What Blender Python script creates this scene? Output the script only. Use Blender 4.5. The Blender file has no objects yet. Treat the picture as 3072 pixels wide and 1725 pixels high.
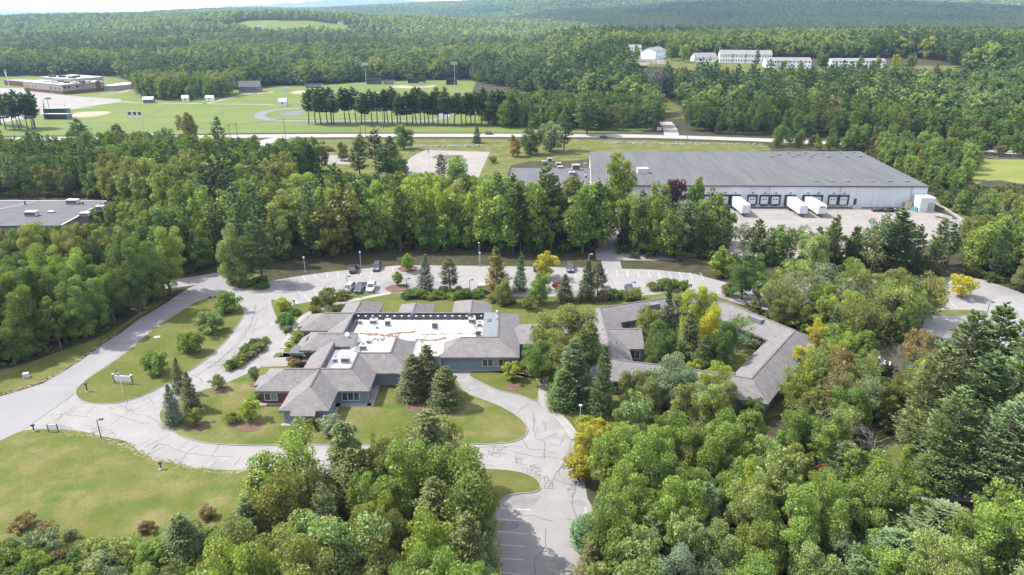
# Aerial view of a low office campus in wooded hills.  Units: metres; x right, y away from the camera, z up.
import bpy, math, random
import numpy as np
from mathutils import Vector

scene = bpy.context.scene
COL = scene.collection

# ---------------------------------------------------------------- camera
cam_data = bpy.data.cameras.new('camera')
cam_data.sensor_width = 36.0
cam_data.lens = 24.79
cam_data.clip_start = 1.0
cam_data.clip_end = 60000.0
cam = bpy.data.objects.new('camera', cam_data)
cam.location = (0.0, 0.0, 62.0)
cam.rotation_euler = (math.radians(90.0 - 21.2), 0.0, 0.0)
COL.objects.link(cam)
scene.camera = cam

# ---------------------------------------------------------------- daylight
SUN_ELEV = math.radians(51.0)
SUN_AZ = math.radians(-75.0)            # from +y, clockwise: the sun stands to the left, a little behind the scene
sun_from = Vector((math.sin(SUN_AZ) * math.cos(SUN_ELEV), math.cos(SUN_AZ) * math.cos(SUN_ELEV), math.sin(SUN_ELEV)))
sun_data = bpy.data.lights.new('sun', 'SUN')
sun_data.energy = 4.0
sun_data.angle = math.radians(0.53)
sun_data.color = (1.0, 0.955, 0.88)
sun = bpy.data.objects.new('sun', sun_data)
sun.rotation_euler = (-sun_from).to_track_quat('-Z', 'Y').to_euler()
sun.location = (-200, 150, 300)
COL.objects.link(sun)

world = bpy.data.worlds.new('World')
scene.world = world
world.use_nodes = True
wn, wl = world.node_tree.nodes, world.node_tree.links
wn.clear()
w_out = wn.new('ShaderNodeOutputWorld')
w_bg = wn.new('ShaderNodeBackground')
w_sky = wn.new('ShaderNodeTexSky')
w_sky.sky_type = 'NISHITA'
w_sky.sun_disc = False
w_sky.sun_elevation = SUN_ELEV
w_sky.sun_rotation = SUN_AZ
w_sky.dust_density = 1.5
w_geo = wn.new('ShaderNodeNewGeometry')
w_map = wn.new('ShaderNodeMapping')
w_map.inputs['Scale'].default_value = (1.0, 1.0, 4.0)
w_noise = wn.new('ShaderNodeTexNoise')
w_noise.inputs['Scale'].default_value = 3.2
w_noise.inputs['Detail'].default_value = 6.0
w_ramp = wn.new('ShaderNodeValToRGB')
w_ramp.color_ramp.elements[0].position = 0.36
w_ramp.color_ramp.elements[1].position = 0.62
w_mix = wn.new('ShaderNodeMix')
w_mix.data_type = 'RGBA'
w_mix.inputs['B'].default_value = (8.0, 8.3, 8.8, 1.0)      # cloud
w_bg.inputs['Strength'].default_value = 0.125
w_neg = wn.new('ShaderNodeVectorMath'); w_neg.operation = 'SCALE'; w_neg.inputs['Scale'].default_value = -1.0
wl.new(w_geo.outputs['Incoming'], w_neg.inputs[0])
wl.new(w_neg.outputs[0], w_map.inputs['Vector'])
wl.new(w_map.outputs[0], w_noise.inputs['Vector'])
wl.new(w_noise.outputs['Fac'], w_ramp.inputs['Fac'])
wl.new(w_ramp.outputs['Color'], w_mix.inputs['Factor'])
wl.new(w_sky.outputs['Color'], w_mix.inputs['A'])
wl.new(w_mix.outputs['Result'], w_bg.inputs['Color'])
wl.new(w_bg.outputs[0], w_out.inputs['Surface'])

vs = scene.view_settings
vs.view_transform = 'Standard'
vs.look = 'None'
vs.gamma = 1.0
vs.use_curve_mapping = False
vs.exposure = 1.66
cy = scene.cycles
cy.max_bounces = 4
cy.diffuse_bounces = 2
cy.glossy_bounces = 2
cy.transmission_bounces = 3
cy.transparent_max_bounces = 6
cy.volume_bounces = 0
cy.use_denoising = True
cy.sample_clamp_indirect = 6.0

# ---------------------------------------------------------------- helpers
RNG = random.Random(11)

def tag(o, label=None, cat=None, group=None, kind=None):
    if label: o['label'] = label
    if cat: o['category'] = cat
    if group: o['group'] = group
    if kind: o['kind'] = kind
    return o

def link(o, parent=None):
    COL.objects.link(o)
    if parent is not None: o.parent = parent
    return o

def empty(name, loc=(0, 0, 0), rz=0.0):
    o = bpy.data.objects.new(name, None)
    o.empty_display_size = 0.3
    o.location = loc
    o.rotation_euler = (0, 0, rz)
    return link(o)

def mesh_obj(name, verts, faces, mat, parent=None, smooth=False):
    me = bpy.data.meshes.new(name)
    me.from_pydata([tuple(v) for v in verts], [], [tuple(f) for f in faces])
    me.materials.append(mat)
    if smooth: me.polygons.foreach_set('use_smooth', [True] * len(me.polygons))
    me.update()
    return link(bpy.data.objects.new(name, me), parent)

def np_mesh(name, verts, quads, mat, rnd=None):
    """Fast quad mesh from numpy arrays."""
    me = bpy.data.meshes.new(name)
    nv, nf = len(verts), len(quads)
    me.vertices.add(nv); me.vertices.foreach_set('co', np.ascontiguousarray(verts, dtype=np.float32).ravel())
    me.loops.add(nf * 4); me.loops.foreach_set('vertex_index', np.ascontiguousarray(quads, dtype=np.int32).ravel())
    me.polygons.add(nf)
    me.polygons.foreach_set('loop_start', np.arange(nf, dtype=np.int32) * 4)
    me.polygons.foreach_set('loop_total', np.full(nf, 4, dtype=np.int32))
    if rnd is not None:
        a = me.attributes.new('tint', 'FLOAT', 'FACE')
        a.data.foreach_set('value', np.ascontiguousarray(rnd, dtype=np.float32))
    me.materials.append(mat)
    me.update(calc_edges=True)
    return me

def copy_tree(o, parent=None):
    c = o.copy()
    COL.objects.link(c)
    c.parent = parent
    for ch in o.children: copy_tree(ch, c)
    return c

class MB:
    """Collects simple solids and builds them as ONE mesh object."""
    def __init__(self): self.v, self.f = [], []
    def add(self, vs_, fs_):
        b = len(self.v)
        self.v += [tuple(p) for p in vs_]
        self.f += [tuple(i + b for i in f) for f in fs_]
        return self
    def box(self, x0, x1, y0, y1, z0, z1):
        p = [(x0, y0, z0), (x1, y0, z0), (x1, y1, z0), (x0, y1, z0), (x0, y0, z1), (x1, y0, z1), (x1, y1, z1), (x0, y1, z1)]
        return self.add(p, [(0, 3, 2, 1), (4, 5, 6, 7), (0, 1, 5, 4), (1, 2, 6, 5), (2, 3, 7, 6), (3, 0, 4, 7)])
    def cbox(self, c, sx, sy, z0, z1, rz=0.0):
        ca, sa = math.cos(rz), math.sin(rz)
        q = [(c[0] + ca * a - sa * b, c[1] + sa * a + ca * b) for a, b in ((-sx / 2, -sy / 2), (sx / 2, -sy / 2), (sx / 2, sy / 2), (-sx / 2, sy / 2))]
        return self.prism(q, z0, z1)
    def prism(self, poly, z0, z1):
        n = len(poly)
        a = sum(poly[i][0] * poly[(i + 1) % n][1] - poly[(i + 1) % n][0] * poly[i][1] for i in range(n))
        if a < 0: poly = poly[::-1]
        v = [(p[0], p[1], z0) for p in poly] + [(p[0], p[1], z1) for p in poly]
        f = [tuple(range(n - 1, -1, -1)), tuple(range(n, 2 * n))]
        f += [(i, (i + 1) % n, n + (i + 1) % n, n + i) for i in range(n)]
        return self.add(v, f)
    def tube(self, pts, radii, seg=8, cap=True):
        b = len(self.v)
        n = len(pts)
        for i, p in enumerate(pts):
            p = Vector(p)
            d = (Vector(pts[min(i + 1, n - 1)]) - Vector(pts[max(i - 1, 0)])).normalized()
            u = d.orthogonal().normalized(); w = d.cross(u)
            if abs(d.z) > .9:
                u = Vector((1, 0, 0)); u = (u - d * u.dot(d)).normalized(); w = d.cross(u)
            r = radii[i] if hasattr(radii, '__len__') else radii
            for k in range(seg):
                t = 2 * math.pi * k / seg
                self.v.append(tuple(p + u * (r * math.cos(t)) + w * (r * math.sin(t))))
        for i in range(n - 1):
            for k in range(seg):
                k2 = (k + 1) % seg
                self.f.append((b + i * seg + k, b + i * seg + k2, b + (i + 1) * seg + k2, b + (i + 1) * seg + k))
        if cap:
            self.f.append(tuple(b + k for k in range(seg - 1, -1, -1)))
            self.f.append(tuple(b + (n - 1) * seg + k for k in range(seg)))
        return self
    def cyl(self, x, y, z0, z1, r, seg=12, r2=None):
        return self.tube([(x, y, z0), (x, y, z1)], [r, r if r2 is None else r2], seg)
    def slab(self, poly, t):
        """Sloping plate: polygon of 3D points, thickness t straight down."""
        n = len(poly)
        a = sum(poly[i][0] * poly[(i + 1) % n][1] - poly[(i + 1) % n][0] * poly[i][1] for i in range(n))
        if a < 0: poly = poly[::-1]
        v = list(poly) + [(p[0], p[1], p[2] - t) for p in poly]
        f = [tuple(range(n)), tuple(range(2 * n - 1, n - 1, -1))]
        f += [(i, n + i, n + (i + 1) % n, (i + 1) % n) for i in range(n)]
        return self.add(v, f)
    def build(self, name, mat, parent=None, smooth=False):
        return mesh_obj(name, self.v, self.f, mat, parent, smooth)

def inside(p, poly):
    x, y = p[0], p[1]
    c = False
    n = len(poly)
    j = n - 1
    for i in range(n):
        xi, yi, xj, yj = poly[i][0], poly[i][1], poly[j][0], poly[j][1]
        if (yi > y) != (yj > y) and x < (xj - xi) * (y - yi) / (yj - yi) + xi: c = not c
        j = i
    return c

def smooth_line(pts, closed=False, n=3):
    """Chaikin corner cutting."""
    for _ in range(n):
        out = []
        m = len(pts)
        rngi = range(m) if closed else range(m - 1)
        if not closed: out.append(pts[0])
        for i in rngi:
            a, b = pts[i], pts[(i + 1) % m]
            out.append((a[0] * .75 + b[0] * .25, a[1] * .75 + b[1] * .25))
            out.append((a[0] * .25 + b[0] * .75, a[1] * .25 + b[1] * .75))
        if not closed: out.append(pts[-1])
        pts = out
    return pts

def ribbon(pts, w, z0, z1=None, closed=False):
    """Strip of width w along a plan polyline; with z1 a solid bar from z0 to z1."""
    n = len(pts)
    L, R = [], []
    for i in range(n):
        a = pts[(i - 1) % n] if (closed or i > 0) else pts[i]
        b = pts[(i + 1) % n] if (closed or i < n - 1) else pts[i]
        dx, dy = b[0] - a[0], b[1] - a[1]
        l = math.hypot(dx, dy) or 1.0
        nx, ny = -dy / l * w / 2, dx / l * w / 2
        L.append((pts[i][0] + nx, pts[i][1] + ny)); R.append((pts[i][0] - nx, pts[i][1] - ny))
    m = MB()
    for i in range(n if closed else n - 1):
        j = (i + 1) % n
        q = [R[i], R[j], L[j], L[i]]
        if z1 is None: m.add([(p[0], p[1], z0) for p in q], [(0, 1, 2, 3)])
        else:
            m.add([(p[0], p[1], z0) for p in q] + [(p[0], p[1], z1) for p in q], [(4, 5, 6, 7), (0, 1, 5, 4), (2, 3, 7, 6), (1, 2, 6, 5), (3, 0, 4, 7)])
    return m

def sheet(name, poly, z, mat, parent=None, kind='structure', label=None, thick=None):
    m = MB()
    if thick: m.prism([p[:2] for p in poly], z - thick, z)
    else:
        n = len(poly)
        a = sum(poly[i][0] * poly[(i + 1) % n][1] - poly[(i + 1) % n][0] * poly[i][1] for i in range(n))
        if a < 0: poly = poly[::-1]
        m.add([(p[0], p[1], z) for p in poly], [tuple(range(n))])
    o = m.build(name, mat, parent)
    if parent is None: tag(o, label, kind=kind)
    return o

# ---------------------------------------------------------------- materials
def node_mat(name):
    m = bpy.data.materials.new(name)
    m.use_nodes = True
    nt = m.node_tree
    nt.nodes.clear()
    out = nt.nodes.new('ShaderNodeOutputMaterial')
    return m, nt.nodes, nt.links, out

def rgb(c): return (c[0], c[1], c[2], 1.0)

def surf(name, base, alt=None, scale=1.0, detail=4.0, lo=.35, hi=.65, rough=.8, spec=.3, bump=0.0, bump_scale=None, alt2=None, scale2=None, lo2=.45, hi2=.7, metal=0.0, stretch=None, fine=0.0, fine_scale=30.0):
    """Principled surface whose colour wanders between base, alt (noise 1) and alt2 (noise 2), with fine grain and relief."""
    m, N, L, out = node_mat(name)
    p = N.new('ShaderNodeBsdfPrincipled')
    p.inputs['Roughness'].default_value = rough
    p.inputs['Specular IOR Level'].default_value = spec
    p.inputs['Metallic'].default_value = metal
    L.new(p.outputs[0], out.inputs['Surface'])
    geo = N.new('ShaderNodeNewGeometry')
    vec = geo.outputs['Position']
    if stretch:
        mp = N.new('ShaderNodeMapping'); mp.inputs['Scale'].default_value = stretch
        L.new(vec, mp.inputs['Vector']); vec = mp.outputs[0]
    col = None
    def noise(s, d=4.0):
        t = N.new('ShaderNodeTexNoise'); t.inputs['Scale'].default_value = s; t.inputs['Detail'].default_value = d
        t.inputs['Roughness'].default_value = .62
        L.new(vec, t.inputs['Vector']); return t.outputs['Fac']
    def ramp(f, a, b):
        r = N.new('ShaderNodeMapRange'); r.inputs['From Min'].default_value = a; r.inputs['From Max'].default_value = b
        L.new(f, r.inputs['Value']); return r.outputs[0]
    def mix(f, a, b):
        x = N.new('ShaderNodeMix'); x.data_type = 'RGBA'
        L.new(f, x.inputs['Factor'])
        for s, c in (('A', a), ('B', b)):
            if isinstance(c, tuple): x.inputs[s].default_value = rgb(c)
            else: L.new(c, x.inputs[s])
        return x.outputs['Result']
    if alt is not None: col = mix(ramp(noise(scale, detail), lo, hi), base, alt)
    if alt2 is not None: col = mix(ramp(noise(scale2 or scale * 3, detail), lo2, hi2), col if col is not None else base, alt2)
    if fine:
        f = ramp(noise(fine_scale, 2.0), .25, .75)
        mul = N.new('ShaderNodeMapRange'); mul.inputs['To Min'].default_value = 1 - fine; mul.inputs['To Max'].default_value = 1 + fine
        L.new(f, mul.inputs['Value'])
        vm = N.new('ShaderNodeVectorMath'); vm.operation = 'SCALE'
        if col is None:
            c = N.new('ShaderNodeRGB'); c.outputs[0].default_value = rgb(base); col = c.outputs[0]
        L.new(col, vm.inputs[0]); L.new(mul.outputs[0], vm.inputs['Scale']); col = vm.outputs[0]
    if col is None: p.inputs['Base Color'].default_value = rgb(base)
    else: L.new(col, p.inputs['Base Color'])
    if bump:
        b = N.new('ShaderNodeBump'); b.inputs['Strength'].default_value = bump; b.inputs['Distance'].default_value = .05
        L.new(noise(bump_scale or 8.0, 5.0), b.inputs['Height']); L.new(b.outputs[0], p.inputs['Normal'])
    return m

def leaf_mat(name, transl=.3, base=None, spread=.25, hue=.35):
    """Foliage: colour from the object (or fixed), varied leaf by leaf and tree by tree; light shines partly through."""
    m, N, L, out = node_mat(name)
    oi = N.new('ShaderNodeObjectInfo')
    at = N.new('ShaderNodeAttribute'); at.attribute_name = 'tint'
    if base is None: c = oi.outputs['Color']
    else:
        rp = N.new('ShaderNodeValToRGB')
        els = rp.color_ramp.elements
        while len(els) < len(base): els.new(.5)
        for i, b in enumerate(base):
            els[i].position = i / (len(base) - 1); els[i].color = rgb(b)
        # stands of one tone drift over the land, single trees vary within them
        nz = N.new('ShaderNodeTexNoise'); nz.inputs['Scale'].default_value = .007; nz.inputs['Detail'].default_value = 3.0
        L.new(oi.outputs['Location'], nz.inputs['Vector'])
        m3 = N.new('ShaderNodeMapRange'); m3.inputs['From Min'].default_value = .3; m3.inputs['From Max'].default_value = .7; m3.inputs['To Min'].default_value = -.45; m3.inputs['To Max'].default_value = .45
        L.new(nz.outputs['Fac'], m3.inputs['Value'])
        ad = N.new('ShaderNodeMath'); ad.operation = 'ADD'; ad.use_clamp = True
        L.new(oi.outputs['Random'], ad.inputs[0]); L.new(m3.outputs[0], ad.inputs[1])
        L.new(ad.outputs[0], rp.inputs['Fac']); c = rp.outputs[0]
    hs = N.new('ShaderNodeHueSaturation')
    mr = N.new('ShaderNodeMapRange'); mr.inputs['To Min'].default_value = 1 - spread; mr.inputs['To Max'].default_value = 1 + spread
    L.new(at.outputs['Fac'], mr.inputs['Value']); L.new(mr.outputs[0], hs.inputs['Value'])
    m2 = N.new('ShaderNodeMapRange'); m2.inputs['To Min'].default_value = .5 - .06 * hue; m2.inputs['To Max'].default_value = .5 + .06 * hue
    ml = N.new('ShaderNodeMath'); ml.operation = 'MULTIPLY'; ml.inputs[1].default_value = 7.31
    fr = N.new('ShaderNodeMath'); fr.operation = 'FRACT'
    L.new(at.outputs['Fac'], ml.inputs[0]); L.new(ml.outputs[0], fr.inputs[0]); L.new(fr.outputs[0], m2.inputs['Value']); L.new(m2.outputs[0], hs.inputs['Hue'])
    L.new(c, hs.inputs['Color'])
    d = N.new('ShaderNodeBsdfDiffuse'); t = N.new('ShaderNodeBsdfTranslucent'); g = N.new('ShaderNodeBsdfGlossy')
    g.inputs['Roughness'].default_value = .55; g.inputs['Color'].default_value = (.9, .95, 1, 1)
    ty = N.new('ShaderNodeMix'); ty.data_type = 'RGBA'; ty.blend_type = 'MULTIPLY'; ty.inputs['Factor'].default_value = 1.0
    ty.inputs['B'].default_value = (1.25, 1.15, .55, 1)
    L.new(hs.outputs[0], ty.inputs['A']); L.new(hs.outputs[0], d.inputs['Color']); L.new(ty.outputs['Result'], t.inputs['Color'])
    mx = N.new('ShaderNodeMixShader'); mx.inputs[0].default_value = transl
    L.new(d.outputs[0], mx.inputs[1]); L.new(t.outputs[0], mx.inputs[2])
    mg = N.new('ShaderNodeMixShader'); mg.inputs[0].default_value = .012
    L.new(mx.outputs[0], mg.inputs[1]); L.new(g.outputs[0], mg.inputs[2])
    L.new(mg.outputs[0], out.inputs['Surface'])
    return m

M = {}
M['ground'] = surf('ground litter', (0.0286, 0.026, 0.0156), (0.026, 0.03224, 0.01248), .12, 6, .4, .6, .95, .1, .4, 3.0, alt2=(0.0546, 0.04056, 0.026), scale2=.35, fine=.35, fine_scale=4.0)
M['lawn'] = surf('mown lawn', (0.0576, 0.0673, 0.015), (0.0849, 0.0818, 0.0281), .13, 8, .42, .66, .95, .08, .5, 14.0, alt2=(0.0412, 0.0612, 0.0103), scale2=.22, lo2=.5, hi2=.72, fine=.22, fine_scale=6.0)
M['dry_lawn'] = surf('dry lawn', (0.0708, 0.0743, 0.0197), (0.115, 0.101, 0.0452), .13, 8, .44, .66, .95, .08, .5, 14.0, alt2=(0.044, 0.0656, 0.0118), scale2=.2, lo2=.44, hi2=.66, fine=.25, fine_scale=6.0)
M['field'] = surf('playing field', (.066, .098, .020), (.082, .104, .026), .03, 5, .4, .6, .95, .08, alt2=(.100, .108, .036), scale2=.02, stretch=(1, 2.5, 1))
M['meadow'] = surf('meadow', (0.0936, 0.1144, 0.0234), (0.1222, 0.1274, 0.039), .05, 5, .4, .6, .95, .08, stretch=(1, 2, 1))
M['verge'] = surf('sandy verge', (0.1768, 0.1508, 0.104), (0.104, 0.104, 0.0442), .6, 5, .35, .6, .95, .1, fine=.25, fine_scale=5)
M['asphalt'] = surf('weathered asphalt', (.156, .148, .146), (.108, .104, .106), .06, 9, .50, .74, .92, .2, .15, 20, alt2=(.180, .172, .168), scale2=.33, lo2=.48, hi2=.72, fine=.14, fine_scale=7)
M['asphalt_new'] = surf('newer asphalt', (0.1326, 0.1279, 0.1342), (0.1482, 0.1425, 0.1456), .08, 5, .4, .62, .9, .25, .12, 20, fine=.07, fine_scale=9, stretch=(1, 1, 1))
M['asphalt_dark'] = surf('stained asphalt', (.112, .107, .108), (.145, .138, .137), .5, 7, .4, .62, .92, .2, fine=.14, fine_scale=7)
M['pale_road'] = surf('pale road surface', (.215, .20, .195), (.185, .174, .172), .06, 6, .4, .62, .9, .2, fine=.08, fine_scale=4)
M['concrete'] = surf('pale concrete', (0.162, 0.149, 0.14), (0.136, 0.123, 0.114), .07, 6, .4, .62, .9, .2, fine=.1, fine_scale=4, alt2=(0.181, 0.168, 0.16), scale2=.25)
M['walk'] = surf('concrete walk', (0.1924, 0.1846, 0.1768), (0.1664, 0.1612, 0.1534), .5, 4, .4, .6, .9, .2, fine=.1, fine_scale=6)
M['kerb'] = surf('granite kerb', (0.1768, 0.1716, 0.1612), (0.1456, 0.1404, 0.1352), 2.0, 3, rough=.85, fine=.12, fine_scale=8)
M['paint'] = surf('road paint', (0.286, 0.286, 0.278), (0.206, 0.202, 0.198), 1.5, 4, .5, .75, .8, .2)
M['sealant'] = surf('tar sealant', (0.032, 0.0306, 0.0327), (0.064, 0.0612, 0.0626), 1.2, 3, rough=.7)
M['mulch'] = surf('bark mulch', (0.0624, 0.03536, 0.02496), (0.091, 0.0546, 0.039), 1.0, 5, rough=.95, fine=.3, fine_scale=9)
M['sand'] = surf('infield clay', (0.2184, 0.1716, 0.1144), (0.1872, 0.1456, 0.0988), .1, 4, rough=.95)
M['track'] = surf('running track', (0.0806, 0.0832, 0.0988), (0.0676, 0.0702, 0.0832), .1, 4, rough=.9)
M['shingle'] = surf('roof shingles', (.116, .107, .108), (.092, .085, .087), .8, 6, .4, .6, .9, .2, .35, 9.0, alt2=(.142, .132, .131), scale2=5.0, lo2=.5, hi2=.7, fine=.2, fine_scale=3.5)
M['fascia'] = surf('painted fascia', (0.104, 0.117, 0.1274), rough=.6, spec=.3, alt=(0.0884, 0.1014, 0.1118), scale=.8)
M['ridge'] = surf('ridge cap', (0.104, 0.0936, 0.0936), (0.0884, 0.0806, 0.0806), 2.0, rough=.9)
M['siding'] = surf('blue grey siding', (0.1378, 0.169, 0.195), (0.1222, 0.1534, 0.1794), 1.2, 4, .4, .6, .7, .3, stretch=(3, 3, .4), fine=.05, fine_scale=5)
M['brick'] = surf('red brick', (0.1222, 0.0442, 0.0312), (0.0988, 0.0364, 0.02704), 2.5, 4, .4, .6, .9, .2, fine=.15, fine_scale=9)
M['membrane'] = surf('white roof membrane', (.62, .62, .61), (.47, .465, .45), .22, 7, .5, .72, .7, .3, alt2=(.36, .34, .31), scale2=.6, lo2=.62, hi2=.82)
M['curb_metal'] = surf('dark roof curb', (0.0546, 0.0546, 0.065), (0.0442, 0.0442, 0.052), 1.0, 3, rough=.6, spec=.3)
M['grey_membrane'] = surf('grey roof membrane', (0.104, 0.117, 0.1274), (0.091, 0.104, 0.1144), .5, 4, rough=.75, alt2=(0.1248, 0.1352, 0.1456), scale2=1.8)
M['litter'] = surf('dead leaf litter', (0.078, 0.052, 0.0338), (0.1352, 0.104, 0.0728), 2.0, 3, rough=.95)
M['metal'] = surf('galvanised metal', (0.3224, 0.3286, 0.3286), (0.2728, 0.279, 0.2852), 1.5, 3, rough=.45, spec=.5, metal=.2)
M['unit'] = surf('unit casing', (0.3596, 0.3503, 0.3286), (0.31, 0.3007, 0.279), 1.2, 3, rough=.6)
M['grille'] = surf('fan grille', (0.04, 0.04, 0.045), rough=.5)
M['white'] = surf('white paint', (0.4712, 0.4774, 0.4836), (0.434, 0.4402, 0.4526), .6, 4, rough=.55, spec=.35)
M['wh_wall'] = surf('white metal wall', (.45, .46, .48), (.40, .41, .43), .3, 5, .4, .65, .5, .4, alt2=(.33, .325, .32), scale2=.9, lo2=.6, hi2=.85, stretch=(2.5, 2.5, .18))
M['wh_roof'] = surf('dark roof sheet', (0.0764, 0.0777, 0.082), (0.0628, 0.0643, 0.0682), .10, 6, .38, .62, .9, .12, alt2=(0.0901, 0.0911, 0.0939), scale2=.28, lo2=.55, hi2=.75, stretch=(2.0, .35, 1), fine=.06, fine_scale=2)
M['black'] = surf('black paint', (0.025, 0.025, 0.028), rough=.45, spec=.4)
M['rubber'] = surf('black rubber', (0.03, 0.03, 0.032), rough=.8)
M['glass'] = surf('window glass', (0.02, 0.024, 0.028), (0.035, 0.045, 0.05), .7, 3, rough=.08, spec=.9)
M['blind'] = surf('pale blind', (0.1872, 0.208, 0.1924), (0.13, 0.1508, 0.1404), 2.0, 3, rough=.6, stretch=(6, 6, .5))
M['frame'] = surf('white window frame', (0.372, 0.384, 0.39), rough=.5)
M['dark_frame'] = surf('dark window frame', (0.026, 0.0286, 0.0312), rough=.5)
M['wood_pole'] = surf('weathered pole', (0.104, 0.0858, 0.0676), (0.078, 0.0624, 0.052), 3.0, 3, rough=.9)
M['bark'] = surf('grey bark', (0.0598, 0.05096, 0.04264), (0.0832, 0.0728, 0.0624), 2.5, 4, rough=.95, fine=.2, fine_scale=6)
M['bark_pine'] = surf('pine bark', (0.0442, 0.03536, 0.0286), (0.0624, 0.052, 0.0442), 2.5, 4, rough=.95)
M['dead_wood'] = surf('dead wood', (0.156, 0.1482, 0.1352), (0.1144, 0.104, 0.0936), 2.0, 3, rough=.9)
M['rock'] = surf('granite boulder', (0.156, 0.1482, 0.1404), (0.104, 0.0988, 0.0936), 1.2, 5, rough=.9, bump=.5, bump_scale=3)
M['tan_wall'] = surf('tan block wall', (0.208, 0.1872, 0.156), (0.1872, 0.169, 0.1404), .3, 4, rough=.85)
M['cream_wall'] = surf('cream clapboard', (0.628, 0.619, 0.581), (0.571, 0.562, 0.533), .2, 4, rough=.7)
M['apt_roof'] = surf('pale grey shingle', (0.156, 0.1482, 0.143), (0.13, 0.1248, 0.1222), .3, 4, rough=.9)
M['clapboard_white'] = surf('white clapboard', (.70, .71, .73), (.62, .63, .65), .2, 4, rough=.7)  # even wall colour of the apartments, paler than the common white paint
M['teal'] = surf('green tarpaulin', (0.052, 0.13, 0.1144), rough=.6)
M['red'] = surf('red cloth', (0.2184, 0.026, 0.026), rough=.8)
M['wire'] = surf('cable', (0.05, 0.05, 0.055), rough=.6)
M['leaf'] = leaf_mat('leaves', .36, spread=.5)
M['needle'] = leaf_mat('needles', .24, spread=.5, hue=.3)
M['far_leaf'] = leaf_mat('far leaves', .30, base=[(0.069, 0.112, 0.0346), (0.09, 0.136, 0.036), (0.114, 0.161, 0.0389), (0.141, 0.19, 0.0432), (0.182, 0.216, 0.049)], spread=.4)
M['far_needle'] = leaf_mat('far needles', .22, base=[(0.049, 0.0856, 0.037), (0.0605, 0.0994, 0.0383), (0.0749, 0.116, 0.0396), (0.095, 0.132, 0.0422)], spread=.4)

# ---------------------------------------------------------------- terrain
def sst(t): 
    t = max(0., min(1., t)); return t * t * (3 - 2 * t)
def terrain(x, y):
    if y <= 440: return 0.0
    far = sst((y - 760) / 2200) * 26 + sst((y - 2300) / 3400) * (20 + 150 * sst((x / max(y, 1) + .55) / 1.0))
    w = sst((y - 900) / 1300)
    und = w * (15 * math.sin(x / 430 + y / 900 + 1.1) + 12 * math.sin(y / 330 - x / 760) + 8 * math.sin(x / 210 + 2.0) * math.sin(y / 270))
    und += sst((y - 3000) / 2500) * (34 * math.sin(x / 1500 + 0.6) + 20 * math.sin(x / 620 + y / 1500))
    apt = 23 * sst((y - 440) / 250) * sst((x - 15) / 85) * (1 - .75 * sst((y - 900) / 700))
    und += 30 * math.exp(-((x + 540) / 330) ** 2 - ((y - 1760) / 230) ** 2)
    return max(0., far + und + apt)

xs = sorted(set([-9000, -7500, -6200, -5200, -4400, -3700, -3100, -2600, -2200] + list(range(-1900, 1901, 60)) + [2200, 2600, 3100, 3700, 4400, 5200, 6200, 7500, 9000]))
ys = sorted(set([-900, -400, -100, 100, 300, 440] + list(range(460, 1200, 30)) + list(range(1200, 3000, 75)) + list(range(3000, 9001, 200)) + [10000, 11500, 13000]))
gv = [(x, y, terrain(x, y)) for y in ys for x in xs]
nx_ = len(xs)
gf = [(j * nx_ + i, j * nx_ + i + 1, (j + 1) * nx_ + i + 1, (j + 1) * nx_ + i) for j in range(len(ys) - 1) for i in range(nx_ - 1)]
tag(mesh_obj('ground', gv, gf, M['ground'], smooth=True), 'wooded hilly ground reaching to the horizon', kind='structure')

mtn = []
mf = []
for i in range(61):
    x = -5200 + i * 110
    t = i / 60
    hgt = 232 * math.exp(-((t - .47) / .16) ** 2) + 150 * math.exp(-((t - .78) / .16) ** 2) + 120 * math.exp(-((t - .2) / .2) ** 2) + 8 * math.sin(i * 1.7) + 5 * math.sin(i * .9)
    mtn += [(x, 10700, -.5), (x, 11500, 60 + hgt), (x, 12600, 0.)]
for i in range(60):
    a = i * 3
    mf += [(a, a + 3, a + 4, a + 1), (a + 1, a + 4, a + 5, a + 2)]
tag(mesh_obj('mountain', mtn, mf, M['ground'], smooth=True), 'pale blue mountain on the horizon', kind='structure')

# ---------------------------------------------------------------- paved surfaces and lawns of the campus
Z_LAWN, Z_ROAD, Z_NEW, Z_MARK = .10, .02, .028, .036
pave = [(-78.8,94.18),(-77.61,105.7),(-79.63,129.3),(-78.69,150.46),(-75.11,169.11),(-75.2,175.83),(-69.83,169.11),(-63.63,162.83),(-58.31,165.35),(-53.13,168.23),(-46.46,171.2),(-40.16,173.03),(-29.32,176.15),(-14.45,175.83),(1.31,175.2),(22.13,173.95),(36.47,172.72),(46.61,169.71),(50.62,165.64),(53.31,162.83),(66.48,163.95),(80.68,164.79),(105.3,166.21),(114.51,168.23),(118.24,164.51),(124.11,150.46),(110.17,122.2),(89.71,129.3),(79.35,141.33),(62.78,143.52),(55.06,146.92),(48.95,152.4),(37.85,150.46),(27.18,141.33),(13.27,122.2),(4.6,105.43),(6.47,102.08),(8.25,99.01),(9.54,94.95),(10.04,92.01),(10.28,85.47),(10.39,79.64),(11.01,77.39),(9.64,65.6),(8.6,54.76),(-4.45,54.76),(-4.6,65.6),(-9.17,80.06),(-16.42,84.53),(-39.59,85.47),(-56.38,84.53),(-70.21,88.39)]
pavement = sheet('pavement', pave, Z_ROAD, M['asphalt'], label='cracked pale asphalt of the drives and parking lots')
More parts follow.
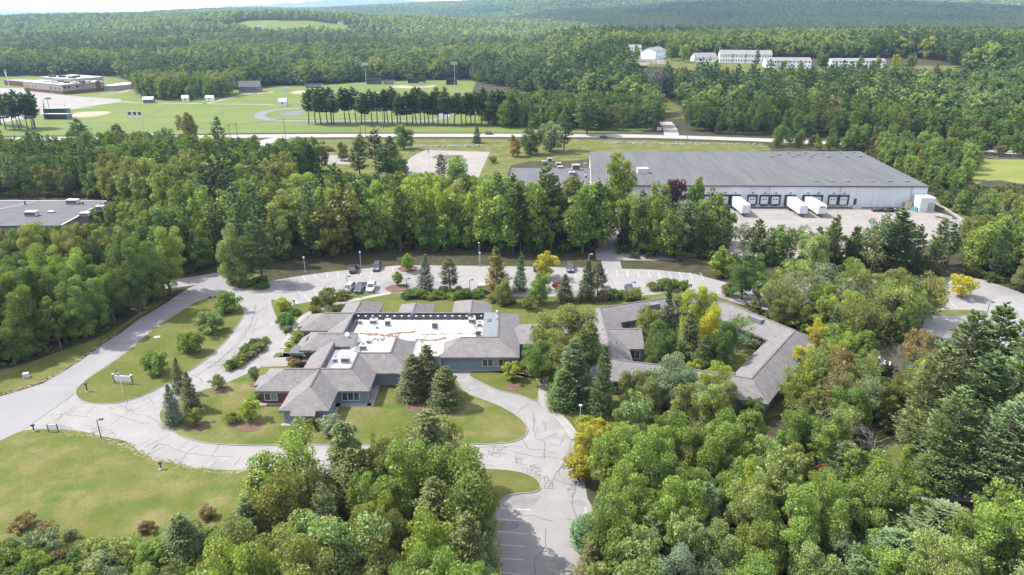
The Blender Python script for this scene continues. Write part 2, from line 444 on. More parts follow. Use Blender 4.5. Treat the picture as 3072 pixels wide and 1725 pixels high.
new_road = sheet('access_road', [(-89.02,107.43),(-87.03,109.17),(-84.43,112.04),(-83.36,116.59),(-82.6,121.45),(-82.38,128.48),(-81.58,132.74),(-81.28,140.93),(-80.17,145.93),(-79.44,151.24),(-79,155.47),(-78.36,159.52),(-76.9,162.83),(-75.93,169.11),(-75.2,175.83),(-72.85,174.58),(-71.36,169.11),(-69.71,162.01),(-69.1,153.64),(-73.18,150.63),(-74.68,143.67),(-75.83,136.73),(-75.92,128.02),(-76.25,121.03),(-77.22,116.19),(-77.49,111.49),(-76.95,109.17),(-76.43,108.12),(-77.31,102.18),(-78.09,96.45),(-79.74,93.73),(-84.09,86.43),(-97.13,101.82)], Z_NEW, M['asphalt_new'], label='smooth grey access road running diagonally past the lawn')
side_road = ribbon(smooth_line([(-72.37,169.11),(-78.2,164.79),(-84.87,162.01),(-92.46,159.58),(-104.22,154.9),(-117.33,149.26),(-128.37,145.77)]), 6.5, Z_ROAD - .008).build('side_road', M['asphalt'])
tag(side_road, 'side road leading left under the trees', kind='structure')

KERBS = []
def lawn(name, poly, label, mat='lawn', kerb=True, closed=True, z=Z_LAWN, smooth=2):
    p = smooth_line([q[:2] for q in poly], True, smooth) if smooth else [q[:2] for q in poly]
    o = sheet(name, p, z, M[mat], label=label, thick=z + .04)
    if kerb:
        k = ribbon(p, .13, -.02, z + .035, True).build('kerb', M['kerb'], o)
    return o

lawn('lawn', [(-70.84,153.39),(-73.06,150.33),(-74.56,143.39),(-75.71,136.47),(-75.81,127.79),(-76.14,120.82),(-77.11,116),(-77.38,111.31),(-76.95,109.17),(-75.69,107.43),(-74.22,106.08),(-72.33,105.15),(-70.28,104.82),(-67.33,105.01),(-65.48,106.41),(-63.54,108.47),(-62.61,110.59),(-61.09,113.15),(-60.03,116.59),(-58.93,120.83),(-58.41,125.24),(-58.13,130.28),(-58.56,136.8),(-58.86,141.86),(-59.95,145.14),(-62.8,150.3),(-67.21,154.85),(-69.1,154.33)], 'teardrop lawn with a row of round shrubs and a sign', 'lawn')
lawn('lawn', [(-71.13,163.16),(-71.92,167.87),(-72.01,171.15),(-69.37,171.71),(-64.47,168.41),(-60.33,163.67),(-58.61,159.65),(-58.74,158.18),(-60.81,157.51),(-63.51,158.18),(-66.77,159.35),(-69.5,160.93)], 'small tree island at the parking lot entrance', 'lawn')
lawn('planting_bed', [(-49.32,129.59),(-48.72,127.55),(-48.91,125.44),(-49.21,122.87),(-50.06,120.4),(-50.87,118.71),(-51.89,116.6),(-53.15,116.84),(-53.14,118.12),(-52.8,120.22),(-52.68,123),(-52.61,126.89),(-52.01,129.45),(-50.98,130.84)], 'long planting bed island full of low shrubs', 'mulch')
lawn('lawn', [(-57.35,99.13),(-54.31,96.54),(-52.39,95.07),(-49.52,93.73),(-46.03,92.76),(-39.38,92.33),(-29.92,92.65),(-17.64,92.65),(-5.37,92.76),(-1.08,92.97),(1.4,93.95),(2.49,95.86),(2.41,98.17),(0.82,101.2),(-2.19,104.38),(-6.03,107.04),(-8.51,109.11),(-9.72,112.42),(-10.84,115.74),(-28.8,117.3),(-46.25,125.67),(-46.3,121.36),(-47.53,117.3),(-49.98,114.21),(-51.87,111.54),(-55.14,109.11),(-58.5,105.7),(-59.04,102.45)], 'dry lawn wrapping the front of the office building', 'dry_lawn')
lawn('lawn', [(-8.46,115.28),(-5.19,111.98),(-2.42,109.39),(0.03,108.42),(1.77,107.59),(3.32,106.23),(4.54,105.7),(5.26,113.91),(0.18,116.51),(-6.52,117.62)], 'small lawn between the drive and the concrete walk', 'lawn')
lawn('lawn', [(-16.56,85.47),(-10.87,86.24),(-5.09,86.53),(-1.01,86.24),(1.87,85.47),(3.55,84.07),(4.11,82.25),(3.68,81.1),(0.69,80.67),(-1.4,80.06),(-2.21,77.15),(-2.62,72.88),(-4.08,64.72),(-4.69,58.9),(-16.9,58.9)], 'small lawn beside the lower parking lot', 'lawn')
lawn('lawn', [(-82.68,89.26),(-79.66,93.61),(-78.9,95.28),(-78.13,96.51),(-75.66,97.12),(-69.03,96.66),(-64.05,94.73),(-59.72,93.7),(-56.43,90.49),(-54.43,89.46),(-50.87,88.2),(-47.39,86.97),(-43.45,86.24),(-39.15,86),(-33.95,85.85),(-26.92,85.47),(-20.39,58.9),(-62.7,58.9)], 'large sunny lawn in the lower left corner', 'dry_lawn', kerb=False)
lawn('lawn', [(-56.25,151.82),(-55.47,152.28),(-52.59,148.98),(-50.65,148.11),(-48.11,149.77),(-46.32,150.66),(-39.53,155.23),(-31.92,156.45),(-30.91,155.7),(-23.57,156.64),(-16.63,154.15),(1.17,153.64),(15.21,153.89),(33.03,154.15),(38.53,157.99),(48.96,154.15),(52.37,146.92),(59.16,136.09),(64.09,127.82),(53.94,107.04),(39.37,98.17),(19.7,95.86),(10.7,92.54),(9.72,95.63),(7.55,101.32),(6.03,105.43),(6.54,113.46),(-9.53,118.09),(-28.8,117.3),(-39.43,118.09),(-41.64,118.42),(-45.97,121.63),(-44.69,123),(-45.6,128.91),(-46.27,130.98),(-49.2,136.8),(-52.41,143.08)], 'lawn around the two office buildings', 'lawn', kerb=False)
tag(ribbon(smooth_line([(-44.69,123),(-45.55,128.77),(-46.27,130.98),(-49.2,136.8),(-52.41,143.08),(-56.13,151.46),(-55.47,152.28),(-52.59,148.98),(-50.65,148.11),(-48.11,149.77),(-46.32,150.66),(-39.53,155.23),(-31.92,156.45)]), .13, .02, .135).build('kerb_line', M['kerb']), 'pale kerb along the entrance drive and the stalls', kind='structure')
lawn('verge', [(-96.21,110.23),(-89.72,108.47),(-87.61,110.05),(-85.18,112.96),(-83.95,117.57),(-83.2,122.5),(-83.08,129.4),(-82.3,133.72),(-82.04,142.02),(-80.93,147.08),(-80.23,152.46),(-83.48,150.03),(-82.92,139.86),(-84.22,134.21),(-85.71,129.4),(-88.6,125.76),(-92.38,119.38),(-99.11,114.27)], 'grass verge along the left side of the access road', 'dry_lawn', kerb=False, z=.05)
for pts, w in (([(-92.84,107.95),(-89.43,108.05),(-87.36,109.66),(-84.77,112.59),(-83.69,117.14),(-82.94,122.04),(-82.88,129.03),(-82.04,133.23)], .8), ([(-72.98,150.15),(-74.44,143.12),(-75.59,136.22),(-75.65,127.47),(-75.99,120.53),(-76.96,115.73)], .45), ([(-71.79,95.99),(-66.73,95.42),(-61.77,93.48),(-58.79,91.86),(-56.2,90.03),(-54.27,89.13),(-50.72,87.88),(-47.28,86.72),(-43.35,86),(-39.07,85.76)], 1.1)):
    sp_, sm = smooth_line(pts), MB()
    for i_ in range(len(sp_) - 1):
        for _ in range(max(2, int(math.dist(sp_[i_], sp_[i_ + 1]) * 9))):
            t_ = RNG.random(); x_ = sp_[i_][0] + (sp_[i_ + 1][0] - sp_[i_][0]) * t_; y_ = sp_[i_][1] + (sp_[i_ + 1][1] - sp_[i_][1]) * t_
            s_ = RNG.uniform(.06, .3); an_ = RNG.random() * 6.28; ox, oy = RNG.gauss(0, w * .33), RNG.gauss(0, w * .33)
            sm.add([(x_ + ox + s_ * (1 + .5 * math.sin(3 * q)) * math.cos(an_ + q), y_ + oy + s_ * .7 * math.sin(an_ + q), (.112 if w != .8 else .056) + RNG.random() * .012) for q in (0, 1.2, 2.4, 3.6, 4.9)], [(0, 1, 2, 3, 4)])
    o = sm.build('sandy_edge', M['verge'])
    tag(o, 'bare sandy soil along the road edge', kind='stuff')
MULCH = []
def mulch_ring(x, y, r, lab):
    n = 14
    p = [(x + r * (1 + .12 * math.sin(k * 2.3 + x)) * math.cos(2 * math.pi * k / n), y + r * .9 * (1 + .12 * math.cos(k * 1.7 + y)) * math.sin(2 * math.pi * k / n)) for k in range(n)]
    tag(sheet('mulch_bed', smooth_line(p, True, 1), .125, M['mulch'], thick=.03), lab, kind='structure')

# walks
walk = ribbon(smooth_line([(-45.32,126.22),(-45.67,130.14),(-46.13,135.9),(-45.97,140.9),(-44.92,144.14),(-43.02,147),(-39.34,149.77),(-36.37,151.73),(-32.7,154.02),(-28.88,156.07)]), 1.5, .06, .13).build('path', M['walk'])
tag(walk, 'concrete path curving past the entrance wing to the parking lot', kind='structure')
tag(sheet('entrance_apron', [(-46.97,118.24),(-46.96,122.06),(-43.06,122.31),(-42.36,118.59)], .132, M['concrete'], thick=.1), 'pale concrete apron before the main entrance', kind='structure')
tag(ribbon(smooth_line([(6.47,114.97),(5.92,112.42),(5.36,109.11),(5.31,106.23),(5.71,104.38),(7.42,101.32),(8.79,98.41),(9.99,94.29)]), 1.6, .06, .128).build('path', M['walk']), 'worn asphalt path from the drive to the link between buildings', kind='structure')
tag(ribbon(smooth_line([(5.07,105.43),(6.94,102.33),(8.6,99.37),(9.94,95.18),(10.34,92.01)]), .25, .02, .15).build('kerb_line', M['kerb']), 'pale kerb along the right side of the drive', kind='structure')

# stall lines
def lines(name, segs, label, w=.13, parent=pavement):
    for a, b in segs:
        ribbon([a, b], w, Z_MARK).build(name, M['paint'], parent)
top_row = [((-58.25,165.43), (-55.76,161.43)), ((-55.82,166.81), (-53.52,162.55)), ((-53.13,168.2), (-51.23,163.98)), ((-50.51,169.61), (-49,165.64)), ((-47.85,170.71), (-46.31,166.38)), ((-45.23,171.6), (-43.92,167.23)), ((-42.47,172.72), (-41.32,168.09)), ((-39.64,173.63), (-38.54,168.52)), ((-36.81,174.32), (-35.82,168.95)), ((-34.1,174.89), (-33.31,170.27)), ((-31.47,175.35), (-30.79,171.04))]
lines('stall_line', top_row, '')
lines('stall_line', [((-51.36,153.1), (-49.05,149.42)), ((-49.19,154.95), (-46.74,150.84)), ((-48.46,159.55), (-46.04,154.85)), ((-35.76,160.93), (-35.11,156.45)), ((-33.27,161.64), (-32.44,157.03)), ((-38.33,160.34), (-37.76,156.07))], '')
lines('stall_line', [((24.47,172.23), (24.25,169.82)), ((27.06,172.08), (26.67,167.4)), ((29.87,172), (29.42,167.25)), ((32.55,171.85), (32.1,166.89)), ((35.11,171.32), (34.8,166.53)), ((37.7,171.02), (37.39,166.03)), ((40.29,170.87), (40.03,165.6)), ((42.95,170.72), (42.67,165.46)), ((45.65,170.72), (45.29,165.46)), ((48.43,170.57), (47.98,165.24))], '')
lines('stall_line', [((16.53,172.08), (16.09,166.89)), ((13.74,172.84), (13.4,167.25)), ((24.38,160.19), (23.74,154.46)), ((26.68,158.86), (26.26,154.02)), ((29.28,158.52), (28.95,153.58))], '')
lines('stall_line', [((-2.16,77.79), (2.38,77.32)), ((-2.31,75.52), (2.15,75.03)), ((-2.57,73.22), (1.91,72.66)), ((-2.95,70.9), (1.62,70.35)), ((-3.18,68.46), (1.31,68.06)), ((-3.46,66.21), (1.06,65.73)), ((-3.71,63.83), (0.81,63.37)), ((-4.01,61.45), (0.56,61.02)), ((9.93,77.83), (8.94,69.27)), ((8.87,69.27), (9.82,69.21)), ((8.65,66.96), (9.7,66.9))], '', .15)
lines('stall_line', [((99.61,155.6), (97.93,146.5)), ((101.35,152.46), (100.4,146.5)), ((102.85,158.86), (102.44,155.6)), ((111.65,151.85), (116.78,151.54)), ((110.84,149.13), (114.36,148.25)), ((105.16,159.52), (105.22,157.54))], '', .15)

# darker repairs and stains of the lower lot and the loop
for pp in ([(-0.83,80.57),(1.65,80.57),(4,80.75),(3.67,79.29),(2.42,78.04),(0.8,77.42),(-1.07,77.63)], [(7.64,79.5),(10.07,79.29),(9.88,78.04),(8.64,78.45),(7.84,78.66)], [(-1.57,75.23),(0.78,75.13),(1.16,74.07),(-0.26,73.31),(-1.67,73.5)], [(-74.76,96.45),(-74.44,98.8),(-70.19,97.61),(-70.48,96.45)], [(-56.43,161.64),(-53.84,162.65),(-50.84,159.65),(-52.28,157.22),(-54.68,158.18)]):
    sheet('asphalt_patch', smooth_line(pp, True, 1), Z_ROAD + .005, M['asphalt_dark'], pavement)
# sealed cracks: traced seams plus crack networks
cr = MB()
def crack(pts, w=.075, jit=.12, step=.7):
    out = [pts[0]]
    for a, b in zip(pts[:-1], pts[1:]):
        n = max(1, int(math.dist(a, b) / step))
        for i in range(1, n + 1):
            t = i / n
            j = jit if i < n else jit * .3
            out.append((a[0] + (b[0] - a[0]) * t + RNG.gauss(0, j), a[1] + (b[1] - a[1]) * t + RNG.gauss(0, j)))
    r = ribbon(out, w, Z_MARK - .002 + .0002 * (len(cr.v) % 7))
    cr.add(r.v, r.f)
for pts in ([(-54.93,91.46),(-54.62,93.07),(-52.65,92.13),(-49.37,90.54),(-45.09,89.64),(-41.65,89.26)], [(-49.34,87.75),(-49.39,89.9),(-49.04,91.2),(-48.55,92.39)], [(-44.22,86.53),(-44.09,88.25),(-43.92,89.13)], [(-45.21,89.77),(-45.22,91.33),(-45.13,92.66)], [(-40.85,87.26),(-40.75,89.64)], [(-57.57,92.8),(-56.67,93.48),(-56.01,94.72)], [(-56.41,91.99),(-55.43,93.48),(-54.14,95.42)], [(-54.86,91.46),(-54.58,92.66)], [(-55,90.03),(-53.41,92.13)], [(-50.89,91.59),(-50.42,93.89)],
            [(-37.24,90.41),(-37.22,91.99)], [(-35.97,89.26),(-35.71,91.07),(-35.89,92.39)], [(-34.33,89.26),(-34.38,90.94),(-34.51,92.39)], [(-32.83,90.03),(-33.09,92.53)],
            [(-75.48,97.61),(-74.55,100.62),(-74.12,104.42)], [(-76.57,101.24),(-74.78,101.55),(-71.95,101.24),(-69.63,100.62)], [(-74.26,98.5),(-74.41,100.93),(-75.01,102.49),(-73.64,101.86)], [(-73.44,101.24),(-73.58,103.77),(-72.58,104.1)], [(-70.64,101.55),(-70.7,103.13),(-70.74,104.42)], [(-68.19,103.77),(-66.85,103.13)], [(-66.85,104.42),(-63.51,102.49),(-59.78,100.62),(-57.43,99.1)], [(-66.84,101.86),(-63.88,100.62),(-60.2,98.8),(-58.91,98.8)], [(-64.89,98.8),(-64.2,101.24),(-63.99,103.45)], [(-64.67,102.81),(-65.5,104.1),(-66,105.74)], [(-63.39,107.43),(-61.57,105.41),(-60.91,104.75)], [(-63.51,102.49),(-62.98,103.77),(-62.08,105.41)],
            [(-58.78,149.42),(-57.19,144.72),(-56.12,138.33),(-55.59,130.28),(-55.77,123.63),(-56.76,117.53)], [(-60.58,145.98),(-58.38,147.25),(-54.91,146.83)], [(-58.9,143.08),(-56.53,144.72),(-55.66,148.11),(-58.08,153.46)], [(-58.47,132.4),(-57,136.8),(-54.39,138.33)], [(-55.03,133.84),(-52.94,136.8),(-52.43,139.1)], [(-53.46,132.4),(-54.75,136.8),(-55.76,141.46)], [(-55.41,149.42),(-51.37,149.42),(-50.07,154.39),(-51.92,157.22),(-54.66,161.13)], [(-49.3,151.64),(-51.3,156.26)], [(-48.39,159.15),(-45.23,154.39),(-43.17,151.64)], [(-59.64,120.52),(-58.96,123),(-59.37,126.22)], [(-55.21,116.37),(-53.7,121.13),(-54.95,126.89)], [(-57.55,118.12),(-54.97,119.31),(-53.25,123),(-50.87,129.59)],
            [(-72.2,153.46),(-71.67,159.15),(-71.06,163.16)], [(-44.79,164.19),(-45.61,160.14),(-43.13,157.22)], [(-37.74,167.34),(-35.83,163.16),(-35.61,160.14)],
            [(-59.88,115.81),(-56.7,113.9),(-55.79,111.67)], [(-58.11,114.65),(-57.18,117.77),(-55.88,122.71),(-55.07,128.48),(-55.68,137.24),(-58.18,147.08)], [(-57.12,118.57),(-56.43,117.77)], [(-58.56,119.79),(-56.04,120.61),(-53.87,121.45)], [(-53.77,116.19),(-52.24,118.57)],
            [(24.73,167.61),(24.74,161.97)], [(28.73,169.08),(28.55,166.17),(29.5,165.81)], [(30.17,166.89),(34.08,170.57),(33.05,172.08)], [(34.32,166.89),(34.92,164.04),(34.4,159.93)], [(26.91,170.57),(28.96,170.57)], [(34.55,164.75),(32.82,163.35)], [(47.05,164.04),(46.51,159.93)],
            [(0.5,101.55),(2.19,104.1),(2.81,105.08)], [(3.65,101.86),(3.74,99.4),(3.8,98.8)], [(5.06,100),(5.46,97.91),(5.24,96.45)], [(3.53,100.62),(3.41,96.28)], [(2.28,99.7),(2.15,97.03),(2.61,96.28)], [(4,97.61),(4.12,96.28)], [(-8.68,110.23),(-7.4,109.52),(-5.66,109.87),(-4.65,111.13)], [(-8.04,108.47),(-7.25,109.87)],
            [(0,90.8),(1.81,90.28),(3.59,89.51),(5.97,89.39),(7.87,88.75)], [(9.31,93.75),(8.45,90.54),(7.58,87.75),(6.34,85.33),(5.18,82.34)], [(7.65,87.75),(8.55,87.88)], [(7.58,87.75),(6.83,86.29),(6.88,84.86),(7.63,83.24)], [(1.11,96.28),(2.01,93.2),(2.44,91.59),(4.56,91.33),(6.62,90.28)], [(3.65,96.56),(3.74,94.3),(4.97,94.03)], [(5.14,94.3),(6.28,95.14),(7.27,95.99)], [(4.35,94.03),(5.11,93.48),(4.86,91.33),(4.91,89)], [(8.25,80.36),(8.2,78.04),(8.47,76.41),(8.5,75.23)], [(0.66,76.41),(2.9,76.21),(3.81,75.62),(5.48,75.03)], [(7.14,75.42),(8.5,75.33)], [(4.31,73.69),(3.96,70.05),(2.67,67.99),(2.72,65.61)], [(0,92.39),(1.53,92.13)], [(6.01,92.93),(7.05,92.39),(8.45,94.86)], [(-6.71,91.59),(-3.69,92.39),(-0.17,92.13)], [(-5.51,88.75),(-5.19,91.59)], [(-6.35,90.54),(-4.38,90.28),(-3.6,89.51)], [(-4.71,87.51),(-2.5,86.77)], [(5.84,84.16),(7.33,83.01),(9,82.79)], [(7.98,84.16),(8.69,84.16),(9.04,83.24)]):
    crack(pts)
def network(poly, step, w=.07):
    """Alligator cracking: jittered honeycomb edges inside a patch."""
    x0, x1 = min(p[0] for p in poly), max(p[0] for p in poly)
    y0, y1 = min(p[1] for p in poly), max(p[1] for p in poly)
    pts = {}
    nx, ny = int((x1 - x0) / step) + 2, int((y1 - y0) / step) + 2
    for i in range(nx):
        for j in range(ny):
            pts[i, j] = (x0 + (i + (.5 if j % 2 else 0)) * step + RNG.uniform(-.35, .35) * step, y0 + j * step + RNG.uniform(-.35, .35) * step)
    for (i, j), p in pts.items():
        for d in ((1, 0), (0, 1)):
            q = pts.get((i + d[0], j + d[1]))
            if q and inside(p, poly) and inside(q, poly) and RNG.random() < .72: crack([p, q], w, .04, .35)
network([(0,91.07),(0.9,90.03),(2.21,87.75),(3.83,87.75),(4.89,85.1),(5.96,83.7),(6.14,81.89),(4.58,81.45),(3.64,82.34),(2.99,84.16),(1.74,86.05),(0.29,87.75)], .55)
network([(7.28,82.34),(7.94,83.7),(9.12,84.16),(9.24,82.34),(8.8,80.36),(8.2,79.71),(7.61,81.01)], .5)
network([(-4.31,92.39),(-0.78,92.66),(-0.17,90.28),(-1.35,89),(-3.6,89.51)], .6)
network([(4.07,90.54),(5.43,90.54),(5.33,88.5),(4.15,88.5)], .55)
network([(-69.87,97.61),(-68.61,98.8),(-65.87,98.2),(-62.54,96.45),(-61.05,94.73),(-59.42,92.76),(-62.01,94.18),(-66.99,96.43)], .7)
cs = cr.build('crack_sealant', M['sealant'], pavement)
cs['kind'] = 'stuff'
ac = MB(); keep = cr; cr = ac
crack([(-77.28,111.13),(-76.96,115.73),(-75.99,120.53),(-75.65,127.47)], .12); crack([(-83.67,111.38),(-77.74,111.31)], .06)
crack([(-78.17,96.57),(-77.39,102.3),(-76.51,108.26)], .14)
ac.build('crack_sealant', M['sealant'], new_road)['kind'] = 'stuff'
cr = keep

# ---------------------------------------------------------------- wider surroundings: roads, lots, fields
main_road = smooth_line([(-332.29,374.01),(-272.93,379.09),(-200.01,381.67),(-157.23,386.95),(-106.05,389.64),(-19.1,390.99),(46.23,389.64),(80.5,386.95),(133.86,375.27),(166.4,365.43),(199.97,351.55),(232.57,340.72),(281.98,330.49)], n=2)
tag(ribbon(main_road, 11.0, .03).build('main_road', M['pale_road']), 'pale main road crossing behind the buildings', kind='structure')
tag(ribbon(smooth_line([(86.43,384.29),(92.2,417.05),(94.46,443.12),(96.73,472.47),(101.12,503.54),(105.75,533.8)]), 8.0, .045).build('branch_road', M['pale_road']), 'side road entering the woods from the main road', kind='structure')
tag(ribbon(smooth_line([(-121.46,382.98),(-127.56,375.27),(-128.75,363.05),(-126.38,347.14),(-121.19,327.53)]), 9.0, .04).build('entrance_drive', M['pale_road']), 'entrance drive curving down from the main road', kind='structure')
lawn('lawn', [(-323.14,363.05),(-265.32,367.84),(-152.76,375.27),(-135.96,375.27),(-18.55,379.09),(44.9,377.81),(130.16,364.23),(125.39,338.62),(38.62,338.62),(34.63,318.02),(0.45,318.02),(-2.81,280.9),(-10.82,280.9),(-45.02,273.72),(-68.6,288.44),(-97.53,311.67),(-119.71,327.53),(-132.65,322.71),(-222.56,304.68),(-274.42,304.68)], 'sloping grass between the main road and the warehouse', 'dry_lawn', kerb=False, z=.015, smooth=1)
tag(sheet('parking_lot', [(-42.33,346.05),(-10.65,340.72),(-12.99,294.74),(-13.39,284.63),(-40.77,279.44),(-45.39,291.56),(-47.4,318.02),(-46.63,328.51)], .03, M['concrete']), 'pale parking lot in front of the low warehouse office', kind='structure')
tag(sheet('parking_lot', [(-97.53,311.67),(-98.7,334.51),(-84.09,332.49),(-75.34,327.53),(-71.75,310.78)], .03, M['concrete']), 'small pale lot beside the bushes near the entrance drive', kind='structure')
isl = sheet('lot_island', [(-37.09,325.43),(-36.03,330.83),(-23.98,332.33),(-22.65,329.84),(-23.09,325.91),(-35.43,324.95)], .14, M['mulch'], thick=.14); tag(isl, 'long mulch island in the pale parking lot', kind='structure')
yard = sheet('loading_yard', [(26.41,236.86),(70.17,236.33),(141.47,235.26),(145.66,218.82),(129.96,199.11),(99.04,182.36),(60.36,180.02),(22.8,180.02)], .03, M['concrete'], label='bright concrete loading yard before the warehouse')
tag(ribbon([(28.91,199.9),(26.89,185.09),(26.21,173.34)], 5, .045).build('connecting_drive', M['asphalt_new']), 'short dark drive joining the lot and the loading yard', kind='structure')
tag(ribbon([(148.73,241.05),(144.85,218.75)], .8, .02, .5).build('retaining_wall', M['walk']), 'low pale wall edging the loading yard', kind='structure')
lawn('lawn', [(148.88,249.67),(147.95,239.67),(146.42,230.37),(145.08,217.01),(154.91,227.83),(152.27,246.74),(153.65,255.74)], 'strip of grass beside the warehouse corner', 'lawn', kerb=False, z=.05, smooth=1)
lawn('meadow', [(206.28,320.82),(217.44,322.71),(272.06,318.02),(231.38,266.87),(199.41,270.26),(194.43,280.9),(177.12,268.22)], 'bright yellow green meadow beyond the warehouse', 'meadow', kerb=False, z=.05, smooth=1)
tag(sheet('back_lot', [(-302.78,363.05),(-262.07,363.05),(-247.59,359.52),(-201.29,338.62),(-192.5,320.82),(-220.78,323.67),(-246.24,339.67),(-278.88,332.49)], .03, M['concrete']), 'pale paved yard seen between the pines at left', kind='structure')
lawn('lawn', [(93.86,145.25),(95.52,145.81),(106.15,145.64),(105.07,143.39),(102.64,142.84),(92.44,142.29)], 'dry grass island in the far parking lot', 'dry_lawn', z=.12)
lawn('lawn', [(99.66,141.91),(100.82,142.02),(100.42,137.5),(99.41,136.22),(99.3,138.8)], 'narrow grass divider in the far parking lot', 'dry_lawn', z=.12)
lawn('lawn', [(56.6,95.99),(58.62,96.56),(59.54,94.3),(59.53,91.86),(58.55,88.5),(56.92,86.77),(54.49,86.29),(53.01,87.75),(52.92,89.77),(54.37,91.59)], 'sunny grass clearing among the trees', 'dry_lawn', kerb=False, z=.05)
tag(ribbon(smooth_line([(42.73,82.52),(50.57,82.52),(56.36,81.81),(62.72,81.28),(71.13,80.93),(82.8,80.06)]), 4.6, .03).build('woodland_road', M['asphalt']), 'shaded road at the lower right under the pines', kind='structure')

# sports grounds
lawn('playing_field', [(-506.47,514.78),(-633.29,734.58),(-520.92,782.99),(-419.07,782.99),(-354.7,691.65),(-312.34,660.65),(-237.25,632.22),(-221.12,668.14),(-185.74,671.95),(-149.21,708.22),(-132.26,721.17),(-41.14,739.16),(-31.23,695.72),(7.65,622.16),(61.52,526.51),(88.56,453.71),(81.52,403.63),(47.31,399.33),(-108.9,400.75),(-161.42,397.92),(-204.61,390.99),(-280.08,389.64),(-383.82,384.29)], 'wide green school playing fields', 'field', kerb=False, z=.02, smooth=1)
tag(sheet('school_lot', [(-511.49,658.13),(-459,653.92),(-449.98,656.44),(-434.53,649.75),(-403.69,621.97),(-367.39,596.39),(-344.55,582.66),(-305.92,566.34),(-294.97,547.87),(-305.2,516.84),(-307.45,497.3),(-312.3,486.62),(-309.44,468.29),(-310.99,435.3),(-338.73,427.73)], .05, M['concrete']), 'huge pale parking lot beside the school', kind='structure')
tag(ribbon(smooth_line([(-300.88,553.89),(-283.41,541.96),(-265.16,539.06),(-223.05,536.18),(-173.72,530.52)]), 3.5, .045).build('field_path', M['concrete']), 'pale gravel path across the playing fields', kind='structure')
tag(ribbon(smooth_line([(-227.45,534.64),(-223.88,563.91),(-222.64,592.62),(-216.69,616.07),(-210.93,624.29)]), 3.5, .045).build('field_path', M['concrete']), 'gravel path leading to the grey barn', kind='structure')
tag(ribbon(smooth_line([(-338.8,596.39),(-335.07,603.49),(-331.63,614.45),(-332.8,632.02),(-336.84,641.57),(-346.73,651.41)]), 4.0, .045).build('field_path', M['concrete']), 'path looping out from the school lot', kind='structure')
tag(sheet('infield', smooth_line([(-288.45,466.09),(-295.78,479.59),(-293.1,486.62),(-287.02,492.39),(-274.5,492.39),(-270.19,486.62),(-268.28,475.01),(-274.15,463.91)], True, 1), .05, M['sand']), 'sandy softball infield beside the dugouts', kind='structure')
tag(sheet('infield', smooth_line([(-112.61,673.54),(-101.61,683.31),(-86.16,664.03),(-69.5,688.3),(-70.33,668.75),(-74.78,659.38),(-89.76,650.26),(-105.09,657.54)], True, 1), .05, M['sand']), 'sandy baseball infield on the far field', kind='structure')
tag(sheet('infield', smooth_line([(-186.51,608.06),(-187.73,632.72),(-177.82,634.43),(-172.86,616.07),(-176.25,604.13)], True, 1), .05, M['sand']), 'bare sandy patch near the grey barn', kind='structure')
tag(sheet('infield', smooth_line([(-212.65,604.13),(-215.53,620.15),(-204.63,625.96),(-201.95,620.15),(-208.98,608.06)], True, 1), .05, M['sand']), 'sandy yard in front of the grey barn', kind='structure')
def oval(cx, cy, rx, ry, n=40): return [(cx + rx * math.cos(2 * math.pi * k / n), cy + ry * math.sin(2 * math.pi * k / n)) for k in range(n)]
tc = (-137.11,471.59)
tr_pts = smooth_line([(-164.86,466.78),(-168.84,486.63),(-164.41,502.6),(-150.82,510.97),(-125.42,513.82),(-96.07,508.15),(-45.58,491.84),(-41.74,448.41),(-84.89,446.21),(-122.04,446.21),(-143.71,446.21),(-155.16,452.87)], True, 2)
trk = ribbon(tr_pts, 7.5, .05, None, True).build('running_track', M['track']); tag(trk, 'grey oval running track behind the row of pines', kind='structure')
for k in (-2.2, -.8, .8, 2.2):
    cx = sum(p[0] for p in tr_pts) / len(tr_pts); cyy = sum(p[1] for p in tr_pts) / len(tr_pts)
    s = [(p[0] + (p[0] - cx) / math.hypot(p[0] - cx, p[1] - cyy) * k, p[1] + (p[1] - cyy) / math.hypot(p[0] - cx, p[1] - cyy) * k) for p in tr_pts]
    ribbon(s, .18, .058, None, True).build('lane_line', M['paint'], trk)
tag(sheet('jump_apron', smooth_line([(-154.29,476.5),(-155.39,486.63),(-146.86,494.49),(-141.4,494.49),(-139.19,481.51),(-141.68,471.59),(-146.76,466.78)], True, 1), .055, M['track']), 'dark oval pad inside the running track', kind='structure')

# apartments' hillside, far field
def drape(name, poly, mat, label, off=.4):
    """Sheet following the terrain."""
    x0, x1 = min(p[0] for p in poly), max(p[0] for p in poly); y0, y1 = min(p[1] for p in poly), max(p[1] for p in poly)
    sx, sy = (x1 - x0) / 40, (y1 - y0) / 30
    v, f, idx = [], [], {}
    for i in range(41):
        for j in range(31):
            idx[i, j] = len(v); x, y = x0 + i * sx, y0 + j * sy
            v.append((x, y, terrain(x, y) + off))
    for i in range(40):
        for j in range(30):
            if inside((x0 + (i + .5) * sx, y0 + (j + .5) * sy), poly): f.append((idx[i, j], idx[i + 1, j], idx[i + 1, j + 1], idx[i, j + 1]))
    o = mesh_obj(name, v, f, M[mat], smooth=True); tag(o, label, kind='structure'); return o
apt_lawn = [p[:2] for p in [(106.27,699.94,23),(150.28,705.69,23),(164.19,662.03,22.2),(184.25,657.95,21.96),(231.95,653.76,21.69),(259.06,629.33,19.59),(323.2,633.36,19.99),(383.93,636.02,20.25),(364.5,601.49,16.39),(319.36,601.49,16.39),(251.83,593.75,15.4),(219.97,593.75,15.4),(196.48,589.91,14.89),(177.48,589.91,14.89),(156.78,609.33,17.36),(130.5,625.33,19.18),(102.03,636.02,20.25)]]
drape('hill_lawn', apt_lawn, 'dry_lawn', 'dry hillside lawn below the apartment row')
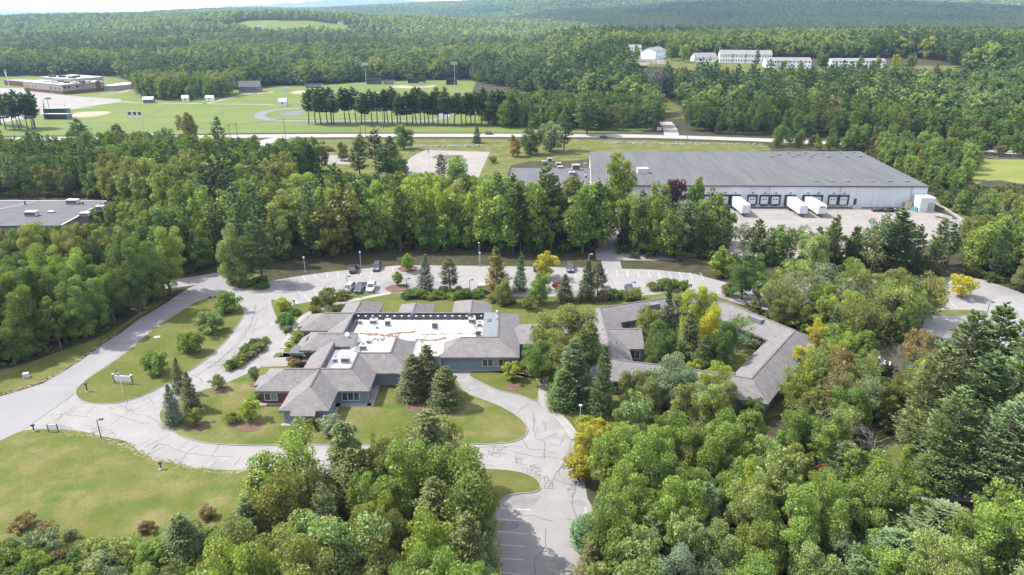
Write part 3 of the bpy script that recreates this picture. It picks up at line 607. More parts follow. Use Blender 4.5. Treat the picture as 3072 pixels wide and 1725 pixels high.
apt_lot = [p[:2] for p in [(117.96,751.72,23),(149.9,751.72,23),(134.47,645.6,21.08),(109.48,640.15,20.62),(104.31,674.56,22.75)]]
drape('apartment_lot', apt_lot, 'concrete', 'pale parking lot between the hilltop apartments')
hill_field = [(-480 + 160 * math.cos(k * .2094) * (1 + .12 * math.sin(k * 1.3)), 1640 + 118 * math.sin(k * .2094) * (1 + .15 * math.cos(k * 1.7))) for k in range(30)]
drape('hill_meadow', hill_field, 'field', 'pale clearing on the far wooded hill', 1.0)
row_clear = [p[:2] for p in [(100.01,517.49,5.26),(93.64,467.45,0.76),(95.5,453.28,0.19),(108.55,453.28,0.19),(119.95,480.66,1.63),(114,502.91,3.64),(108.38,519.77,5.53)]]
drape('scrub_clearing', row_clear, 'lawn', 'green scrubby clearing along the wooded side road', .1)
# ---------------------------------------------------------------- office building (low hipped wings round a flat white roof)
E_, R_, FL = 2.8, 4.9, 3.4

def window(parent, axis, c, a0, a1, z0, z1, n, out, pane='glass', frame='frame'):
    """Row of n sashes in a wall plane; axis 'y' means the wall stands at y=c, out is the outward sign."""
    t = .07
    f = MB()
    def bx(m, u0, u1, w0, w1, q0, q1):
        d0, d1 = sorted((c + out * q0, c + out * q1))
        if axis == 'y': m.box(u0, u1, d0, d1, w0, w1)
        else: m.box(d0, d1, u0, u1, w0, w1)
    bx(f, a0 - .09, a1 + .09, z1, z1 + .09, -.02, t); bx(f, a0 - .09, a1 + .09, z0 - .09, z0, -.02, t + .03)
    step = (a1 - a0) / n
    for i in range(n + 1): bx(f, a0 + i * step - .065, a0 + i * step + .065, z0, z1, -.02, t)
    w = f.build('window', M[frame], parent)
    for i in range(n):
        p = MB(); zm = z0 + (z1 - z0) * .45
        bx(p, a0 + i * step + .065, a0 + (i + 1) * step - .065, z0, zm - .03, -.02, .02)
        bx(p, a0 + i * step + .065, a0 + (i + 1) * step - .065, zm + .03, z1, -.02, .02)
        p.build('pane', M[pane if not isinstance(pane, (list, tuple)) else pane[i % len(pane)]], w)
    return w

office = tag(empty('office_building', (-20, 120, 0)), 'low office building with grey hipped roofs around a white flat roof', 'building')
# parts below are written in site coordinates and shifted to their parent
def shift(mb, d):
    mb.v = [(p[0] + d[0], p[1] + d[1], p[2] + d[2]) for p in mb.v]; return mb
def part_of(root, mb, name, mat):
    d = root.location
    return shift(mb, (-d[0], -d[1], -d[2])).build(name, M[mat], root)

def roof_part(root, polys, t=.24):
    r = MB()
    for p in polys: r.slab([tuple(q) for q in p], t)
    o = part_of(root, r, 'roof', 'shingle')
    return o

polys = []
def rp(*p): polys.append(list(p))
# wing towards the camera on the left, brick end
rp((-43.4, 104.4, E_), (-37.4, 104.4, E_), (-33.3, 108.5, R_), (-39.3, 108.5, R_))
rp((-43.4, 112.6, E_), (-43.4, 104.4, E_), (-39.3, 108.5, R_))
rp((-39.3, 108.5, R_), (-33.3, 108.5, R_), (-37.4, 112.6, E_), (-43.4, 112.6, E_))
rp((-44.5, 106.8, 2.45), (-43.0, 106.8, 2.75), (-43.0, 110.7, 2.75), (-44.5, 110.7, 2.45))
# front wing
rp((-37.4, 98.1, E_), (-33.3, 102.2, R_), (-33.3, 108.5, R_), (-37.4, 104.4, E_))
rp((-37.4, 98.1, E_), (-35.4, 98.1, E_), (-35.4, 97.2, E_ - .46), (-31.4, 97.2, E_ - .46), (-31.4, 98.1, E_), (-29.3, 98.1, E_), (-33.3, 102.2, R_))
rp((-29.3, 98.1, E_), (-29.3, 104.4, E_), (-33.3, 108.5, R_), (-33.3, 102.2, R_))
# middle wing stepping to the right
rp((-29.3, 104.4, E_), (-24, 104.4, E_), (-27.9, 108.5, R_), (-33.3, 108.5, R_))
rp((-24, 104.4, E_), (-24, 110.7, E_), (-27.9, 114.7, R_), (-27.9, 108.5, R_))
rp((-24, 110.7, E_), (-18, 110.7, E_), (-22, 114.7, R_), (-27.9, 114.7, R_))
rp((-18, 110.7, E_), (-18, 123, E_), (-22, 121.2, R_), (-22, 114.7, R_))
# slope behind the brick wing, entrance wing
rp((-37.4, 112.6, E_), (-33.3, 108.5, R_), (-33.3, 119.6, R_), (-36.0, 119.6, 3.5), (-37.4, 117.5, E_))
rp((-39.9, 118.8, 3.3), (-30.1, 118.8, 3.3), (-29.4, 122.9, R_), (-37.2, 122.9, R_))
rp((-39.9, 118.8, 3.3), (-37.2, 122.9, R_), (-39.9, 127, 3.3))
rp((-37.2, 122.9, R_), (-29.4, 122.9, R_), (-31.5, 127, 3.3), (-39.9, 127, 3.3))
# slope, then the wing at the back left
rp((-36.8, 128.6, E_), (-32.5, 132.9, R_), (-32.5, 123.2, R_), (-36.8, 123.2, E_))
rp((-42.6, 128.7, E_), (-36.8, 128.7, E_), (-32.5, 132.9, R_), (-38.6, 132.9, R_))
rp((-42.6, 137, E_), (-42.6, 128.7, E_), (-38.6, 132.9, R_))
rp((-42.6, 137, E_), (-38.6, 132.9, R_), (-32.5, 132.9, R_), (-36.5, 137, E_))
rp((-43.8, 131.2, 2.45), (-42.2, 131.2, 2.75), (-42.2, 135.5, 2.75), (-43.8, 135.5, 2.45))
# back strip and its three hipped bays
rp((-36.5, 137, E_), (-32.5, 132.9, R_), (-5.4, 132.9, R_), (-4.4, 137, E_))
for xl, xr, xm, ym, yf in ((-36.4, -28.2, -32.3, 139.2, 143.5), (-24.2, -16.7, -20.45, 138.3, 142.4)):
    rp((xl, 136.5, E_ + .02), (xm, 132.4, R_ + .02), (xm, ym, R_ + .02), (xl, yf, E_ + .02))
    rp((xr, 136.5, E_ + .02), (xr, yf, E_ + .02), (xm, ym, R_ + .02), (xm, 132.4, R_ + .02))
    rp((xl, yf, E_ + .02), (xm, ym, R_ + .02), (xr, yf, E_ + .02))
rp((-12.7, 136.5, E_ + .02), (-8.6, 132.4, R_ + .02), (-8.6, 139.9, R_ + .02), (-12.7, 144.2, E_ + .02))
rp((-4.4, 136.5, E_ + .02), (-4.4, 142.1, E_ + .02), (-5.9, 144.2, E_ + .02), (-8.6, 139.9, R_ + .02), (-8.6, 132.4, R_ + .02))
rp((-12.7, 144.2, E_ + .02), (-8.6, 139.9, R_ + .02), (-5.9, 144.2, E_ + .02))
# right wing
rp((-13.7, 116.5, 3.0), (1.4, 116.5, 3.0), (-2.85, 121.3, R_), (-9.8, 121.3, R_))
rp((1.4, 116.5, 3.0), (1.5, 136.4, 3.0), (-2.7, 133, R_), (-2.85, 121.3, R_))
rp((-13.7, 116.5, 3.0), (-9.8, 121.3, R_), (-13.3, 122.3, 3.3))
rp((1.5, 136.4, 3.0), (-4.4, 137, 3.0), (-5.4, 133, R_), (-2.7, 133, R_))
# link to the next building
rp((0.4, 127.4, 3.8), (13.2, 127.4, 3.8), (13.2, 122.1, 3.0), (1.5, 122.1, 3.0))
rp((0.4, 127.4, 3.8), (13.2, 127.4, 3.8), (13.2, 131.0, 3.2), (1.5, 131.0, 3.2))
roof = roof_part(office, polys)
# rounded bay roof
bay = MB(); cxy = (-39.4, 122.9); n = 14
for k in range(n):
    a0, a1 = math.radians(90 + 180 * k / n), math.radians(90 + 180 * (k + 1) / n)
    r = 3.0
    bay.slab([(cxy[0], cxy[1], 3.95), (cxy[0] + .55 * r * math.cos(a0) , cxy[1] + 1.3 * r * math.sin(a0), 3.1), (cxy[0] + .55 * r * math.cos(a1), cxy[1] + 1.3 * r * math.sin(a1), 3.1)], .2)
part_of(office, bay, 'bay_roof', 'shingle')
# ridge caps
rc = MB()
for a, b in (((-39.3, 108.5), (-33.3, 108.5)), ((-33.3, 102.2), (-33.3, 119)), ((-33.3, 108.5), (-27.9, 108.5)), ((-27.9, 108.5), (-27.9, 114.7)), ((-27.9, 114.7), (-22, 114.7)), ((-22, 114.7), (-22, 121.2)), ((-37.2, 122.9), (-29.4, 122.9)), ((-32.5, 123.2), (-32.5, 132.9)), ((-38.6, 132.9), (-5.4, 132.9)), ((-32.3, 133), (-32.3, 139.2)), ((-20.45, 133), (-20.45, 138.3)), ((-8.6, 133), (-8.6, 139.9)), ((-9.8, 121.3), (-2.85, 121.3)), ((-2.8, 121.3), (-2.7, 133))):
    r = ribbon([a, b], .34, R_ - .05, R_ + .045); rc.add(r.v, r.f)
part_of(office, rc, 'ridge_cap', 'ridge')
# eave fascia
fa = MB()
for pts in ([(-43.4, 112.6), (-43.4, 104.4), (-37.4, 104.4)], [(-37.4, 104.4), (-37.4, 98.1), (-35.4, 98.1)], [(-31.4, 98.1), (-29.3, 98.1), (-29.3, 104.4), (-24, 104.4), (-24, 110.7), (-18, 110.7), (-18, 116.3)], [(-36.8, 128.7), (-42.6, 128.7), (-42.6, 137)]):
    part_of(office, ribbon(pts, .07, E_ - .38, E_ - .06), 'fascia', 'fascia')
part_of(office, ribbon([(-39.9, 127), (-39.9, 118.8), (-30.5, 118.8)], .07, 2.8, 3.24), 'fascia', 'fascia')
part_of(office, ribbon([(-13.7, 116.5), (1.4, 116.5), (1.5, 136.4)], .07, 2.62, 2.94), 'fascia', 'fascia')
# flat white roof with its inner walls
flat = part_of(office, MB().prism([(-33.2, 108.7), (-28.0, 108.7), (-28.0, 114.8), (-22.1, 114.8), (-22.1, 122.5), (-18.0, 123.3), (-17.9, 116.45), (-13.75, 116.45), (-11.6, 119.2), (-9.8, 121.4), (-5.6, 121.4), (-5.6, 132.7), (-32.3, 132.7), (-32.3, 123.0), (-30.2, 122.0), (-30.2, 118.9), (-33.2, 118.9)], 3.0, FL), 'flat_roof', 'membrane')
for i in range(18):                                             # dark panels of the back upstand, each with a small white hood
    x0 = -32.2 + i * 1.48
    p = part_of(office, MB().box(x0 + .03, x0 + 1.45, 132.62, 132.78, FL + .02, R_ - .32), 'upstand_panel', 'curb_metal')
    shift_d = office.location
    h = MB().box(x0 + .55 - shift_d[0], x0 + .95 - shift_d[0], 132.4 - shift_d[1], 132.6 - shift_d[1], R_ - .62, R_ - .46).build('roof_hood', M['white'], p)
for pts in ([(-32.36, 123.2), (-32.36, 132.6)], [(-33.1, 109.0), (-33.1, 118.9)], [(-28.05, 108.9), (-28.05, 114.7)], [(-22.15, 115), (-22.15, 121)], [(-27.9, 114.85), (-22.1, 114.85)], [(-33.1, 118.95), (-30.3, 118.95)], [(-33, 108.75), (-28.1, 108.75)], [(-5.65, 121.5), (-5.65, 132.6)]):
    r = ribbon(pts, .12, FL - .1, R_ - .02 if pts[0][1] != 118.95 else 4.0)
    part_of(office, r, 'upstand_panel', 'curb_metal')
part_of(office, MB().box(-5.7, -2.9, 121.5, 133.0, 4.2, R_ + .03), 'deck_roof', 'grey_membrane')
part_of(office, MB().box(-4.9, -4.1, 128.2, 129.6, R_ + .03, R_ + .09), 'roof_hatch', 'curb_metal')
part_of(office, ribbon([(-32.2, 123.2), (-32.2, 132.3)], 1.9, FL + .006, FL + .02), 'grey_roof_strip', 'grey_membrane')  # grey strip along the foot of the left upstand
part_of(office, MB().box(-31.9, -5.7, 132.0, 132.55, FL, FL + .12), 'cant_strip', 'unit')
part_of(office, MB().box(-29.6, -28.0, 117.6, 122.0, FL + .004, FL + .03), 'walkway_pad', 'grey_membrane')
for k in range(8): part_of(office, MB().box(-28.9 + k * 2.95, -28.84 + k * 2.95, 123.6, 131.9, FL + .001, FL + .012), 'membrane_seam', 'unit')
for yy in (126.9, 129.6): part_of(office, MB().box(-30.9, -5.9, yy, yy + .05, FL + .001, FL + .014), 'membrane_seam', 'unit')
# leaf litter drifts on the membrane
lt = MB()
def drift(path, wd, n):
    for _ in range(n):
        t = RNG.random() * (len(path) - 1); i = int(t); t -= i
        a, b = path[i], path[i + 1]
        x = a[0] + (b[0] - a[0]) * t + RNG.gauss(0, wd * .4); y = a[1] + (b[1] - a[1]) * t + RNG.gauss(0, wd)
        s = RNG.uniform(.07, .34); an = RNG.random() * 6.28
        k = [(x + s * (1 + .5 * math.sin(3 * q)) * math.cos(an + q), y + s * .6 * math.sin(an + q), FL + .012 + RNG.random() * .02) for q in (0, 1.2, 2.4, 3.6, 4.9)]
        lt.add(k, [(0, 1, 2, 3, 4)])
drift([(-29.8, 126.0), (-26, 125.4), (-22, 124.6)], .4, 330)
drift([(-24.5, 125.6), (-21.5, 126.4), (-19, 126.8)], .3, 230)
drift([(-17.5, 125.6), (-13, 125.8), (-8, 126.2), (-6, 126.6)], .26, 260)
drift([(-18.5, 123.4), (-15.5, 122.8), (-12.6, 123.9)], .26, 280)
drift([(-13.6, 117.2), (-16, 120), (-17.6, 122.5)], .25, 90)
drift([(-31.5, 124.5), (-31.4, 131.5)], .2, 60)
drift([(-8, 131.6), (-7, 128), (-6.2, 123)], .4, 90)
drift([(-28, 123.0), (-24.5, 123.2)], .5, 120)
o = part_of(office, lt, 'leaf_litter', 'litter'); o['kind'] = 'stuff'

# walls
def wallbox(x0, x1, y0, y1, z1, mat, name='wall'): return part_of(office, MB().box(x0, x1, y0, y1, -.05, z1), name, mat)
wallbox(-42.8, -36.3, 105.0, 112.0, 1.9, 'brick'); part_of(office, MB().box(-42.82, -36.2, 104.97, 112.02, 1.9, 2.72), 'frieze', 'fascia')
wallbox(-36.8, -29.9, 98.6, 106, 2.72, 'siding'); wallbox(-36.1, -24.6, 105.0, 112, 2.72, 'siding'); wallbox(-30, -18.6, 111.3, 119, 2.72, 'siding')
wallbox(-18.9, -13.0, 116.5, 124, 3.05, 'siding'); wallbox(-13.2, 0.8, 117.1, 135.8, 2.9, 'siding'); wallbox(0.9, 13.2, 122.8, 130, 2.9, 'siding')
wallbox(-39.0, -31.0, 119.5, 126.4, 3.1, 'brick'); wallbox(-42.0, -33.0, 129.3, 136.4, 2.72, 'brick'); wallbox(-37, -33, 112, 130, 2.7, 'brick')
wallbox(-35.8, -28.8, 136, 142.8, 2.72, 'brick'); wallbox(-23.6, -17.3, 136, 141.8, 2.72, 'siding'); wallbox(-12.1, -5, 136, 143.0, 2.72, 'siding'); wallbox(-34, -6, 118, 136, 2.9, 'siding')
part_of(office, MB().box(-42.06, -33, 129.22, 129.3, 1.9, 2.72), 'frieze', 'fascia')
part_of(office, MB().box(-39.05, -31, 119.42, 119.5, 2.0, 3.1), 'frieze', 'fascia')
def owindow(axis, c, a0, a1, z0, z1, n, out, **k):
    w = window(office, axis, c, a0, a1, z0, z1, n, out, **k)
    d = Vector(office.location)
    w.location = -d
    return w
owindow('y', 98.6, -34.75, -32.0, .75, 2.0, 3, -1, pane=['blind', 'blind', 'glass'], frame='dark_frame')
owindow('y', 105.0, -28.9, -25.9, .75, 2.1, 3, -1, pane='glass')
owindow('y', 104.97, -42.0, -39.9, .75, 2.0, 2, -1, pane=['glass', 'blind'])
owindow('y', 117.1, -5.5, -0.6, .95, 2.25, 5, -1, pane=['glass', 'glass', 'blind', 'glass'])
owindow('x', -24.6, 105.4, 106.1, .9, 2.1, 1, 1); owindow('x', -24.6, 107.6, 108.4, .9, 2.1, 1, 1)
owindow('x', -29.9, 101.2, 102.1, .8, 2.1, 1, 1); owindow('x', -29.9, 103.0, 103.7, .8, 2.1, 1, 1)
owindow('y', 119.42, -38.6, -36.0, 1.9, 2.75, 4, -1, frame='dark_frame')
owindow('y', 122.8, 2.0, 3.2, .2, 2.2, 1, -1)
owindow('x', -42.82, 106, 108, .8, 2.0, 2, -1)
owindow('y', 116.5, -18.2, -17.2, .1, 2.1, 1, -1, frame='dark_frame')
owindow('x', .8, 119, 121, .9, 2.1, 2, 1)
# plinth aprons
for b in ((-37.3, -29.6, 97.9, 98.6), (-29.9, -23.9, 103.8, 105.0), (-24.6, -23.5, 104, 111.3), (-43.4, -36.8, 104.3, 105.0), (-29.9, -29.1, 98.2, 104.9), (-13.2, .9, 116.6, 117.1)):
    part_of(office, MB().box(*b, .0, .17), 'apron', 'walk')
# entrance canopy with posts and counter wall
part_of(office, MB().box(-41.7, -38.9, 118.6, 121.9, 2.35, 2.85), 'canopy', 'fascia')
part_of(office, MB().add([(-41.8, 118.5, 2.85), (-38.9, 118.5, 2.85), (-38.9, 122, 2.85), (-41.8, 122, 2.85), (-40.2, 119.6, 3.35), (-38.9, 119.6, 3.35), (-38.9, 120.9, 3.35), (-40.2, 120.9, 3.35)], [(0, 1, 5, 4), (1, 2, 6, 5), (2, 3, 7, 6), (3, 0, 4, 7), (4, 5, 6, 7)]), 'canopy_roof', 'curb_metal')
for x, y in ((-41.3, 119.1), (-41.3, 121.4), (-39.5, 119.0)): part_of(office, MB().cyl(x, y, 0, 2.6, .09, 8), 'canopy_post', 'dark_frame')
part_of(office, MB().box(-39.3, -37.2, 118.0, 119.4, 0, 1.3), 'planter_wall', 'brick'); part_of(office, MB().box(-39.4, -37.1, 117.9, 119.4, 1.3, 1.45), 'coping', 'fascia')
# rooftop equipment
def hvac(x, y, z, sx, sy, h, fans, label, rz=0.0, grille_side=True):
    u = tag(empty('rooftop_unit', (x, y, z), rz), label, 'rooftop unit', 'rooftop air units')
    MB().box(-sx / 2, sx / 2, -sy / 2, sy / 2, .12, h).build('casing', M['unit'], u)
    MB().box(-sx / 2 + .05, sx / 2 - .05, -sy / 2 + .05, sy / 2 - .05, 0, .12).build('skid', M['curb_metal'], u)
    if grille_side: MB().box(-sx / 2 + .1, sx / 2 - .1, -sy / 2 - .03, -sy / 2 + .02, .3, h - .25).build('louvre_grille', M['curb_metal'], u)
    for i in range(fans):
        fx = (i - (fans - 1) / 2) * sx / max(fans, 1)
        f = MB().cyl(fx, sy * .1, h, h + .07, min(sx / max(fans, 1), sy) * .36, 14).build('fan_ring', M['metal'], u)
        MB().cyl(fx, sy * .1, h + .071, h + .08, min(sx / max(fans, 1), sy) * .3, 14).build('fan', M['grille'], f)
    return u
for a in ((*(-30.64,130.57,3.4), .8, .7, .9, 1, 'small pale air unit at the left end of the white roof'), (*(-28.03,130.85,3.4), 1.5, 1.1, 1.0, 1, 'air unit with one fan second from the left along the back'),
          (*(-24.94,129.72,3.4), 1.2, 1.1, 1.45, 2, 'tall twin fan air unit third from the left along the back'), (*(-15.34,128.46,3.4), 1.25, 1.2, 1.55, 2, 'tall brown fronted twin fan air unit in the middle of the white roof'),
          (*(-8.12,131.32,3.4), 1.45, 1.2, 1.05, 1, 'air unit with one fan near the grey deck, back one of three'), (*(-6.51,129.4,3.4), 1.0, 1.0, .9, 1, 'small air unit near the grey deck, middle one of three'),
          (*(-6.58,125.1,3.4), 1.1, .9, 1.3, 2, 'twin fan air unit near the grey deck, front one of three'), (*(-27.2,121.52,3.4), 1.0, .8, .9, 1, 'rusty air unit beside the leaf drift and mast'),
          (*(-27.76,118.82,3.4), 1.3, 1.0, 1.1, 1, 'lone grey air unit beside the walkway pad on the lower roof'), (*(-31.79,113.82,3.4), .8, .8, .9, 1, 'small square air unit in the sunken front roof well'),
          (*(-29.96,113.71,3.4), 1.6, 1.1, 1.2, 2, 'wide twin fan air unit in the sunken front roof well')):
    hvac(*a)
def pipe_vent(p, h, r, label, mat='metal'):
    v = tag(empty('roof_vent', p), label, 'roof vent', 'small roof vents')
    MB().cyl(0, 0, -.3, h, r, 8).build('pipe', M[mat], v); MB().cyl(0, 0, h, h + .16, r * 1.9, 10, r * 1.1).build('cap', M[mat], v)
pipe_vent((-23.06,113.87,3.55), .75, .1, 'white pipe vent standing on the front shingle roof', 'white')
pipe_vent((-9.23,127.84,3.4), .5, .16, 'mushroom vent on the white roof left of the three air units')
pipe_vent((-16.82,124.06,3.4), .5, .16, 'mushroom vent at the front edge of the white roof, left one')
pipe_vent((-13.24,124.21,3.4), .5, .16, 'mushroom vent at the front edge of the white roof, middle one')
pipe_vent((-11.22,124.21,3.4), .45, .16, 'mushroom vent at the front edge of the white roof, right one')
pipe_vent((-3.03,132.46,4.93), .5, .15, 'pair of pale vents at the far end of the grey deck roof, back one')
pipe_vent((-3.04,129.49,4.93), .5, .13, 'pale vent halfway along the grey deck roof')
pipe_vent((-26.97,128.47,3.4), .2, .2, 'low dark vent on the white roof before the back units', 'curb_metal')
ms = tag(empty('mast', (-24.37,122.53,3.4)), 'thin pale mast rising from the white roof', 'mast'); MB().cyl(0, 0, 0, 3.4, .04, 6).build('pole', M['metal'], ms); MB().cyl(0, 0, 0, .2, .2, 8).build('foot', M['unit'], ms)
ds = tag(empty('satellite_dish', (-31.46,122.08,4.7)), 'white satellite dish on the entrance wing roof', 'satellite dish')
dm = MB()
for k in range(12):
    a0, a1 = 2 * math.pi * k / 12, 2 * math.pi * (k + 1) / 12
    dm.add([(0, 0, .35), (.42 * math.cos(a0), .3 * math.sin(a0) - .1, .5 + .32 * math.sin(a0)), (.42 * math.cos(a1), .3 * math.sin(a1) - .1, .5 + .32 * math.sin(a1))], [(0, 1, 2)])
dm.build('dish', M['white'], ds); MB().cyl(0, .1, -.2, .45, .04, 6).build('arm', M['metal'], ds)

# ---------------------------------------------------------------- courtyard office building (ring of gabled wings)
court = tag(empty('courtyard_building', (36, 122, 0)), 'courtyard office building, a ring of grey gabled roofs among trees', 'building')
ring = [(18.0, 112.0), (18.3, 135.6), (33.4, 141.3), (39.5, 142.2), (45.5, 138.5), (54.8, 124.3), (47.9, 115.3), (40.2, 105.0), (29.0, 109.0)]
def offset_ring(pts, d):
    out = []
    n = len(pts)
    for i in range(n):
        a, b, c = Vector(pts[i - 1]), Vector(pts[i]), Vector(pts[(i + 1) % n])
        n1 = Vector(((b - a).y, -(b - a).x)).normalized(); n2 = Vector(((c - b).y, -(c - b).x)).normalized()
        m = (n1 + n2).normalized()
        out.append(tuple(b + m * (d / max(.45, m.dot(n1)))))
    return out
inn, outr = offset_ring(ring, 4.1), offset_ring(ring, -4.1)
# listed clockwise: the right-hand normal points into the courtyard
polys = []
n = len(ring)
for i in range(n):
    j = (i + 1) % n
    polys.append([(*ring[i], R_), (*ring[j], R_), (*inn[j], E_), (*inn[i], E_)])
    polys.append([(*ring[i], R_), (*ring[j], R_), (*outr[j], E_), (*outr[i], E_)])
polys.append([(17.5, 125.0, R_ + .03), (25.2, 125.0, R_ + .03), (25.2, 120.4, E_), (17.5, 120.4, E_)])
polys.append([(17.5, 125.0, R_ + .03), (25.2, 125.0, R_ + .03), (26.0, 129.4, E_), (17.5, 129.4, E_)])
roof_part(court, polys)
rcap = ribbon(ring, .34, R_ - .05, R_ + .045, True); q = ribbon([(18, 125), (25.2, 125)], .34, R_, R_ + .07); rcap.add(q.v, q.f)
part_of(court, rcap, 'ridge_cap', 'ridge')
part_of(court, ribbon(inn, .07, E_ - .36, E_ - .05, True), 'fascia', 'fascia'); part_of(court, ribbon(outr, .07, E_ - .36, E_ - .05, True), 'fascia', 'fascia')
wi, wo = offset_ring(ring, 3.5), offset_ring(ring, -3.5)
for i in range(n):
    j = (i + 1) % n
    part_of(court, MB().prism([wo[i], wo[j], wi[j], wi[i]], -.05, 2.7), 'wall', 'siding')
part_of(court, MB().box(18, 25.0, 121, 128.8, -.05, 2.7), 'wall', 'siding')
gb = MB().add([(25.0, 121, 2.7), (25.0, 128.8, 2.7), (25.0, 125, R_ - .2)], [(0, 1, 2)]); part_of(court, gb, 'gable', 'siding')
def cwin(a, b, t0, t1, z0, z1, n, depth=.08, frame='frame'):
    """Window set in the wall line from a to b between fractions t0 and t1 (outside is to the left of a->b)."""
    a, b = Vector(a), Vector(b)
    d = (b - a).normalized(); L = (b - a).length
    rz = math.atan2(d.y, d.x)
    w = window(court, 'y', 0, L * t0, L * t1, z0, z1, n, 1, frame=frame)
    w.rotation_euler = (0, 0, rz); w.location = (a.x - court.location[0], a.y - court.location[1], 0)
cwin(wo[0], wo[8], .02, .3, .9, 2.2, 3, frame='dark_frame')
cwin(wi[5], wi[4], .12, .2, .8, 2.1, 1); cwin(wi[5], wi[4], .3, .36, .8, 2.1, 1); cwin(wi[2], wi[1], .62, .68, .8, 2.2, 1, frame='dark_frame'); cwin(wi[2], wi[1], .8, .86, .8, 2.2, 1, frame='dark_frame'); cwin(wi[2], wi[1], .3, .4, .8, 2.2, 1)
cwin(wo[7], wo[6], .2, .4, .8, 2.1, 2); cwin(wo[7], wo[6], .6, .8, .8, 2.1, 2)
w = window(court, 'y', 121, 22.6, 24.4, .5, 2.1, 2, -1); w.location = -Vector(court.location)
for (x, y, rz, lab) in ((29.6, 137.6, .38, 'a'), (49.3, 130.5, -.99, 'b')):
    sk = MB(); sk.prism([(-1.6, -.6), (1.6, -.6), (1.6, .5), (-1.6, .5)], 3.6, 4.95)
    ca, sa = math.cos(rz), math.sin(rz)
    sk.v = [(x + ca * p[0] - sa * p[1], y + sa * p[0] + ca * p[1], p[2]) for p in sk.v]
    part_of(court, sk, 'clerestory', 'fascia')
pipe_vent((19.68,119.93,3.9), .5, .06, 'thin dark pipe on the left gabled roof of the courtyard building', 'black')
pipe_vent((43.65,108.24,3.7), .5, .06, 'thin dark pipe on the lower right roof of the courtyard building', 'black')

# ---------------------------------------------------------------- warehouse
WZ = 7.75
w0, w1, w2, w3 = (27.0, 236.6), (141.0, 234.9), (146.2, 296.4), (32.6, 295.6)
wh = tag(empty('warehouse', (85, 262, 0)), 'long white metal warehouse with a grey roof and loading docks', 'warehouse')
def lerp2(a, b, t): return (a[0] + (b[0] - a[0]) * t, a[1] + (b[1] - a[1]) * t)
part_of(wh, MB().prism([w0, w1, w2, w3], -.05, WZ - .12), 'wall', 'wh_wall')
ov = .5
NP = 36
for i in range(NP):
    a, b = i / NP, (i + 1) / NP
    g = .0002
    p0, p1, p2, p3 = lerp2(w0, w1, a + g), lerp2(w0, w1, b - g), lerp2(w3, w2, b - g), lerp2(w3, w2, a + g)
    dz = RNG.uniform(0, .008)
    s = MB().slab([(p0[0], p0[1] - ov, WZ + dz), (p1[0], p1[1] - ov, WZ + dz), (p2[0], p2[1] + ov, WZ + .5 + dz), (p3[0], p3[1] + ov, WZ + .5 + dz)], .16)
    part_of(wh, s, 'roof_panel', 'wh_roof')
    if i % 3 == 0:
        q = ribbon([(p0[0], p0[1] - ov), (p3[0], p3[1] + ov)], .10, WZ, WZ + .05)
        q.v = [(v[0], v[1], v[2] + .5 * max(0, min(1, (v[1] - 235) / 61.)) + .01) for v in q.v]
        part_of(wh, q, 'roof_seam', 'curb_metal')
part_of(wh, ribbon([(w0[0], w0[1] - ov - .05), (w1[0], w1[1] - ov - .05)], .12, WZ - .32, WZ + .06), 'fascia', 'curb_metal')
part_of(wh, ribbon([(w1[0] + .05, w1[1] - ov), (w2[0] + .05, w2[1] + ov)], .12, WZ - .3, WZ + .1), 'fascia', 'curb_metal')
part_of(wh, ribbon([(w0[0], w0[1] - .06), (w1[0], w1[1] - .06)], .12, -.02, .28), 'base_strip', 'curb_metal')
for p in ([(114.71,292.98,8.25),(116.96,288.55,8.25),(121.53,292.98,8.25),(123.47,288.55,8.25),(128.78,292.54,8.25),(135.99,292.98,8.25),(141.57,292.98,8.25),(105.03,284.66,8.25),(109.01,288.55,8.25),(113.52,284.24,8.25),(120.35,284.24,8.25),(127.78,284.24,8.25),(134.81,284.24,8.25),(140.73,284.88,8.25)] + [(105.56,241.76,7.8),(110.97,241.45,7.8),(116.5,241.45,7.8),(124.96,241.45,7.8),(131.01,241.45,7.8),(137.06,241.45,7.8)]):
    part_of(wh, MB().box(p[0] - .75, p[0] + .75, p[1] - .45, p[1] + .45, p[2] - .3, p[2] + .35), 'roof_vent', 'grey_membrane')
part_of(wh, MB().box(*(lambda p: (p[0] - 2, p[0] + 2, p[1] - 1.4, p[1] + 1.4, WZ - .1, WZ + 2.0))((47.65,255.29,7.9))), 'roof_unit', 'unit')
def front_y(x): return w0[1] + (w1[1] - w0[1]) * (x - w0[0]) / (w1[0] - w0[0])
DOCKS = [p[0] for p in ((67.11,236.67), (69.93,236.67), (72.71,236.67), (76.28,236.67), (82.11,236.67), (86.3,236.67), (90.01,236.27), (94.91,236.27), (100.87,236.27), (104.26,236), (109.61,235.87), (113.17,235.87))]
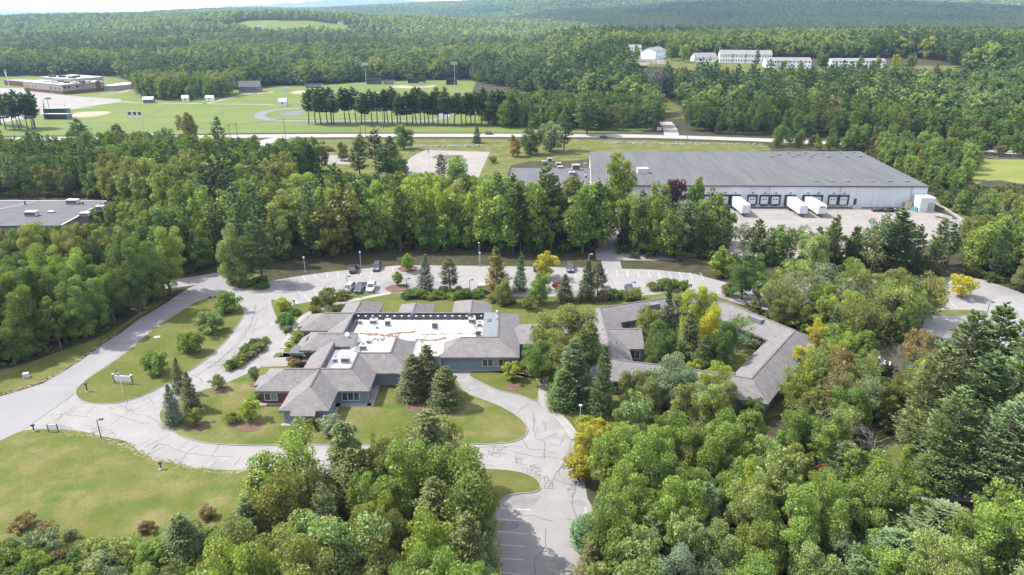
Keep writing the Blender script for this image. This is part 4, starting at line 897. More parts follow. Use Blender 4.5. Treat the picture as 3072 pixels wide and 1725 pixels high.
for i, x in enumerate(DOCKS):
    y = front_y(x)
    fr = MB().box(x - 1.75, x - 1.32, y - .35, y + .02, 1.05, 4.0).box(x + 1.32, x + 1.75, y - .35, y + .02, 1.05, 4.0).box(x - 1.75, x + 1.75, y - .4, y + .02, 4.0, 4.55)
    dd = part_of(wh, fr, 'dock_shelter', 'rubber')
    d0 = wh.location
    door = MB().box(x - 1.3 - d0[0], x + 1.3 - d0[0], y - .07 - d0[1], y - d0[1], 1.3, 4.0).build('dock_door', M['white'], dd)
    MB().box(x - .8 - d0[0], x - .15 - d0[0], y - .1 - d0[1], y - .08 - d0[1], 2.75, 3.05).box(x + .15 - d0[0], x + .8 - d0[0], y - .1 - d0[1], y - .08 - d0[1], 2.75, 3.05).build('door_light', M['glass'], dd)
    MB().box(x - 1.2 - d0[0], x + 1.2 - d0[0], y - .5 - d0[1], y - .02 - d0[1], .75, 1.2).build('dock_bumper', M['rubber'] if i not in (10, 11) else M['sand'], dd)
    part_of(wh, MB().box(x - .25, x + .25, y - .3, y, 5.0, 5.35), 'wall_light', 'curb_metal')
xd = (117.19,236.27)[0]; part_of(wh, MB().box(xd - .55, xd + .55, front_y(xd) - .06, front_y(xd), 1.0, 3.3), 'door', 'curb_metal')
part_of(wh, MB().box(xd - 1.2, xd + 1.8, front_y(xd) - 1.8, front_y(xd) - .1, 0, 1.1), 'stair_landing', 'unit')
xd = (78.85,236.67)[0]; part_of(wh, MB().box(xd - .5, xd + .5, front_y(xd) - .06, front_y(xd), 1.0, 3.2), 'door', 'curb_metal')
for k in range(1, 19):
    x = w0[0] + (w1[0] - w0[0]) * k / 19
    part_of(wh, MB().box(x - .05, x + .05, front_y(x) - .03, front_y(x) + .02, .3, WZ - .4), 'wall_joint', 'unit')
    if k % 4 == 2: part_of(wh, MB().box(x + .6, x + .78, front_y(x) - .22, front_y(x), .1, WZ - .3), 'downpipe', 'metal')
# white box annexe at the right corner with tarpaulin covered stack
bx0 = (136.37,235.6); bx1 = (141.23,235.6)
part_of(wh, MB().box(bx0[0], bx1[0], 229.6, 234.8, 0, 4.9), 'annexe', 'white'); part_of(wh, MB().box(bx0[0] + 2.6, bx1[0] - .3, 229.52, 229.6, .3, 3.2), 'annexe_door', 'metal')

# lower office block of the warehouse
wo_b = tag(empty('warehouse_office', (10, 260, 0)), 'low grey flat roofed office attached to the left of the warehouse', 'building')
oz = 5.2
q = [p[:2] for p in [(0.41,292.2,5.2),(33.3,292.2,5.2),(28.26,234.46,5.2),(20.57,234.46,5.2),(-1.75,244.49,5.2)]]
q = [(0.2, 276.5), (31.0, 276.5), (27.0, 226.5), (17.0, 226.5), (-1.6, 240.0)]
part_of(wo_b, MB().prism(q, -.05, oz - .2), 'wall', 'wh_wall')
part_of(wo_b, MB().prism([(q[0][0] - .3, q[0][1] + .3), (31.0, q[1][1] + .3), (27.0, q[2][1] - .3), (q[3][0], q[3][1] - .3), (q[4][0] - .3, q[4][1])], oz - .2, oz + .12), 'flat_roof', 'wh_roof')
for k in range(5):
    part_of(wo_b, ribbon([(19 + k * 1.9, 227), (19.7 + k * 2.1, 252)], .5, oz + .121, oz + .135), 'roof_strip', 'unit' if k % 2 else 'metal')
wz = window(wo_b, 'y', 226.5, 19.5, 23.5, 2.2, 3.9, 3, -1); wz.location = -Vector(wo_b.location)
for a in ((*(15.51,287.96,5.3), 1.8, 1.6, 1.9, 1, 'square air unit at the back of the warehouse office roof'), (*(12.89,283.86,5.3), 1.6, 1.4, 1.5, 1, 'dark small air unit left at the back of the warehouse office roof'), (*(18.54,280.85,5.3), 2.0, 1.6, 1.4, 1, 'pale low air unit in the middle of the warehouse office roof'),
          (*(24.87,273.11,5.3), 3.0, 2.2, 2.2, 2, 'largest twin fan air unit on the warehouse office roof'), (*(22.59,263.97,5.3), 2.2, 1.6, 1.2, 1, 'low white air unit before the largest one on the warehouse office roof'), (*(22.08,244.2,5.3), 2.4, 2.0, 2.2, 1, 'tall dark air unit nearest the edge of the warehouse office roof'), (*(19.03,275.96,5.3), 2.2, 1.2, .9, 0, 'long low duct box on the warehouse office roof'), (*(29.31,280.85,5.3), 1.0, 1.0, 1.2, 1, 'small unit beside the warehouse wall on the office roof'), (*(27.28,258.76,5.3), .9, .9, 1.2, 1, 'small white unit on the pale strips of the office roof')):
    hvac(*a)
# flat roofed building at the left edge
fb = tag(empty('flat_roof_building', (-170, 205, 0)), 'grey flat roofed industrial building at the left edge', 'building')
fq = [(-240, 218), (-128, 216.5), (-126, 190.0), (-240, 188)]
part_of(fb, MB().prism(fq, -.05, 6.7), 'wall', 'tan_wall')
part_of(fb, MB().prism([(-240.4, 218.4), (-127.6, 216.9), (-125.6, 189.6), (-240.4, 187.6)], 6.7, 7.0), 'flat_roof', 'wh_roof')
part_of(fb, ribbon([(-240, 218.3), (-127.7, 216.8), (-125.7, 189.8)], .4, 6.95, 7.2), 'parapet', 'unit')
for k, (a, b) in enumerate((((-215, 189), (-190, 218)), ((-165, 189), (-150, 217)), ((-190, 205), (-130, 203)))): part_of(fb, ribbon([a, b], .25, 7.01, 7.03), 'roof_seam', 'unit' if k == 1 else 'sealant')
for a in ((*(-140.31,199.9,7), 3.2, 2.0, 1.4, 0, 'long dark box on the left flat roof, front one'), (*(-136.36,213.84,7), 3.4, 2.0, 1.4, 0, 'dark flat unit at the back of the left flat roof'), (*(-124.73,199.9,7), 2.6, 1.8, 1.0, 0, 'pale unit at the front right of the left flat roof'), (*(-123.26,205.5,7), 2.2, 1.8, 1.6, 1, 'white unit at the right end of the left flat roof'), (*(-136.81,203.23,7), 1.8, 1.0, .5, 0, 'small dark hatch in the middle of the left flat roof')):
    hvac(*a)
pipe_vent((-150.53,212.61,7), 1.0, .2, 'dark pipe vent on the left flat roof, left one', 'black'); pipe_vent((-132.66,212.61,7), .8, .2, 'dark pipe vent on the left flat roof, right one', 'black')

# ---------------------------------------------------------------- school
A = (-422.85,632.02); B = (-370.28,600.63); C = (-352.69,632.02)
A, B, C = (A[0], A[1]), (B[0], B[1]), (C[0], C[1])
D = (A[0] + (C[0] - B[0]), A[1] + (C[1] - B[1]))
school = tag(empty('school', (B[0], B[1], 0)), 'school with tan walls on a red brick base', 'school')
part_of(school, MB().prism([A, B, C, D], -.05, 2.6), 'brick_base', 'brick')
def inset(poly, d):
    cx = sum(p[0] for p in poly) / len(poly); cy_ = sum(p[1] for p in poly) / len(poly)
    return [(cx + (p[0] - cx) * (1 - d), cy_ + (p[1] - cy_) * (1 - d)) for p in poly]
part_of(school, MB().prism(inset([A, B, C, D], .004), 2.6, 7.6), 'wall', 'tan_wall')
part_of(school, MB().prism(inset([A, B, C, D], -.004), 7.6, 7.95), 'flat_roof', 'unit')
bk = [lerp2(A, D, .45), lerp2(lerp2(A, B, .75), lerp2(D, C, .75), .45), lerp2(lerp2(A, B, .75), lerp2(D, C, .75), 1.25), lerp2(A, D, 1.25)]
part_of(school, MB().prism(bk, 0, 10.2), 'gymnasium', 'tan_wall'); part_of(school, MB().prism(inset(bk, -.01), 10.2, 10.5), 'gymnasium_roof', 'unit')
lw = [lerp2(A, B, -.95), lerp2(A, B, -.03), lerp2(lerp2(A, B, -.03), lerp2(D, C, -.03), .4), lerp2(lerp2(A, B, -.95), lerp2(D, C, -.95), .4)]
lw = [(p[0] - 2, p[1] + 22) for p in lw]
part_of(school, MB().prism(lw, -.05, 4.2), 'low_wing', 'brick'); part_of(school, MB().prism(inset(lw, -.01), 4.2, 4.6), 'low_roof', 'grey_membrane')
rw = [lerp2(B, C, .97), (C[0] + 8, C[1] - 2), (C[0] + 22, C[1] + 26), (C[0] + 2, C[1] + 30)]
part_of(school, MB().prism(rw, -.05, 4.0), 'side_wing', 'tan_wall'); part_of(school, MB().prism(inset(rw, -.02), 4.0, 4.3), 'side_roof', 'unit')
def wall_box(a, b, t0, t1, z0, z1, d, mat, name, root):
    v = Vector(b) - Vector(a); nrm = Vector((v.y, -v.x)).normalized()
    p0, p1 = Vector(a) + v * t0, Vector(a) + v * t1
    return part_of(root, MB().prism([tuple(p0 + nrm * d), tuple(p1 + nrm * d), tuple(p1 - nrm * .1), tuple(p0 - nrm * .1)], z0, z1), name, mat)
for t in (.05, .12, .24, .31): wall_box(A, B, t, t + .012, 3.6, 5.2, .12, 'glass', 'window', school)
for t in (.7, .8, .9): wall_box(A, B, t, t + .04, 3.8, 5.4, .12, 'glass', 'window', school)
wall_box(A, B, .68, .78, 0, 2.5, .1, 'curb_metal', 'door', school)
for t in (.03, .13, .32): wall_box(B, C, t, t + .055, 4.6, 6.4, .12, 'glass', 'window', school)
for t in (.4, .46, .52, .72, .78, .84): wall_box(B, C, t, t + .02, 5.6, 6.4, .12, 'glass', 'window', school)
for t in (.42, .48, .55, .62): wall_box(B, C, t, t + .02, 3.2, 3.8, .12, 'glass', 'window', school)
wall_box(B, C, .32, .4, 0, 3.0, .5, 'curb_metal', 'door', school); wall_box(B, C, .8, .9, 0, 8.6, .6, 'brick', 'tower', school)
for i, (s, t) in enumerate(((.5, .12), (.62, .2), (.75, .1), (.86, .25), (.95, .35), (.98, .5), (.97, .65), (.6, .35))):
    p = lerp2(lerp2(A, B, s), lerp2(D, C, s), t)
    part_of(school, MB().cbox(p, 4, 3, 7.9, 9.4), 'roof_unit', 'curb_metal' if i % 2 else 'unit')
for i, (s, t) in enumerate(((.2, .55), (.4, .6), (.55, .8), (.65, .6))):
    p = lerp2(lerp2(A, B, s), lerp2(D, C, s), t)
    part_of(school, MB().cbox(p, 5, 3.5, 10.4, 12.2), 'roof_unit', 'curb_metal')

# ---------------------------------------------------------------- gabled houses, huts and apartments
def gable(name, c, w, d, h, rh, rz, wall, roofm, label, cat, units=1, storeys=2, wins=3, group=None, base=2.0):
    o = tag(empty(name, c, rz), label, cat, group)
    MB().box(-w / 2, w / 2, -d / 2, d / 2, -base, h).build('wall', M[wall], o)
    rf = MB()
    e = .35
    for s in (-1, 1): rf.slab([(-w / 2 - e, s * (d / 2 + e), h - e * rh / d * 2), (w / 2 + e, s * (d / 2 + e), h - e * rh / d * 2), (w / 2 + e, 0, h + rh), (-w / 2 - e, 0, h + rh)], .2)
    rf.build('roof', M[roofm], o)
    g = MB()
    for s in (-1, 1): g.add([(s * w / 2, -d / 2, h), (s * w / 2, d / 2, h), (s * w / 2, 0, h + rh - .1)], [(0, 1, 2)])
    g.build('gable', M[wall], o)
    uw = w / units
    for u in range(1, units): MB().box(-w / 2 + u * uw - .2, -w / 2 + u * uw + .2, -d / 2 - .4, d / 2 + .4, 0, h + rh * .25).build('party_wall', M['fascia'], o)
    for u in range(units):
        for s in range(storeys):
            for k in range(wins):
                x = -w / 2 + uw * (u + (k + .5) / wins); z = (s + .45) * h / storeys
                MB().box(x - .5, x + .5, -d / 2 - .06, -d / 2 + .02, z - .2, z + 1.1).build('window', M['glass'], o)
    return o
ap = lambda p: p
def apt(pl, pr, depth, h, rh, wall, label, units, storeys, wins, group='hilltop apartment buildings'):
    a, b = Vector(pl), Vector(pr)
    w = (b - a).length
    rz = math.atan2(b.y - a.y, b.x - a.x)
    nrm = Vector((-(b - a).y, (b - a).x, 0)).normalized()
    c = (a + b) / 2 + nrm * depth / 2
    return gable('apartment_building', (c.x, c.y, (a.z + b.z) / 2 + .5), w, depth, h, rh, rz, wall, 'apt_roof' if wall != 'white' else 'apt_roof', label, 'building', units, storeys, wins, group, 6.0)
apt((107.15,718.77,23), (125.31,718.77,23), 13, 8.2, 2.6, 'clapboard_white', 'white apartment block at the left of the hilltop, behind pines', 1, 3, 7)
apt((131.32,678.75,22.86), (145.36,699.94,23), 14, 7.0, 3.0, 'clapboard_white', 'white gabled house above the hilltop parking lot', 1, 2, 4)
apt((162.58,653.76,21.69), (182.13,656.51,21.87), 13, 4.0, 3.6, 'cream_wall', 'low brown roofed apartment left of the long townhouse row', 3, 1, 3)
apt((183.13,652.4,21.6), (226.6,645.6,21.08), 13, 7.2, 3.4, 'cream_wall', 'long cream townhouse row above the hillside lawn', 4, 2, 5)
apt((215.06,625.33,19.18), (252.33,622.59,18.89), 11, 5.6, 2.6, 'clapboard_white', 'white townhouse row of four units right of the lone pine', 4, 2, 3)
apt((270.34,623.96,19.03), (315.08,622.59,18.89), 11, 5.6, 2.0, 'clapboard_white', 'rightmost white townhouse row half hidden by trees', 4, 2, 4)
gable('farmhouse', (-528.92,1590.52,30.19), 16, 10, 6, 3.5, .2, 'white', 'apt_roof', 'white farmhouse in the clearing on the far hill', 'house', 1, 2, 4)
gable('farmhouse', (-392.14,1727.48,39.56), 14, 9, 5, 3, -.2, 'white', 'apt_roof', 'small white house at the right end of the far clearing', 'house', 1, 2, 3)
gable('farmhouse', (-696.53,1540.01,22.18), 14, 9, 5, 3, -.2, 'white', 'apt_roof', 'tiny white house alone in the far left woods', 'house', 1, 2, 3)
gable('barn', (*(-222.68,620.98), 0), 17, 11, 5.0, 4.2, .12, 'fascia', 'wh_roof', 'grey barn at the edge of the playing fields', 'barn', 1, 1, 2)
gable('shed', (*(-271.51,542.16), 0), 7, 5, 3.0, 1.6, .2, 'fascia', 'unit', 'dark blue shed beside the tree group on the playing field', 'shed', 1, 1, 2)
gable('shed', (*(-248.25,551.84), 0), 4.5, 4, 2.8, 1.8, .2, 'white', 'unit', 'little white hut at the foot of the tree group', 'shed', 1, 1, 1)
gable('shed', (*(-231.33,555.81), 0), 5.5, 4, 2.6, 1.4, .1, 'cream_wall', 'unit', 'cream hut at the right end of the tree group', 'shed', 1, 1, 1)
gable('shed', (*(-165.71,524.33), 0), 5.4, 4.5, 3.4, 2.0, .1, 'white', 'unit', 'white shed beside the path across the playing field', 'shed', 1, 1, 1)
def dugout(p, w, d, h, wall, label, roofm='unit', rz=0.0):
    o = tag(empty('dugout', (p[0], p[1], 0), rz), label, 'dugout', 'dugouts at the ball fields')
    MB().box(-w / 2, w / 2, d / 2 - .2, d / 2, 0, h).box(-w / 2, -w / 2 + .2, -d / 2, d / 2, 0, h).box(w / 2 - .2, w / 2, -d / 2, d / 2, 0, h).build('wall', M[wall], o)
    MB().slab([(-w / 2 - .3, -d / 2 - .4, h + .5), (w / 2 + .3, -d / 2 - .4, h + .5), (w / 2 + .3, d / 2 + .2, h + .1), (-w / 2 - .3, d / 2 + .2, h + .1)], .2).build('roof', M[roofm], o)
    MB().box(-w / 2 + .4, w / 2 - .4, d / 2 - .8, d / 2 - .4, 0, .45).build('bench', M['wood_pole'], o)
    for k in range(3):
        x = -w / 2 + w * (k + .5) / 3
        MB().box(x - .08, x + .08, -d / 2, -d / 2 + .15, 0, h + .3).build('post', M['black'], o)
dugout((-302.62,479.59), 15, 4.5, 3.4, 'fascia', 'long grey dugout at the back of the softball infield', 'unit', .12)
dugout((-287.38,455.37), 15, 5, 3.0, 'fascia', 'long grey dugout at the front of the softball infield')
dugout((-91.41,703.69), 17, 4, 4.0, 'wood_pole', 'brown dugout beside the far baseball infield', 'sand')
dugout((-116.56,693.36), 10, 4, 3.6, 'white', 'white dugout left of the far baseball infield')
dugout((-178.71,659.38), 15, 4, 3.0, 'white', 'white shelter left of the far floodlight')
dugout((-130.92,693.36), 14, 4, 5.0, 'fascia', 'dark shelter behind the left floodlight')
dugout((-56.84,688.3), 10, 4, 5.0, 'brick', 'dark red shelter behind the right floodlight')
def bleacher(p, w, rows, label, rz=0.0):
    o = tag(empty('bleacher', (p[0], p[1], 0), rz), label, 'bleacher', 'bleachers at the ball fields')
    for k in range(rows):
        MB().box(-w / 2, w / 2, k * .7, k * .7 + .4, .4 + k * .4, .46 + k * .4).build('plank', M['metal'], o)
    MB().box(-w / 2, -w / 2 + .1, 0, rows * .7, 0, .4).box(w / 2 - .1, w / 2, 0, rows * .7, 0, .4).build('frame', M['metal'], o)
bleacher((-269.46,454.54), 13, 3, 'metal bleacher on the grass before the softball infield')
bleacher((-298.98,501.3), 14, 3, 'metal bleacher behind the softball infield', .3)
bleacher((-79.78,648.46), 14, 4, 'metal bleacher behind the row of pines')
sb = tag(empty('scoreboard', (*(-236.06,450.63), 0)), 'three panel black and white board standing on the playing field', 'scoreboard')
for k in (-1, 0, 1):
    MB().box(k * 4.2 - 1.7, k * 4.2 + 1.7, -.15, .15, 2.0, 7.2).build('panel', M['white'], sb)
    MB().box(k * 4.2 - 1.3, k * 4.2 + 1.3, -.2, -.16, 4.0, 6.8).build('screen', M['black'], sb)
    MB().cyl(k * 4.2 - 1.2, .2, 0, 2.2, .12, 6).cyl(k * 4.2 + 1.2, .2, 0, 2.2, .12, 6).build('leg', M['metal'], sb)
sb.scale = (.75, .75, .75)
# ---------------------------------------------------------------- vehicles
def paintmat(name, c): return surf(name, c, rough=.3, spec=.6)
CARP = {k: paintmat('car paint ' + k, c) for k, c in dict(black=(.02, .021, .024), charcoal=(.05, .052, .058), white=(.46, .46, .455), silver=(.25, .255, .26), blue=(.025, .04, .075), teal=(.04, .058, .062), red=(.2, .02, .02)).items()}
M['lamp_red'] = surf('tail lamp', (.35, .02, .02), rough=.3); M['lamp_clear'] = surf('head lamp', (.75, .76, .78), rough=.15, spec=.8)

def loft(secs):
    m = MB(); n = len(secs[0])
    v = [p for s in secs for p in s]; f = []
    for i in range(len(secs) - 1):
        for k in range(n):
            k2 = (k + 1) % n
            f.append((i * n + k, i * n + k2, (i + 1) * n + k2, (i + 1) * n + k))
    f.append(tuple(range(n - 1, -1, -1))); f.append(tuple((len(secs) - 1) * n + k for k in range(n)))
    return m.add(v, f)

def car(x, y, rz, style, color, label, group='parked cars', z=.036):
    o = tag(empty(style, (x, y, z), rz), label, {'suv': 'car', 'sedan': 'car', 'pickup_truck': 'pickup'}[style], group)
    tall = {'suv': 1.72, 'sedan': 1.45, 'pickup_truck': 1.8}[style]
    L, W, belt = (4.7, 1.86, 1.02) if style == 'suv' else ((4.7, 1.82, .92) if style == 'sedan' else (5.6, 1.95, 1.12))
    h = W / 2
    def sec(xx, zt, wt, zb=.30, wb=None):
        wb = wb or wt
        return [(xx, -wb * .9, zb), (xx, -wb, zb + .2), (xx, -wt, zt - .12), (xx, -wt * .9, zt), (xx, wt * .9, zt), (xx, wt, zt - .12), (xx, wb, zb + .2), (xx, wb * .9, zb)]
    hood = belt - .06
    if style == 'suv': prof = [(-L / 2, .78, .8), (-L / 2 + .12, 1.0, .95), (-1.2, belt, 1), (.6, belt, 1), (1.0, hood, 1), (L / 2 - .3, hood - .1, .95), (L / 2, .66, .8)]
    elif style == 'sedan': prof = [(-L / 2, .7, .8), (-L / 2 + .15, .9, .94), (-1.4, .96, 1), (.5, belt, 1), (1.0, .86, 1), (L / 2 - .3, .74, .94), (L / 2, .56, .8)]
    else: prof = [(-L / 2, 1.05, .95), (-L / 2 + .05, 1.1, 1), (-.7, 1.1, 1), (.9, belt, 1), (1.3, hood, 1), (L / 2 - .25, hood - .06, .96), (L / 2, .8, .86)]
    loft([sec(a, b, h * c) for a, b, c in prof]).build('body', CARP[color], o, smooth=False)
    if style == 'suv': base, top = (-L / 2 + .12, 1.15), (-L / 2 + .45, .45)
    elif style == 'sedan': base, top = (-1.75, 1.1), (-1.0, .35)
    else: base, top = (-.75, 1.35), (-.6, .75)
    cb = MB(); b0, b1 = base; t0, t1 = top; zb = belt - .06
    hw, tw = h * .93, h * .72
    cb.add([(b0, -hw, zb), (b1, -hw, zb), (b1, hw, zb), (b0, hw, zb), (t0, -tw, tall - .05), (t1, -tw, tall - .05), (t1, tw, tall - .05), (t0, tw, tall - .05)], [(4, 5, 6, 7), (0, 1, 5, 4), (1, 2, 6, 5), (2, 3, 7, 6), (3, 0, 4, 7)])
    cb.build('greenhouse', M['glass'], o)
    MB().add([(t0, -tw, tall - .05), (t1, -tw, tall - .05), (t1, tw, tall - .05), (t0, tw, tall - .05), (t0 + .12, -tw + .1, tall + .02), (t1 - .12, -tw + .1, tall + .02), (t1 - .12, tw - .1, tall + .02), (t0 + .12, tw - .1, tall + .02)], [(4, 5, 6, 7), (0, 1, 5, 4), (1, 2, 6, 5), (2, 3, 7, 6), (3, 0, 4, 7)]).build('roof', CARP[color], o)
    pl = MB()
    for s in (-1, 1):
        for bx_, tx_ in ((b0, t0), (b1, t1), ((b0 + b1) / 2, (t0 + t1) / 2)):
            pl.tube([(bx_, s * hw * 1.005, zb), (tx_, s * tw * 1.01, tall - .05)], .05, 4)
    pl.build('pillar', CARP[color], o)
    if style == 'pickup_truck': MB().box(-L / 2 + .15, -.85, -h * .8, h * .8, 1.09, 1.12).build('bed_floor', M['rubber'], o)
    for sx in (-1.42, 1.42):
        for s in (-1, 1):
            k = L / 4.7
            wv = MB().tube([(sx * k, s * (h - .2), .34), (sx * k, s * (h + .02), .34)], .34, 14).build('wheel', M['rubber'], o)
            MB().tube([(sx * k, s * (h + .015), .34), (sx * k, s * (h + .035), .34)], .2, 10).build('rim', M['metal'], wv)
    for s in (-1, 1):
        MB().box(L / 2 - .2, L / 2 - .02, s * h * .62 - .2, s * h * .62 + .2, .6 if style == 'sedan' else .72, .74 if style == 'sedan' else .86).build('headlight', M['lamp_clear'], o)
        MB().box(-L / 2 - .01, -L / 2 + .12, s * h * .72 - .12, s * h * .72 + .12, .72, .98).build('tail_light', M['lamp_red'], o)
        MB().box(b1 - .35, b1 - .15, s * (h + .12) - .1, s * (h + .12) + .1, belt, belt + .16).build('mirror', CARP[color], o)
    return o
R90 = math.pi / 2
def xy(p): return p[0], p[1]
car(*xy((-40.84,171.49)), R90 + .03, 'suv', 'black', 'black suv in the shade of the back parking row, left one')
car(*xy((-35.2,173.06)), -R90 + .02, 'suv', 'charcoal', 'dark suv in the shade of the back parking row beside the mulch island')
car(*xy((-39.09,157.7)), -R90 - .12, 'suv', 'silver', 'silver suv, leftmost of the three cars near the mulch circle')
car(*xy((-36.53,157.99)), -R90 - .05, 'pickup_truck', 'teal', 'dark pickup truck between the silver suv and the white car')
car(*xy((-33.92,158.37)), -R90, 'suv', 'white', 'white car, rightmost of the three near the mulch circle')
car(*xy((6.48,172.69)), R90, 'sedan', 'black', 'black car half hidden behind the yellow tree')
car(*xy((15.04,172.23)), -R90, 'suv', 'charcoal', 'charcoal car in the shaded back row right of the yellow tree')
car(*xy((22.81,156.37)), -R90 + .1, 'sedan', 'teal', 'dark green car between the spruce and the blue car')
car(*xy((28.08,155.92)), -R90 + .1, 'suv', 'blue', 'dark blue car parked beside the courtyard building shrubs')
car(*xy((-7.04,158.69)), R90, 'sedan', 'white', 'white car half hidden behind the olive spruce')
car(*xy((72.78,236.67)), R90, 'pickup_truck', 'charcoal', 'dark pickup truck backed up to a loading dock', 'vehicles in the loading yard', .045)
car(*xy((123.49,230.88)), .15, 'sedan', 'black', 'black car in the loading yard, left one of two', 'vehicles in the loading yard', .045)
car(*xy((126.8,230.11)), .15, 'suv', 'black', 'black suv in the loading yard, right one of two', 'vehicles in the loading yard', .045)
car(*xy((-361.75,565.28)), 3.3, 'sedan', 'black', 'lone black car on the school parking lot', 'cars at the school', .065)
car(*xy((-417.34,592.62)), .2, 'sedan', 'charcoal', 'dark car at the left edge of the school lot', 'cars at the school', .065)
car(*xy((-197.43,388.25)), 0.0, 'suv', 'white', 'white car driving on the main road between the left trees', 'cars on the main road', .045)
car(*xy((-12.57,393.01)), .0, 'suv', 'black', 'black car driving on the main road near the lone spruce', 'cars on the main road', .045)
car(*xy((49.49,382.28)), .0, 'sedan', 'black', 'black car on the main road emerging behind the big pine', 'cars on the main road', .045)
car(*xy((68.94,119.18)), -.5, 'suv', 'silver', 'silver car glimpsed between rusty trees', z=.05)

def trailer(x, y1, L, label, marks=False):
    o = tag(empty('semi_trailer', (x, y1, .045)), label, 'trailer', 'white trailers at the loading docks')
    MB().box(-1.3, 1.3, -L, -.15, 1.15, 4.05).build('body', M['white'], o)
    MB().box(-1.32, 1.32, -L - .02, -.13, 3.98, 4.08).build('roof', M['white'], o)
    MB().box(-1.31, 1.31, -L - .02, -L + .05, 1.1, 1.3).build('sill', M['curb_metal'], o)
    MB().box(-.5, .5, -L, -.5, .95, 1.15).build('chassis', M['curb_metal'], o)
    for yy in (-2.2, -3.4):
        for s in (-1, 1): MB().tube([(s * .75, yy, .5), (s * 1.25, yy, .5)], .5, 14).build('wheel', M['rubber'], o)
    for s in (-1, 1): MB().box(s * .9 - .08, s * .9 + .08, -L + 2.4, -L + 2.6, 0, 1.0).build('landing_leg', M['metal'], o)
    for k in range(1, 8):
        yy = -L + k * (L - .2) / 8
        MB().box(-1.325, -1.3, yy - .03, yy + .03, 1.2, 3.95).box(1.3, 1.325, yy - .03, yy + .03, 1.2, 3.95).build('rib', M['metal'], o)
    if marks: MB().box(-.7, .7, -L - .012, -L, 3.2, 3.6).build('logo', M['teal'], o)
trailer(DOCKS[3], front_y(DOCKS[3]) - .45, 12.0, 'white semi trailer at the leftmost visible docks, alone')
trailer(DOCKS[7], front_y(DOCKS[7]) - .45, 12.2, 'white semi trailer in the middle of the loading docks')
trailer(DOCKS[8], front_y(DOCKS[8]) - .45, 12.4, 'white semi trailer right of the middle one, with small markings', True)
tp = tag(empty('covered_stack', (*(138.21,231.92), .03), .3), 'stack under a green tarpaulin beside the white annexe', 'tarpaulin')
loft([[(-3, -1.4, 0), (-3, 1.4, 0), (-2.8, 1.0, 1.2), (-2.8, -1.0, 1.3)], [(0, -1.6, 0), (0, 1.5, 0), (0, 1.0, 2.1), (0, -1.1, 2.0)], [(3, -1.4, 0), (3, 1.4, 0), (2.8, .9, 1.0), (2.8, -.9, .9)]]).build('tarpaulin', M['teal'], tp)
gb2 = tag(empty('utility_box', (*(134.45,233.61), .03)), 'cream utility box at the corner of the white annexe', 'utility box'); MB().box(-1.1, 1.1, -.8, .8, .1, 2.4).build('casing', M['sand'], gb2); MB().box(-1.2, 1.2, -.9, .9, 0, .1).build('pad', M['walk'], gb2); MB().box(-.95, -.05, -.83, -.8, .3, 2.2).box(.05, .95, -.83, -.8, .3, 2.2).build('door', M['unit'], gb2)
ORD0 = ['first', 'second', 'third', 'fourth', 'fifth', 'sixth', 'seventh']
for i, p in enumerate([(139.04,222.9),(140.14,221.7),(139.29,219.1),(139.21,217.01),(139.67,216.44),(138.01,213.05),(143.7,221.7)]):
    pr = tag(empty('pallet', (*p, .035), i * .7), 'wooden pallet in the loading yard, %s from left of seven' % ORD0[i], 'pallet', 'pallets in the loading yard')
    for k in range(4): MB().box(-.6, .6, -.6 + k * .33, -.4 + k * .33, .35, .4).build('plank', M['wood_pole'], pr)
    MB().box(-.6, -.5, -.6, .6, 0, .35).box(.5, .6, -.6, .6, 0, .35).build('bearer', M['wood_pole'], pr)

# ---------------------------------------------------------------- street furniture
def lamp(p, h, label, style='top', mat='metal', rz=0.0, group='lamp posts of the campus'):
    o = tag(empty('lamp_post', (p[0], p[1], 0), rz), label, 'lamp post', group)
    MB().cyl(0, 0, 0, h, .085, 8, .06).build('pole', M[mat], o); MB().cyl(0, 0, 0, .25, .2, 10).build('base', M['walk'], o)
    if style == 'top':
        MB().cyl(0, 0, h, h + .35, .12, 10, .26).build('lantern', M['frame'], o); MB().cyl(0, 0, h + .35, h + .45, .3, 10, .1).build('hood', M[mat], o)
    else:
        MB().tube([(0, 0, h - .1), (.5, 0, h)], .04, 6).build('arm', M[mat], o); MB().box(.35, .95, -.2, .2, h - .05, h + .13).build('lamp_head', M[mat], o)
lamp((-53.19,170.6), 3.8, 'pale lamp post behind the back parking row, left one')
lamp((-39.58,174.32), 4.0, 'pale lamp post behind the back parking row beside the black suv')
lamp((-8.38,174.91), 3.6, 'lamp post behind the olive spruces in the parking lot')
lamp((19.89,172.77), 4.2, 'lamp post with a white head at the back of the lot', 'arm')
lamp((-25.1,157.03), 3.4, 'dark lamp post beside the mulch circle', 'arm', 'black')
lamp((-10.07,156.58), 3.2, 'dark lamp post between the olive spruces and the back bay', 'arm', 'black')
lamp((-40.18,160.64), 2.6, 'thin dark lamp post at the silver suv', 'arm', 'black')
lamp((28.48,156.58), 2.6, 'dark lamp post at the dark blue car', 'arm', 'black')
lamp((10.83,96.89), 4.2, 'pale lamp post on the right of the front drive', 'top')
lamp((-64.02,93.97), 3.7, 'black lamp post with an arm at the entrance loop', 'arm', 'black', 0.1)
lamp((102.7,140.13), 4.2, 'dark lamp post on the far parking lot island', 'arm', 'black')
lamp((-8.8,179.18), 5.0, 'lamp post in the shade behind the right parking row', 'top')
lamp((-30.3,328.36), 6.0, 'lamp post on the mulch island of the pale lot', 'arm', 'metal', group='lamp posts beyond the campus')
